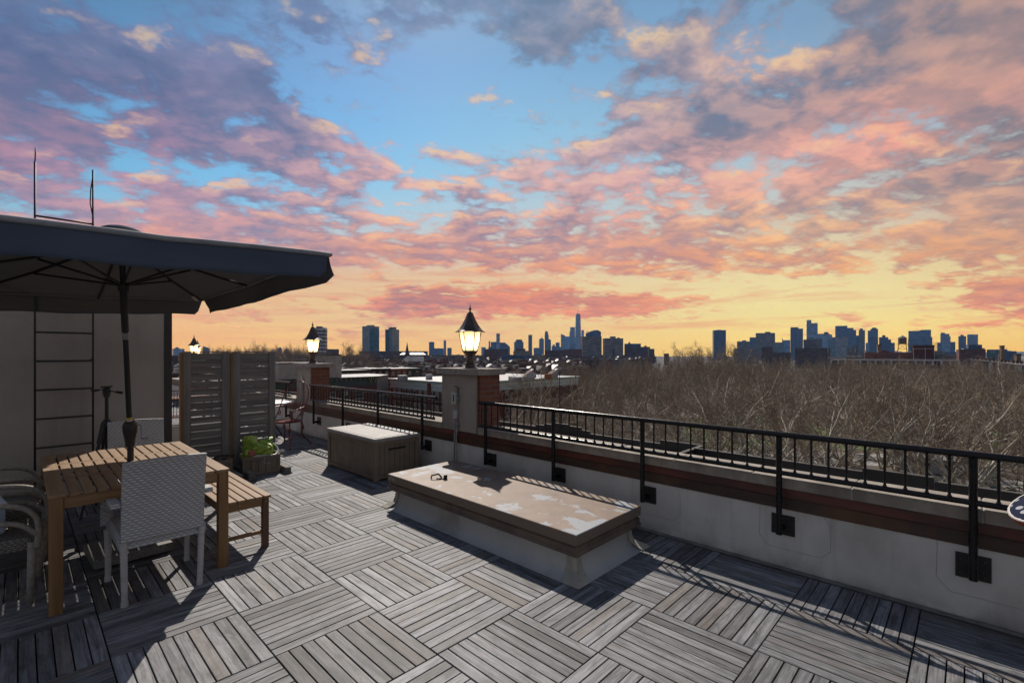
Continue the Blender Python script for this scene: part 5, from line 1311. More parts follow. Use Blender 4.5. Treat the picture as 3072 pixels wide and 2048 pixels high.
t, w, dd, h = tower('blue tower with a stepped crown right of the twin slab', 2821, 2848, 1001, 2100, F_glass, 0, ((2822,2835,997.5,F_blue2),(2825,2851.5,1009,F_glass),(2811,2824,1027,F_blue2)), .6)
tower('low annex block right of the stepped crown tower', 2850, 2866, 1025.5, 2100, F_blue2, 0, cat='building', name='building')
tower('left of the last two blue towers at the right', 2875, 2898.5, 1008, 2200, F_blue2, 0, ((2881.5,2891,1004,F_blue2,'plant_room'),))
tower('right and wider of the last two blue towers', 2901.5, 2934, 1003, 2200, F_glass, 0, ((2904,2921,1002.5,F_glass),))
crn_ = thing('tower_crane', 'thin tower crane between the twin slab and the stepped crown tower', 'crane', (*at(2808, 2000), GZ))
zc = zat(1029,2000)-GZ; MB().tube([(0,0,0),(0,0,zc)], .9, 4).build('mast', M_trim, crn_); MB().beam((-14*CS,14*SN,zc),(6*CS,-6*SN,zc+2),1.2,1.2).build('jib', M_trim, crn_)
# low infill along the right hand horizon
k = 0
for a, b2, yt, dep, mm, lab in ((2200,2275,1045,1300,F_conc,'pale low block at the tree line, left of the right hand towers'),(2285,2318,1040,900,F_brickt,'brown gabled block at the tree line below the striped tower'),(2318,2372,1057,800,F_brickt,'long low shed with a white roof at the tree line'),
        (2384,2482,1044,850,F_brickt,'long brown block with white window bands at the tree line'),(2540,2556,1043,900,F_conc2,'small beige block below the white banded office'),(2556,2574,1038,1000,F_conc,'grey block below the slender light grey tower'),
        (2584,2608,1052,700,F_conc,'long grey roof block below the ribbed tower'),(2798,2838,1052,900,F_conc2,'cream block between the brick box and the last towers'),(2838,2872,1056,1200,F_blue2,'dark blue low block left of the maroon block')):
    tower(lab, a, b2, yt, dep, mm, 0, ratio=.6, cat='building', name='building')
for px, yt, lab in ((2487.5,1033,'pale church steeple at the tree line left of the white banded block'),(2571,1029,'dark church steeple at the tree line below the slim infill block')):
    s_ = thing('church_steeple', lab, 'church', (*at(px,800),GZ)); zz_ = zat(yt,800)-GZ; zb_ = zat(1057,800)-GZ
    MB().box(-2.2,2.2,-2.2,2.2,0,zb_).build('tower', F_conc, s_); MB().lathe([(2.9,zb_),(.05,zz_)], 8, caps=False).build('spire', M_roofd, s_)
# ---- maroon block, dark glass block, chimney at the right
t, w, dd, h = tower('maroon brick apartment block with white floor bands, right of the last blue towers', 2872, 2962, 1048, 560, F_brickr, 14, ((2889,2960,1044,F_conc,'attic'),(2905,2951,1033.5,F_blue2,'plant_room')), .5, cat='building', name='building')
tower('long dark glass block behind the tall chimney', 2960, 3012, 1048, 620, F_teal, 0, ratio=.4, cat='building', name='building')
tower('blue grey block right of the tall chimney', 3010, 3022, 1047.5, 700, F_blue, 0, cat='building', name='building')
tower('low blue block fading out at the right end of the horizon', 3020, 3050, 1053, 900, F_blue2, 0, cat='building', name='building')
for px, yt, yb, dep, r0, lab in ((3006,1036,1072,420,1.15,'tall square brown chimney stack at the right'),(3053,1061,1084,300,1.1,'short cream and brown chimney stack at the right edge'),(2637,1033,1054,430,1.25,'tan brick chimney left of the water tank')):
    c = thing('chimney_stack', lab, 'chimney', (*at(px,dep),GZ), -YAW-.3); zz_ = zat(yt,dep)-GZ
    MB().box(-r0,r0,-r0,r0,0,zz_-1).build('shaft', mat('tan_brick', (.20,.13,.075), (.14,.085,.05), 1.5, .9), c); MB().box(-r0*1.15,r0*1.15,-r0*1.15,r0*1.15,zz_-.99,zz_).build('cap', M_chim, c)
# ---- school with the water tank
sx0, sy0, sw_, sd_, sa = facing(2480, 2868, 345, 4, .18)
sc = thing('school', 'wide school block with a white concrete window band behind the treetops, right', 'school', (sx0,sy0,GZ), sa)
hs = zat(1077,345)-GZ
MB().box(-sw_/2,sw_/2,0,sd_,0,hs-4.3).build('lower_wall', F_brickr, sc)
b = MB().box(-sw_/2,sw_/2,-.3,sd_,hs-1.1,hs)
nbay = 16
for q in range(nbay+1):
    u = -sw_/2 + sw_*q/nbay; b.box(u-.6,u+.6,-.3,.5,hs-4.3,hs-1.1)
b.build('white_band', mat('white_concrete', (.50,.51,.53), (.42,.43,.45), .5, .7), sc)
MB().box(-sw_/2+.2,sw_/2-.2,.25,sd_-.2,hs-4.299,hs-1.101).build('windows', M_upst, sc)
z1_ = zat(1057,345)-GZ; z2_ = zat(1037,345)-GZ
u_ = lambda px: (px-2674)/388*sw_
MB().box(u_(2592),u_(2736),6,sd_,hs+.01,z1_).build('brick_upper', F_brickr, sc)
b = MB(); n = 14; xs0, xs1 = u_(2632), u_(2676)
pr = [(xs0+(xs1-xs0)*k/n, z1_+1.6*math.sin(math.pi*k/n)) for k in range(n+1)]
b.v = [(p,5.9,z) for p,z in pr]+[(p,sd_-1,z) for p,z in pr]; m = n+1
b.f = [tuple(range(m)), tuple(reversed(range(m,2*m)))] + [(k,m+k,m+(k+1)%m,(k+1)%m) for k in range(m)]
b.build('arched_gable', mat('dark_red_brick', (.11,.035,.024), (.08,.028,.02), .8, .9), sc)
MB().box(u_(2740),u_(2803),4,sd_,hs+.01,z2_).build('brick_box', mat('maroon_brick', (.085,.026,.020), (.06,.02,.017), .8, .9), sc)
MB().box(u_(2740)-.2,u_(2803)+.2,3.8,sd_,z2_+.01,z2_+.5).build('box_coping', M_roofd, sc)
for px in (2742,2776,2802): MB().tube([(u_(px),3.7,hs),(u_(px),3.7,z2_-1.5)], .12, 6).build('downpipe', M_pipe, sc)
MB().box(u_(2740)-.1,u_(2803)+.1,3.6,3.99,z2_-2.3,z2_-2.1).build('string_course', M_pipe, sc)
MB().box(u_(2804),u_(2862),4,sd_,hs+.01,hs+2.2).rings([(u_(2804),u_(2862),4,sd_,hs+2.21),(u_(2806),u_(2856),5,sd_-1,hs+3.4)]).build('dark_roof', M_roofd, sc)
MB().box(u_(2532),u_(2586),5,sd_,hs+.01,hs+1.6).rings([(u_(2530),u_(2588),4.6,sd_,hs+1.61),(u_(2533),u_(2580),5.5,sd_-1,hs+2.3)]).build('flat_roof', M_roofd, sc)
MB().rings([(u_(2466),u_(2520),2,sd_,hs+.01),(u_(2470),u_(2514),3,sd_-1,hs+1.5)]).build('grey_dome_roof', mat('grey_felt', (.22,.20,.18), (.17,.155,.14), 1, .9), sc)
for px in (2590,2640,2700,2730): MB().box(u_(px),u_(px)+1.6,7,8.6,z1_,z1_+.9).build('roof_vent', M_pipe, sc)
wx, wy = at(2707, 352); wt_ = thing('water_tank', 'wooden water tank with a conical roof on black steel legs above the school', 'water tank', (wx,wy,zat(1057,352)), -YAW-.7)
q = 352/FPX; zl0, zl1, zl2, zl3 = 0, (1057-1031.5)*q, (1057-1013.5)*q, (1057-1005.5)*q
tk = MB().lathe([(10.3*q,zl1+.15),(10.3*q,zl2)], 18); tk.build('tank', woodmat('tank_staves', (.16,.125,.10), (.11,.085,.07), 'z', .9), wt_, smooth=True, autosmooth=40)
MB().lathe([(11.0*q,zl2),(.05,zl3)], 18, caps=False).build('roof', mat('tank_roof_felt', (.20,.19,.19), (.13,.13,.14), 3, .8), wt_, smooth=True)
MB().box(-12*q,12*q,-12*q,12*q,zl1-.25,zl1).build('platform', M_plate, wt_)
for sx_ in (-1,1):
    for sy_ in (-1,1): MB().tube([(sx_*11*q,sy_*11*q,0),(sx_*8.5*q,sy_*8.5*q,zl1-.25)], .22, 6).build('leg', M_plate, wt_)
br_ = MB()
for a in range(4):
    c1, c2 = [((-1,-1),(1,-1)),((1,-1),(1,1)),((1,1),(-1,1)),((-1,1),(-1,-1))][a]
    for z_, s_ in ((zl1*.42,10*q),): br_.tube([(c1[0]*s_,c1[1]*s_,z_),(c2[0]*s_,c2[1]*s_,z_)], .1, 4)
    br_.tube([(c1[0]*10*q,c1[1]*10*q,zl1*.42),(c2[0]*8.7*q,c2[1]*8.7*q,zl1*.93)], .08, 4).tube([(c2[0]*10*q,c2[1]*10*q,zl1*.42),(c1[0]*8.7*q,c1[1]*8.7*q,zl1*.93)], .08, 4)
br_.build('bracing', M_plate, wt_)
MB().beam((12*q,0,zl1-.2),(21*q,0,zl1*.35),.5,.3).build('stair', M_plate, wt_)

# ================================================================ brick corner building with the pale cornice
M_bk1 = brickmat('corner_brick', (.155,.048,.030), (.11,.036,.024), (.10,.06,.045), .45, .15, .012, .9, 0)
M_pane = mat('dark_window_glass', (.02,.022,.026), (.05,.052,.056), .6, .12, spec=.7, lo=.45, hi=.6)
M_blind = mat('pale_window_blind', (.30,.29,.27), (.20,.20,.19), .7, .5)
M_lint = mat('pale_lintel', (.36,.33,.29), (.28,.26,.23), 3, .85)
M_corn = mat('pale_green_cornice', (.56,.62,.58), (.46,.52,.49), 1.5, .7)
M_corn2 = mat('cornice_frieze_blue', (.46,.52,.52), (.38,.43,.44), 1.5, .7)  # frieze under the cornice, a slightly bluer and deeper tone
_wp = {}
def add_window(parent, pos, rz, w=1.05, h=1.95, style='lintel', blind=False):
    key = (w,h,style)
    if key not in _wp:
        f = MB().box(-w/2-.09,-w/2,-.08,.02,0,h).box(w/2,w/2+.09,-.08,.02,0,h).box(-w/2,w/2,-.05,.02,h*.5-.04,h*.5+.04)
        f.box(-w/2-.25,w/2+.25,-.16,.02,-.22,-.001)
        if style == 'lintel': f.box(-w/2-.28,w/2+.28,-.10,.02,h+.001,h+.36)
        elif style == 'arch':
            pts = [(-w/2-.2,h+.001)] + [( (w/2+.2)*math.cos(math.pi-math.pi*k/8), h+.05+(w/2+.25)*math.sin(math.pi*k/8)) for k in range(9)] + [(w/2+.2,h+.001)]
            n = len(pts); o = len(f.v); f.v += [(p,-.10,z) for p,z in pts]+[(p,.02,z) for p,z in pts]
            f.f += [tuple(o+k for k in range(n)), tuple(o+n+k for k in reversed(range(n)))] + [(o+k,o+n+k,o+n+(k+1)%n,o+(k+1)%n) for k in range(n)]
        else: f.box(-w/2-.09,w/2+.09,-.08,.02,h+.001,h+.12)
        _wp[key] = (f, MB().box(-w/2,w/2,-.025,.015,0,h), MB().box(-w/2+.03,w/2-.03,-.034,-.0255,h*.55,h-.02), [])
    f, pn, bl, cache = _wp[key]
    if not cache:
        a = f.build('window', M_lint, parent); c = pn.build('pane', M_pane, a); c2 = bl.build('blind', M_blind, a); cache += [a.data, c.data, c2.data]
    else:
        a = bpy.data.objects.new('window', cache[0]); COL.objects.link(a); a.parent = parent
        c = bpy.data.objects.new('pane', cache[1]); COL.objects.link(c); c.parent = a
        c2 = bpy.data.objects.new('blind', cache[2]); COL.objects.link(c2); c2.parent = a
    if not blind: bpy.data.objects.remove(c2)
    a.location = pos; a.rotation_euler = (0,0,rz); return a
def cornice(parent, L, z, m_top, m_frieze, pos, rz, drop=1.5, proj=.9, step=.55, brk=None):
    c = MB().box(-proj*.9,L,-proj,.0,z-.18,z).box(-proj*.7,L,-proj*.75,0,z-.34,z-.1805).box(-.2,L,-.20,0,z-drop*.55,z-.3405); k = 0.1
    while k < L-.2:
        c.box(k,k+step*.45,-proj*.62,-.2005,z-.62,z-.3405); k += step
    o = c.build('cornice', m_top, parent, loc=pos, rotz=rz)
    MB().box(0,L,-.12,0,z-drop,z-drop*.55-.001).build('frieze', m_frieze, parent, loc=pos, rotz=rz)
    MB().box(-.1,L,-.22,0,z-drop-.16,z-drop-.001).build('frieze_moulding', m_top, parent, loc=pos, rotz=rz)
    return o
CX, CY, CZ = 70.8, 85.0, -5.0
cb = thing('corner_building', 'red brick corner apartment house with a pale bracketed cornice behind the middle pier', 'apartment house', (CX,CY,GZ))
H_ = CZ-GZ; LX, LY = 46.0, 29.5
MB().box(0,LX,0,LY,0,H_-.25).build('wall', M_bk1, cb)
MB().box(-.1,LX,-.1,LY,H_-.2499,H_-.02).build('roof', M_roofw, cb)
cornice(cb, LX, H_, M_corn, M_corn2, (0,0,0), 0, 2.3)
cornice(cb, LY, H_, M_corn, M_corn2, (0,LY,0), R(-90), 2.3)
for st_ in range(5):
    z = H_-4.9-3.3*st_
    for q in range(12): add_window(cb, (-.005, 1.5+q*2.38, z), R(-90), blind=rng.random()<.55)
    if st_ < 4:
        for q in range(13): add_window(cb, (2.0+q*3.4, -.005, z), 0, blind=rng.random()<.5)
pil = MB().box(-.28,-.001,10.9,12.4,0,H_-.35); pil.build('pilaster', M_bk1, cb)
fe = MB()
for st_ in range(4):
    z = H_-5.3-3.3*st_
    fe.box(-1.1,-.02,3.3,9.0,z,z+.08)
    for yy in [3.3+.3*k for k in range(20)]: fe.tube([(-1.1,yy,z),(-1.1,yy,z+.95)], .018, 4)
    fe.tube([(-1.1,3.3,z+.95),(-1.1,9.0,z+.95)], .03, 4); fe.beam((-.55,3.8,z),(-.55,8.2,z-3.2),.5,.06)
fe.build('fire_escape', M_plate, cb)
MB().box(-.45,-.02,14.2,15.1,H_-9.0,H_-8.4).build('air_conditioner', M_pipe, cb)
def on_roof(name, label, cat, x, y, fn, m):
    t = thing(name, label, cat, (x,y,CZ-.02)); fn(t); return t
def skylight(t, w=3.2, d=4.0, h=2.6, m=None):
    MB().add([(0,0,0),(w,0,0),(w,d,0),(0,d,0),(0,0,.35),(w,0,h),(w,d,h),(0,d,.35)], [(3,2,1,0),(0,1,5,4),(2,3,7,6),(1,2,6,5),(3,0,4,7),(4,5,6,7)]).build('hood', M_roofw, t)
    sl_ = (h-.35)/w
    for q in range(2):
        y0 = .5+q*(d-1)/2; MB().add([(.6,y0,.35+.6*sl_+.03),(w-.6,y0,.35+(w-.6)*sl_+.03),(w-.6,y0+d/2-.8,.35+(w-.6)*sl_+.03),(.6,y0+d/2-.8,.35+.6*sl_+.03)], [(0,1,2,3)]).build('glazing', M_pane, t, solid=.05)
def pxroof(px, dep): x, y = at(px, dep); return x, y
for px, dep, lab in ((1566,128,'left white wedge shaped stair hood with skylights on the corner building roof'),(1640,131,'right white wedge shaped stair hood behind the orange crate')):
    x, y = pxroof(px, dep); t = thing('stair_hood', lab, 'stair hood', (x,y,CZ-.02), R(-40)); skylight(t)
x, y = pxroof(1634, 126); t = thing('orange_crate', 'rust orange box on the corner building roof between the stair hoods', 'crate', (x,y,CZ-.02), R(-45)); MB().box(0,1.9,0,1.3,0,1.4).build('body', mat('rust_orange_boards', (.33,.12,.02), (.22,.08,.015), 3, .8, stretch=(6,6,.6)), t, bevel=.02)
for i, (px, dep, sx_, sy_, sz_, lab) in enumerate(((1208,121,2.2,2.0,1.2,'large pale roof vent box at the left end of the corner building roof'),(1287,123,1.5,1.2,1.3,'silver rooftop cooling unit left of the middle pier'),
        (1548,117,2.6,1.6,.9,'low white roof box at the foot of the left stair hood'),(1536,119,1.4,1.4,1.0,'small white roof box right of the middle pier cap'),(1600,134,1.2,1.2,1.0,'small white roof box between the stair hoods'),(1586,124,3.5,.4,.8,'low white roof kerb in front of the stair hoods'))):
    x, y = pxroof(px, dep); t = thing('roof_unit', lab, 'roof unit', (x,y,CZ-.02), R(-20)); MB().box(-sx_/2,sx_/2,-sy_/2,sy_/2,0,sz_).build('body', M_roofw, t, bevel=.04); MB().box(-sx_*.42,sx_*.42,-sy_*.42,sy_*.42,sz_+.001,sz_+.08).build('lid', M_roofg, t)
# ---- green cornice building to the left
gbX0, gbX1, gbY, gbZ = 18.0, 60.0, 103.4, -3.75
gb_ = thing('painted_building', 'maroon painted apartment house with a dark green cornice and yellow brackets', 'apartment house', (gbX0,gbY,GZ))
H2 = gbZ-GZ; LG = gbX1-gbX0
M_maroon = mat('maroon_painted_brick', (.105,.040,.034), (.085,.034,.03), .6, .85); M_green = mat('dark_green_paint', (.028,.046,.040), (.022,.036,.032), .8, .6); M_yel = mat('yellow_bracket_paint', (.45,.33,.03), (.35,.26,.03), 3, .6)
M_side = mat('grey_board_siding', (.17,.165,.17), (.13,.128,.132), 1.0, .8, stretch=(1,1,9))
MB().prism([(0,0),(LG,0),(LG+7.2,6.9),(LG+7.2,17),(0,17)], 0, H2-.3).build('wall', M_maroon, gb_)
MB().beam((LG+.02,-.02,(H2-.3)/2),(LG+7.22,6.88,(H2-.3)/2),.06,H2-.6).build('side_siding', M_side, gb_)
MB().prism([(-.1,-.1),(LG,-.1),(LG+7.3,6.8),(LG+7.3,17),(-.1,17)], H2-.29, H2-.03).build('roof', M_roofg, gb_)
MB().box(-.5,LG+.3,-.7,.0,H2-.35,H2+.05).box(-.3,LG,-.35,0,H2-.6,H2-.3505).build('cornice', M_green, gb_)
MB().box(0,LG,-.18,0,H2-2.1,H2-.6005).build('frieze', mat('teal_frieze', (.040,.062,.058), (.032,.05,.048), .8, .6), gb_)
yb_ = MB(); k = .5
while k < LG: yb_.box(k,k+.22,-.55,-.352,H2-.62,H2-.38); k += 1.15
yb_.build('cornice_bracket', M_yel, gb_); tag(gb_.children[-1] if False else [c for c in gb_.children if c.name.startswith('cornice_bracket')][0], kind='stuff')
for u in (6.0,7.2,27.0,28.2,LG-1.8,LG-.6):
    MB().tube([(u,-.75,H2-.3),(u,-.62,H2-.7),(u,-.3,H2-1.35)], .11, 6).build('scroll_bracket', M_yel, gb_)
for st_ in range(5):
    z = H2-5.0-3.25*st_
    for q in range(12): 
        wn_ = (q % 3 == 2); add_window(gb_, (2.2+q*3.2, -.005, z), 0, 2.1 if wn_ else 1.05, 1.7, 'plain', blind=(q*7+st_*3) % 5 < 2)
    dxs = R(43.8)
    for q in range(4):
        tt_ = 1.5+q*2.2; add_window(gb_, (LG+tt_*.722+.05, tt_*.692-.05, z), dxs, .8, 1.8, 'plain')
x, y = 38.0, gbY+2
bl_ = thing('roof_bulkhead', 'beige rendered stair bulkhead with white pipes on the green cornice building', 'bulkhead', (x-.0,y,gbZ-.02))
MB().box(.0,9.6,0,6,0,3.35).build('low_block', M_bulk, bl_); MB().box(9.601,14.2,.3,6,0,5.1).build('tall_block', M_bulk, bl_)
MB().box(-.15,9.6,-.15,6.1,3.351,3.55).box(9.45,14.35,.15,6.1,5.101,5.3).build('coping', M_trim, bl_)
MB().tube([(4.2,-.2,.3),(4.2,-.2,3.3)], .14, 8).build('vent_pipe', M_pipe, bl_); MB().tube([(8.2,-.15,.2),(8.2,-.15,3.3)], .1, 8).build('drain_pipe', M_chim, bl_)
for px_, hh in ((956,4.6),(962,4.2)): MB().tube([(9.0+(px_-955)*.1,-.5,0),(9.0+(px_-955)*.1,-.5,hh)], .2, 8).build('flue', M_galv, bl_)
# ---- row of arched window houses behind
for (x0,x1,m_w,m_c,lab) in ((62,83,mat('grey_rowhouse_paint', (.19,.175,.15), (.15,.14,.12), .5, .85),mat('olive_cornice', (.06,.06,.03), (.045,.045,.025), 2, .7),'grey rowhouse with white arched windows and an olive cornice'),
        (83.05,90.5,mat('oxblood_rowhouse', (.085,.026,.020), (.065,.02,.017), .5, .85),M_plate,'oxblood rowhouse with arched windows and a black cornice'),
        (90.55,97.5,mat('rust_rowhouse', (.20,.075,.036), (.15,.055,.028), .5, .85),mat('rust_cornice', (.22,.09,.04), (.16,.065,.03), 2, .8),'rust orange rowhouse with arched windows next to the oxblood one'),
        (97.55,104,mat('green_rowhouse', (.05,.065,.045), (.04,.05,.036), .5, .85),M_green,'small dark green rowhouse at the end of the arched window row')):
    hz_ = -3.6-GZ + rng.uniform(-.3,.3)
    t = thing('rowhouse', lab, 'house', (x0,147,GZ)); MB().box(0,x1-x0,0,13,0,hz_-.25).build('wall', m_w, t); MB().box(-.02,x1-x0+.02,.1,13,hz_-.249,hz_-.05).build('roof', M_roofg, t)
    MB().box(0,x1-x0,-.6,.09,hz_-.9,hz_).build('cornice', m_c, t)
    nwin = int((x1-x0)//2.3)
    for st_ in range(3):
        for q in range(nwin): add_window(t, (1.15+(x1-x0)/nwin*q, -.005, hz_-3.4-3.3*st_), 0, .95, 1.7, 'arch', blind=q%2==0)

# ================================================================ the sea of low roofs
WALLS = [(mat('brown_rowhouse_wall', (.10,.062,.046), (.075,.048,.037), .4, .9),'brown'),(mat('red_rowhouse_wall', (.12,.044,.032), (.09,.035,.027), .4, .9),'dark red'),(mat('cream_rowhouse_wall', (.26,.22,.17), (.20,.17,.135), .4, .9),'cream'),(mat('grey_rowhouse_wall', (.13,.13,.135), (.10,.10,.105), .4, .9),'grey')]
ROOFS = [(M_roofw,'white'),(M_roofg,'silver'),(M_roofd,'dark'),(M_roofd,'dark')]
protos = {}
def rowhouse_meshes(w, d, wi, ri, v):
    key = (w,d,wi,ri,v)
    if key not in protos:
        r2 = random.Random(hash(key) % 9999)
        H0 = 17.0
        wl = MB().box(0,w,0,d,0,H0-.2).box(0,.35,.3,d,H0-.1999,H0+.45).box(w-.35,w,.3,d,H0-.1999,H0+.45).box(0,w,-.45,.29,H0-.7,H0+.35)
        for q in range(max(1,int(w//2.6))):
            pass
        rf = MB().box(.351,w-.351,.30,d-.1,H0-.1995,H0)
        if v == 1: rf.box(w*.3,w*.3+2.4,d*.5,d*.5+3,H0+.001,H0+2.3)
        if v == 2: rf.add([(w*.2,d*.3,H0),(w*.2+3,d*.3,H0),(w*.2+3,d*.3+3,H0),(w*.2,d*.3+3,H0),(w*.2,d*.3,H0+.3),(w*.2+3,d*.3,H0+2.2),(w*.2+3,d*.3+3,H0+2.2),(w*.2,d*.3+3,H0+.3)], [(0,1,5,4),(2,3,7,6),(1,2,6,5),(3,0,4,7),(4,5,6,7)])
        for q in range(3): x_, y_ = r2.uniform(.8,w-2), r2.uniform(1,d-2); rf.box(x_,x_+r2.uniform(.5,1.4),y_,y_+r2.uniform(.5,1.4),H0+.001,H0+r2.uniform(.4,1.1))
        y_ = d*.3; ch = MB().box(.1,.7,y_,y_+1.6,H0+.46,H0+2.1)
        wd = MB(); nw = max(2,int(w//2.4)); pw3 = w/nw
        for st_ in range(4):
            for q in range(nw): wd.box(pw3*(q+.5)-.5,pw3*(q+.5)+.5,-.06,-.001,H0-3.2-3.2*st_,H0-1.5-3.2*st_)
        o1 = wl.build('wall', WALLS[wi][0]); o2 = rf.build('roof', ROOFS[ri][0]); o3 = ch.build('chimney', M_chim); o4 = wd.build('windows', M_pane)
        protos[key] = [('wall',o1.data),('roof',o2.data),('chimney',o3.data),('windows',o4.data)]
        for o in (o1,o2,o3,o4): bpy.data.objects.remove(o)
    return protos[key]
def px_of(x, y):
    d_ = x*SN+y*CS; r_ = x*CS-y*SN; return 1536+FPX*r_/max(d_,1), d_
ZONES = [(640,'behind the slatted screens'),(760,'left of the second pier'),(905,'behind the second pier'),(1010,'below the office tower'),(1090,'left of the twin towers'),(1215,'below the twin towers'),(1300,'below the church spire'),(1400,'behind the nearest lantern'),(1500,'right of the nearest lantern'),(1580,'below the domed block'),(1640,'below the narrow tower'),(1700,'below the tapered towers'),(1760,'below the tallest skyscraper'),(1880,'below the grey slabs'),(2300,'beside the park trees')]
seen = {}
rowsY = [(120,7,-6.0),(176,8.5,-6.6),(208,10,-6.8),(246,11,-6.5),(290,13,-6.6),(345,16,-6.4),(410,20,-6.2),(490,26,-5.6),(590,32,-5.2),(710,40,-4.2),(850,50,-3.2),(1010,62,-1.5)]
count = 0
for ri_, (Yr, w0, zr) in enumerate(rowsY):
    x = .18*Yr
    while x < 2.3*Yr:
        w = w0*rng.choice((.85,1.0,1.0,1.2)); px, dep = px_of(x+w/2, Yr)
        if px > (1760 if Yr < 300 else 1960): break
        if (Yr < 140 and not (118 < x < 160)) or px < 520 or (150 < Yr < 165 and x < 105):
            x += w; continue
        if rng.random() < .07: x += w*1.3; continue
        wi = rng.choice((0,0,1,1,2,3)); ri = rng.choice((0,0,1,2,3)); v = rng.choice((0,1,2)); wq = round(w0*1.0,2)
        d = 13 if Yr < 300 else (16 if Yr < 600 else 26)
        zone = next(n for p, n in ZONES if px < p)
        dist = 'near' if Yr < 260 else ('middle' if Yr < 500 else 'far')
        lab = f"{WALLS[wi][1]} rowhouse with {ROOFS[ri][1]} flat roof in {dist} rows {zone}"
        t = thing('rowhouse', lab, 'house', (x, Yr+rng.uniform(-1,1), zr-17.0+rng.uniform(-.9,1.1)), R(rng.uniform(-1.5,1.5)), f'{dist} roofs {zone}')
        for nm, me in rowhouse_meshes(wq, d, wi, ri, v):
            o = bpy.data.objects.new(nm, me); COL.objects.link(o); o.parent = t
        t.scale = (w/wq*.985, 1, 1); count += 1; x += w
# right hand terrace houses beyond the park
for i in range(16):
    px0 = 2908 + i*11.5; dep = 330 - i*8
    x, y = at(px0, dep); cw = rng.choice(('pale grey','tan','white','brick red','stone','cream'))
    mm = {'pale grey':WALLS[3][0],'tan':WALLS[2][0],'white':M_corn,'brick red':WALLS[1][0],'stone':M_stone,'cream':WALLS[2][0]}[cw]
    t = thing('rowhouse', f'{cw} bay fronted rowhouse in the terrace beyond the park at right', 'house', (x,y,GZ), -YAW-.95, 'bay fronted terrace at the right')
    hh = zat(1079+i*1.2, dep)-GZ
    MB().box(-1.5,5.2,0,12,0,hh).rings([(0,2.6,-1.1,-.001,0),(0,2.6,-1.1,-.001,hh-.8)]).build('wall', mm, t); MB().box(-1.6,5.3,-.3,12,hh+.001,hh+.3).build('roof', ROOFS[i%3][0], t)
    MB().box(.5,1.5,8,9,hh+.301,hh+1.8).build('chimney', M_chim, t)

# ================================================================ ground, far hills
def ground_mat():
    m, N, bs = newmat('city_ground'); tc = N.n('ShaderNodeTexCoord').outputs['Object']
    c = N.mix(N.smooth(N.noise(tc,.02,6,.6),.4,.6), (.06,.06,.06), (.085,.075,.062)); c = N.mix(N.smooth(N.noise(tc,.2,5,.65),.5,.7), c, (.10,.095,.09))
    N.l(c, bs.inputs['Base Color']); bs.inputs['Roughness'].default_value = .9; return m
tag(MB().box(-5350,5350,-5350,5350,GZ-1.0,GZ).build('ground', ground_mat()), kind='structure')
hb_ = MB(); o = 0
for k in range(61):
    px = 2350 + k*13; x, y = at(px, 4300); hgt = zat(1053.5 + 2*math.sin(k*.7)+1.5*math.sin(k*1.9), 4300)
    x2, y2 = at(px, 4600); hb_.v += [(x,y,GZ-1),(x*1.05,y*1.05,hgt),(x2,y2,hgt*.9),(x2*1.02,y2*1.02,GZ-1)]
for k in range(60):
    for q in range(3): hb_.f.append((k*4+q,(k+1)*4+q,(k+1)*4+q+1,k*4+q+1))
tag(hb_.build('hills', mat('far_hills', (.05,.06,.06), (.04,.05,.05), .01, .95), smooth=True), kind='structure')
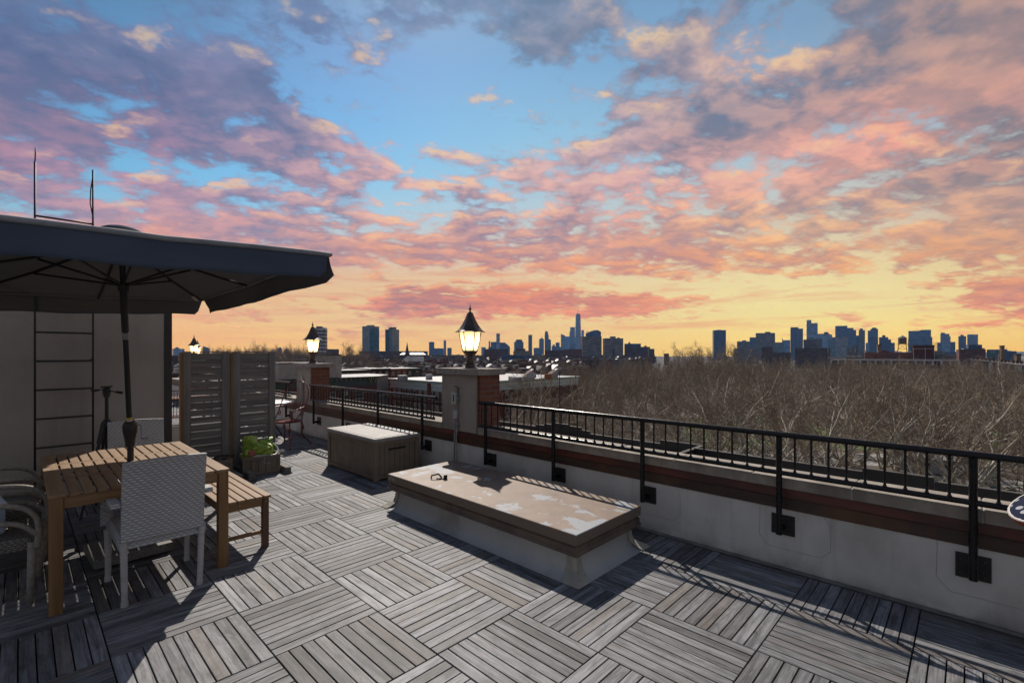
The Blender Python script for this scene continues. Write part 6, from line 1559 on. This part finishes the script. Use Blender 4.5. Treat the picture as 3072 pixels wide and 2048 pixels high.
# ================================================================ bare plane trees
M_bark = mat('mottled_plane_bark', (.52,.48,.39), (.27,.235,.19), 1.6, .85, bump=.2, stretch=(1,1,.5), lo=.4, hi=.62)
M_twig = mat('brown_twigs', (.27,.205,.145), (.16,.122,.088), .5, .9)
M_bark2 = mat('dark_bark', (.07,.055,.045), (.045,.036,.03), 2, .9)
def make_tree(seed, H=24.0, spread=.62, fork=.16, nl=4, dens=1.0, thick=1.0):
    r = random.Random(seed); trunk = MB(); crown = MB()
    def vec(az, tilt): return Vector((math.cos(az)*math.sin(tilt), math.sin(az)*math.sin(tilt), math.cos(tilt)))
    def path(p, d, L, n, wob, up):
        pts = [p.copy()]; q = p.copy(); d = d.copy()
        for i in range(n):
            d = (d + Vector((r.gauss(0,wob), r.gauss(0,wob), r.gauss(0,wob*.6)+up))).normalized(); q = q + d*(L/n); pts.append(q.copy())
        return pts, d
    def child_dir(d, ang):
        a = d.orthogonal().normalized(); a.rotate(Matrix.Rotation(r.uniform(0,2*math.pi),3,d)); return (d*math.cos(ang) + a*math.sin(ang)).normalized()
    def twig(p, d, L, rad):
        pts, dd = path(p, d, L, 2, .22, .06)
        m = len(crown.v); a = d.orthogonal().normalized()*rad; b = d.cross(a).normalized()*rad
        for i, q in enumerate(pts[:2]):
            s_ = 1-.35*i
            crown.v += [tuple(q+a*s_), tuple(q-a*.5*s_+b*.87*s_), tuple(q-a*.5*s_-b*.87*s_)]
        crown.v.append(tuple(pts[2]))
        crown.f += [(m,m+1,m+4,m+3),(m+1,m+2,m+5,m+4),(m+2,m,m+3,m+5),(m+3,m+4,m+6),(m+4,m+5,m+6),(m+5,m+3,m+6)]
        return pts
    def branch(p, d, L, rad, lvl):
        n = 4 if lvl < 2 else 3
        pts, dd = path(p, d, L, n, .16 if lvl < 2 else .2, .05)
        rr = [rad*(1-.55*i/n) for i in range(n+1)]
        (trunk if lvl < 2 else crown).tube(pts, rr, 6 if lvl < 2 else 4, caps=False)
        def on(t):
            f = t*n; i = min(n-1,int(f)); return pts[i].lerp(pts[i+1], f-i), (pts[i+1]-pts[i]).normalized()
        if lvl == 2:
            for k in range(int(7*dens)):
                q, d0 = on(r.uniform(.25,1.0)); tp = twig(q, child_dir(d0, r.uniform(.4,.95)), r.uniform(1.0,2.2), .028)
                for j in range(3):
                    q2 = tp[0].lerp(tp[2], r.uniform(.3,.95)); twig(q2, child_dir((tp[2]-tp[0]).normalized(), r.uniform(.4,.9)), r.uniform(.5,1.2), .019)
            return
        nb = {0:6,1:5}[lvl]
        for k in range(nb):
            t = .30+.68*(k+r.uniform(0,.6))/nb if lvl == 0 else .2+.78*(k+r.random())/nb
            q, d0 = on(min(t,.99)); dn = child_dir(d0, r.uniform(.42,.95)); 
            if dn.z < -.1: dn.z *= -.5
            branch(q, dn.normalized(), L*r.uniform(.42,.62)*(1.05-.3*t), rad*.55*(1-.4*t), lvl+1)
        q, d0 = on(1.0); branch(q, d0, L*.45, rad*.42, lvl+1)
    th = H*fork; tp, dd = path(Vector((0,0,-.3)), Vector((0,0,1)), th+.3, 3, .04, .0)
    trunk.tube(tp, [H*.021*1.25,H*.021,H*.0195,H*.019], 9, caps=False)
    a0 = r.uniform(0,6.28)
    for k in range(nl):
        d = vec(a0+k*2*math.pi/nl+r.uniform(-.4,.4), r.uniform(.22,.62)*spread/.62)
        branch(tp[-1]-Vector((0,0,r.uniform(0,.9))), d, H*r.uniform(.55,.66), H*.0125*thick*r.uniform(.8,1.1), 0)
    return trunk, crown
TREES = []; FRONT = []
for sd in range(10):
    fr_ = sd >= 6
    tr, cr = make_tree(100+sd, 24, .62 if sd % 2 else .74, (.15,.2,.12,.22,.17,.14,.12,.16,.10,.19)[sd], (4,3,4,3,5,3,4,3,4,3)[sd],   .72 if fr_ else 1.0, 1.3 if fr_ else 1.0)
    a = tr.build('trunk', M_bark, smooth=True); b = cr.build('crown', M_twig); (FRONT if fr_ else TREES).append((a.data, b.data)); bpy.data.objects.remove(a); bpy.data.objects.remove(b)
sm = []
for sd in range(2):
    tr, cr = make_tree(300+sd, 14, .8, .12, 4, .9); a = tr.build('trunk', M_bark2, smooth=True); b = cr.build('crown', M_twig); sm.append((a.data,b.data)); bpy.data.objects.remove(a); bpy.data.objects.remove(b)
def put_tree(meshes, x, y, s, rz, label, group, z=GZ, sz=None):
    t = thing('plane_tree' if meshes in TREES or meshes in FRONT else 'bare_tree', label, 'tree', (x,y,z), rz, group); t.scale = (s,s,sz or s)
    for nm, me in zip(('trunk','crown'), meshes):
        o = bpy.data.objects.new(nm, me); COL.objects.link(o); o.parent = t
    return t
tr_rng = random.Random(5); placed = []
def ok(x, y, md):
    return all((x-a)**2+(y-b)**2 > md*md for a,b in placed)
PZ = [(1640,'left of the thin roof mast'),(1800,'below the grey apartment slabs'),(1990,'left of the lone slab tower'),(2140,'just left of the lone slab'),(2300,'below the balconied tower'),(2450,'below the tallest right tower'),(2600,'below the white banded block'),(2750,'below the water tank'),(2900,'below the twin slab tower'),(3072,'near the right edge'),(9999,'at the right edge')]
def tree_label(px, dep, kind='plane tree'):
    z = next(n for p, n in PZ if px < p)
    band = 'front row' if dep < 78 else ('second row' if dep < 105 else ('middle depth' if dep < 160 else ('deep in the park' if dep < 240 else 'far side')))
    return f'bare {kind}, {band} of the park, {z}', f'bare park trees, {band}, {z}'
# trees nearest to us, placed where the photograph shows trunks
for px, dep, s in ((2879,84,1.0),(2770,78,1.02),(2620,80,.98),(2420,84,1.02),(2250,88,1.0),(2150,82,.95),(2010,86,.97),(2690,106,1.03),(2540,112,1.05),(2330,108,1.0),(2960,120,1.02),(3060,104,1.04),(1880,74,.86),(1740,72,.80),(1640,84,.82),(1560,92,.80),(3150,82,1.0),(3110,140,1.05)):
    x, y = at(px, dep); placed.append((x,y)); lb, g = tree_label(px, dep); s *= .93*(.92 if px > 2300 and dep > 120 else (.96 if dep > 120 else 1)); put_tree(tr_rng.choice(FRONT), x, y, s, tr_rng.uniform(0,6.28), lb, g)
tries = 0; cnt = 0
while cnt < 165 and tries < 20000:
    tries += 1
    dep = 64 + 275*tr_rng.random()**1.25; px = tr_rng.uniform(1500, 3230); x, y = at(px, dep)
    if 62 < x < 122 and y > 78: continue                     # corner building stands here
    if x < 122 and y > 60 and dep < 95 and px < 1540: continue
    if px > 2880 and dep > 250: continue
    if px < 1700 and dep > 190: continue
    if px < 1900 and dep > 260: continue
    # open lawn in the middle of the park
    u, v = (px-2330)/330.0, (dep-160)/34.0
    if u*u+v*v < 1: continue
    if (px-3040)**2/110**2 + (dep-150)**2/30**2 < 1: continue
    if not ok(x, y, 10.5 if dep < 150 else 10.0): continue
    placed.append((x,y)); cnt += 1
    s = tr_rng.uniform(.80,.93)*(.90 if px < 1800 and dep < 110 else 1.0)
    lb, g = tree_label(px, dep); put_tree(tr_rng.choice(FRONT if dep < 135 else TREES), x, y, s, tr_rng.uniform(0,6.28), lb, g)
# a few crowns that break the skyline
for px, dep, s in ((2080,250,1.20),(2110,262,1.22),(2195,280,1.26),(2060,300,1.28),(2225,240,1.15),(2130,310,1.30)):
    x, y = at(px, dep); lb, g = tree_label(px, dep); put_tree(TREES[int(px)%6], x, y, s, px, 'tall bare tree breaking the horizon around the isolated blue slab tower', 'bare trees breaking the horizon')
# trees among the far roofs, left half
for px, yt, dep, s, lab in ((796,1030,520,0,'lone round crowned bare tree standing above the ridge left of the second lantern'),(1046,1033,430,0,'broad bare tree left of the twin glass towers'),(1068,1036,450,0,'second broad bare tree touching the left glass tower'),
        (868,1041,420,0,'bushy bare tree just left of the second lantern'),(884,1050,330,0,'tall thin bare tree beside the second lantern'),(1120,1064,260,0,'bare street tree below the left glass tower'),(1100,1072,210,0,'bare street tree rising behind the green cornice building'),
        (1200,1070,300,0,'bare tree between the spire and the right glass tower'),(1190,1085,200,0,'bare tree in front of the arched window row'),(1660,1076,330,0,'bare tree among the roofs right of the nearest lantern'),(2900,1078,260,0,'bare tree in front of the bay fronted terrace'),(1625,1082,260,0,'bare tree clump in the roofs left of the park')):
    x, y = at(px, dep); Ht = zat(yt, dep)-GZ; q = sm[int(px) % 2]; put_tree(q, x, y, Ht/14.5*.95, px*.37, lab, None, sz=Ht/14.5)
for i in range(34):
    px = 625+i*9.3+tr_rng.uniform(-3,3); dep = tr_rng.uniform(620,760); x, y = at(px, dep); Ht = zat(1047+tr_rng.uniform(-3,5), dep)-GZ
    put_tree(sm[i % 2], x, y, Ht/14.5*.85, i*1.7, 'bare tree in the distant ridge of trees left of the second pier', 'distant ridge of bare trees', sz=Ht/14.5)

# ================================================================ park floor, street, parked cars, people
M_lawn = mat('park_lawn', (.075,.125,.022), (.055,.085,.02), .12, .95, dirt=(.11,.085,.055), dscale=.06)
M_path = mat('park_paving', (.26,.25,.24), (.20,.19,.18), .3, .9)
M_leafl = mat('leaf_litter', (.105,.078,.055), (.075,.055,.04), .3, .95)
M_asph = mat('asphalt', (.045,.046,.05), (.06,.06,.062), .6, .85)
def sheet(name, pts, m, z, kind='structure', th=.02):
    v = [at(px,dep) for px,dep in pts]; b = MB(); b.prism(v, z-th, z)
    if (v[1][0]-v[0][0])*(v[2][1]-v[0][1])-(v[1][1]-v[0][1])*(v[2][0]-v[0][0]) < 0: b.f = [tuple(reversed(f)) for f in b.f]
    return tag(b.build(name, m), kind=kind)
sheet('park_ground', [(1500,62),(3600,60),(3300,330),(1760,330)], M_leafl, GZ+.03)
sheet('street', [(1480,40),(4300,40),(3700,62),(1500,60)], M_asph, GZ+.034)
sheet('park_path', [(1900,118),(2900,108),(2930,122),(1880,130)], M_path, GZ+.06)
sheet('park_path', [(2240,92),(2560,84),(2590,100),(2260,110)], M_path, GZ+.064)
sheet('park_path', [(2000,196),(2760,190),(2790,206),(1990,212)], M_path, GZ+.066)
sheet('lawn', [(2010,132),(2690,128),(2720,186),(2020,190)], M_lawn, GZ+.07)
sheet('lawn', [(2960,128),(3300,128),(3260,182),(2950,182)], M_lawn, GZ+.072)
sheet('play_yard', [(2700,88),(2985,84),(2990,112),(2720,113)], M_asph, GZ+.08)
sheet('pavement', [(2986,76),(3300,72),(3300,98),(2992,98)], M_path, GZ+.084)
def car_proto(name, label, cat, body_m):
    t = thing(name, label, cat, (0,0,0))
    prof = [(-2.2,.35),(-2.25,.7),(-2.1,.95),(-1.45,1.02),(-.95,1.42),(.75,1.46),(1.35,1.05),(2.1,.92),(2.25,.62),(2.2,.35)]
    b = MB(); n = len(prof); b.v = [(x,-.86+.0*z,z) for x,z in prof]+[(x,.86,z) for x,z in prof]
    b.f = [tuple(range(n)), tuple(reversed(range(n,2*n)))] + [(k,n+k,n+(k+1)%n,(k+1)%n) for k in range(n)]
    b.build('body', body_m, t, bevel=.06)
    MB().add([(-1.38,-.87,1.03),(1.28,-.87,1.05),(.72,-.87,1.38),(-.9,-.87,1.36),(-1.38,.87,1.03),(1.28,.87,1.05),(.72,.87,1.38),(-.9,.87,1.36)], [(0,1,2,3),(7,6,5,4)]).build('side_window', M_pane, t)
    MB().add([(1.37,-.7,1.06),(1.37,.7,1.06),(.79,.66,1.44),(.79,-.66,1.44)], [(0,1,2,3)]).build('windscreen', M_pane, t)
    for x in (-1.4,1.4):
        for y in (-.8,.8): MB().lathe([(.32,-.1),(.33,0),(.32,.1)], 14).xf(Matrix.Translation((x,y,.33)) @ Matrix.Rotation(R(90),4,'X')).build('wheel', M_black, t)
    return t
cars = {c:None for c in ('white','silver','black','blue','red')}
cm = {'white':mat('white_car_paint',(.7,.7,.7),(.68,.68,.68),1,.25),'silver':mat('silver_car_paint',(.35,.36,.37),(.33,.34,.35),1,.25,metal=.5),'black':mat('black_car_paint',(.02,.02,.022),(.025,.025,.027),1,.2),'blue':mat('blue_car_paint',(.02,.10,.32),(.02,.09,.28),1,.25),'red':mat('red_car_paint',(.30,.03,.02),(.28,.03,.02),1,.25)}
spots = [(1960,58,'white'),(1990,60,'black'),(2020,57,'blue'),(1925,62,'silver'),(1700,57,'black'),(1745,58,'silver'),(1600,60,'white'),(3052,118,'blue'),(3038,126,'white'),(3066,150,'silver'),(2350,205,'white'),(2420,208,'silver'),(2500,206,'black'),(2300,203,'red'),(2250,208,'white'),(2640,204,'silver'),(3020,196,'white'),(3048,199,'silver'),(3075,194,'red')]
where = {1960:'under the trees below the isolated blue slab, nearest white one',1990:'under the trees between the nearest white and blue cars',2020:'under the trees right of the nearest white car',1925:'under the trees left of the nearest white car',1700:'in the street below the corner building, left of a silver car',1745:'in the street below the corner building',1600:'in the street nearest the corner building',3052:'behind the green fence at the right edge',3038:'beside the blue car at the right edge',3066:'on the far street at the right edge',2350:'at the far edge of the lawn, between red and silver cars',2420:'at the far edge of the lawn, middle of the line',2500:'at the far edge of the lawn',2300:'at the far edge of the lawn',2250:'at the far edge of the lawn, leftmost of the line',2640:'at the far edge of the lawn, rightmost of the line',3020:'on the far street left of a silver car at right',3048:'on the far street, middle of three at right',3075:'on the far street at the right edge'}
for px, dep, c in spots:
    x, y = at(px, dep); lb = f'{c} car parked {where[px]}'
    if cars[c] is None: cars[c] = car_proto('parked_car', lb, 'car', cm[c]); t = cars[c]; t['group'] = 'cars parked around the park'; t.location = (x,y,GZ+.09); t.rotation_euler = (0,0,R(90 if dep < 70 else 100))
    else: dup(cars[c], (x,y,GZ+.09), R(90 if dep < 70 else 100), lb, 'cars parked around the park')
fn = thing('green_fence', 'green metal fence beside the dark play yard at the right edge', 'fence', (0,0,GZ+.08))
p0, p1 = Vector((*at(2988,84),0)), Vector((*at(2968,118),0)); nrm = (p1-p0).normalized(); L = (p1-p0).length
M_gf = mat('green_fence_paint', (.03,.11,.07), (.025,.09,.055), 2, .6)
b = MB()
k = 0.0
while k < L: q = p0+nrm*k; b.tube([(q.x,q.y,0),(q.x,q.y,1.2)], .02, 4); k += .25
for z in (.15,1.2): b.tube([(p0.x,p0.y,z),(p1.x,p1.y,z)], .04, 5)
b.build('fence_panel', M_gf, fn)
k = 0
while k < L: q = p0+nrm*k; MB().tube([(q.x,q.y,0),(q.x,q.y,1.45)], .06, 6).build('post', M_gf, fn); k += 3.0
def street_lamp(px, dep, label):
    x, y = at(px, dep); t = thing('lamp_post', label, 'lamp post', (x,y,GZ+.03), 0, 'black park lamp posts')
    MB().tube([(0,0,0),(0,0,.6),(0,0,3.6)], [.14,.08,.06], 8).build('post', M_plate, t); MB().lathe([(.08,3.6),(.2,3.75),(.24,4.1),(.12,4.3),(.02,4.45)], 10).build('lamp_head', mat('white_lamp_globe', (.5,.5,.48), None, 3, .4), t, smooth=True)
for px, dep, lb in ((3052,92,'black lamp post on the pale pavement at the right edge'),(2790,118,'black lamp post between trunks below the twin slab tower'),(2130,112,'black lamp post beside the path below the isolated blue slab'),(2440,100,'black lamp post beside the path at centre right')): street_lamp(px, dep, lb)
# simple walking figures, one skinned body each
M_cloth = mat('dark_coat', (.018,.02,.026), (.028,.03,.036), 8, .8); M_skin = mat('skin', (.42,.26,.19), None, 5, .6); M_hair = mat('dark_hair', (.02,.015,.012), None, 9, .7)
def person(px, dep, label, coat, rz):
    x, y = at(px, dep); t = thing('person', label, 'person', (x,y,GZ+.085), rz)
    P = {'pel':(0,0,.95,.15),'ch':(0,.01,1.28,.17),'nk':(0,.01,1.48,.065),'hd':(0,.02,1.60,.10),'top':(0,.015,1.70,.085),
         'sl':(-.19,0,1.40,.065),'el':(-.25,.05,1.14,.05),'hl':(-.24,.20,.97,.035),'sr':(.19,0,1.40,.065),'er':(.25,-.06,1.14,.05),'hr':(.25,.04,.90,.035),
         'tl':(-.09,0,.88,.10),'kl':(-.10,.13,.50,.065),'al':(-.10,-.02,.09,.045),'fl':(-.11,.13,.04,.04),'tr':(.09,0,.88,.10),'kr':(.10,-.03,.50,.065),'ar':(.10,-.24,.12,.045),'fr':(.11,-.11,.04,.04)}
    ks = list(P); E = [('pel','ch'),('ch','nk'),('nk','hd'),('hd','top'),('ch','sl'),('sl','el'),('el','hl'),('ch','sr'),('sr','er'),('er','hr'),('pel','tl'),('tl','kl'),('kl','al'),('al','fl'),('pel','tr'),('tr','kr'),('kr','ar'),('ar','fr')]
    me = bpy.data.meshes.new('body'); me.from_pydata([P[k][:3] for k in ks], [(ks.index(a),ks.index(b)) for a,b in E], []); me.materials.append(coat)
    o = bpy.data.objects.new('body', me); COL.objects.link(o); o.parent = t
    md = o.modifiers.new('skin','SKIN')
    for v, k in zip(me.skin_vertices[0].data, ks): v.radius = (P[k][3],)*2; v.use_root = k == 'pel'
    o.modifiers.new('sub','SUBSURF').levels = 1
    MB().sphere((0,.03,1.60), .098, 10, 8, (.85,1,1.2)).build('face', M_skin, t, smooth=True); MB().sphere((0,.0,1.65), .108, 10, 8, (.9,1,1.0)).build('hair', M_hair, t, smooth=True)
person(2987, 108, 'small figure in a dark coat walking across the dark play yard at right', M_cloth, R(200))
person(3017, 112, 'small figure in dark clothes standing by the green fence at the right edge', M_cloth, R(80))
# low shrubs and a pale kiosk seen through the railing
def shrub(px, dep, r_, label, m):
    x, y = at(px, dep); b = MB(); rr = random.Random(int(px))
    for k in range(420):
        a, ph = rr.uniform(0,6.28), math.acos(rr.uniform(0,1)); q = r_*rr.uniform(.55,1.0)
        c = Vector((q*math.sin(ph)*math.cos(a), q*math.sin(ph)*math.sin(a), q*math.cos(ph)*.8+.1)); u = Vector((rr.gauss(0,1),rr.gauss(0,1),rr.gauss(0,1))).normalized()*.14; w_ = u.orthogonal().normalized()*.09
        o = len(b.v); b.v += [tuple(c-u),tuple(c+w_),tuple(c+u),tuple(c-w_)]; b.f.append((o,o+1,o+2,o+3))
    t = thing('shrub', label, 'shrub', (x,y,GZ+.05)); b.build('foliage', m, t); MB().tube([(0,0,0),(0,0,r_*.6)], .06, 5).build('stem', M_bark2, t)
M_ev = mat('evergreen_leaf', (.045,.085,.016), (.03,.055,.014), 1, .7); M_ol = mat('olive_leaf', (.09,.085,.03), (.06,.055,.025), 1, .8)
for px, dep, r_, lb, m in ((2668,84,1.9,'round dark green shrub below the white banded block, seen through the railing',M_ev),(2310,92,1.6,'low green shrub beside the pale path at centre right',M_ev),(2255,96,1.2,'small olive shrub left of the low green shrub',M_ol),(2860,92,1.5,'olive shrub behind the forked trunk at right',M_ol),(3030,90,.9,'yellow green shrub at the corner of the pale pavement',M_ol)): shrub(px, dep, r_, lb, m)
x, y = at(2780, 104); t = thing('park_building', 'low white park pavilion between the trunks at lower right', 'pavilion', (x,y,GZ+.08), -YAW-.7)
MB().box(-4.5,4.5,0,5,0,3.0).build('wall', mat('white_render', (.42,.43,.44), (.36,.37,.38), .8, .8), t); MB().box(-4.8,4.8,-.4,5.3,3.001,3.25).build('roof', M_roofg, t)
for u in (-3,0,3): MB().box(u-.6,u+.6,-.04,-.001,.9,2.2).build('window', M_pane, t)
x, y = at(2624, 92); t = thing('stone_table', 'pale stone table and bench on the paving below the white banded block', 'table', (x,y,GZ+.06), .4)
MB().box(-.9,.9,-.45,.45,.7,.78).build('tabletop', M_corn, t, bevel=.02); MB().box(-.5,.5,-.2,.2,0,.699).build('pedestal', M_corn, t)
ms_ = thing('roof_mast', 'thin dark mast rising from the cornice beyond the railing', 'mast', (5.02,3.95,.50)); MB().tube([(0,0,0),(0,0,.55),(-.004,0,.86)], [.008,.006,.004], 6).build('rod', M_plate, ms_)
x, y = at(1770, 900); bd = thing('bird', 'tiny dark bird flying right of the tallest skyscraper', 'bird', (*at(1768,600), zat(898,600)))
MB().add([(-1.1,0,.35),(-.3,.1,0),(0,-.2,-.05),(.3,.1,0),(1.1,0,.35),(0,.5,.0),(-.3,.3,.02),(.3,.3,.02)], [(0,1,6),(1,2,3,7,5,6),(3,4,7)]).build('body', M_plate, bd, solid=.12)
# ================================================================ haze
if HAZE > 0:
    hm = bpy.data.materials.new('thin_city_haze'); hm.use_nodes = True; ht2 = hm.node_tree; ht2.nodes.clear()
    pv = ht2.nodes.new('ShaderNodeVolumePrincipled'); pv.inputs['Color'].default_value = HAZE_C; pv.inputs['Density'].default_value = HAZE; pv.inputs['Anisotropy'].default_value = .0
    ou = ht2.nodes.new('ShaderNodeOutputMaterial'); ht2.links.new(pv.outputs[0], ou.inputs['Volume'])
    hz_o = MB().box(-5400,5400,-5400,5400,GZ-2.0,440).build('haze', hm); tag(hz_o, kind='stuff')
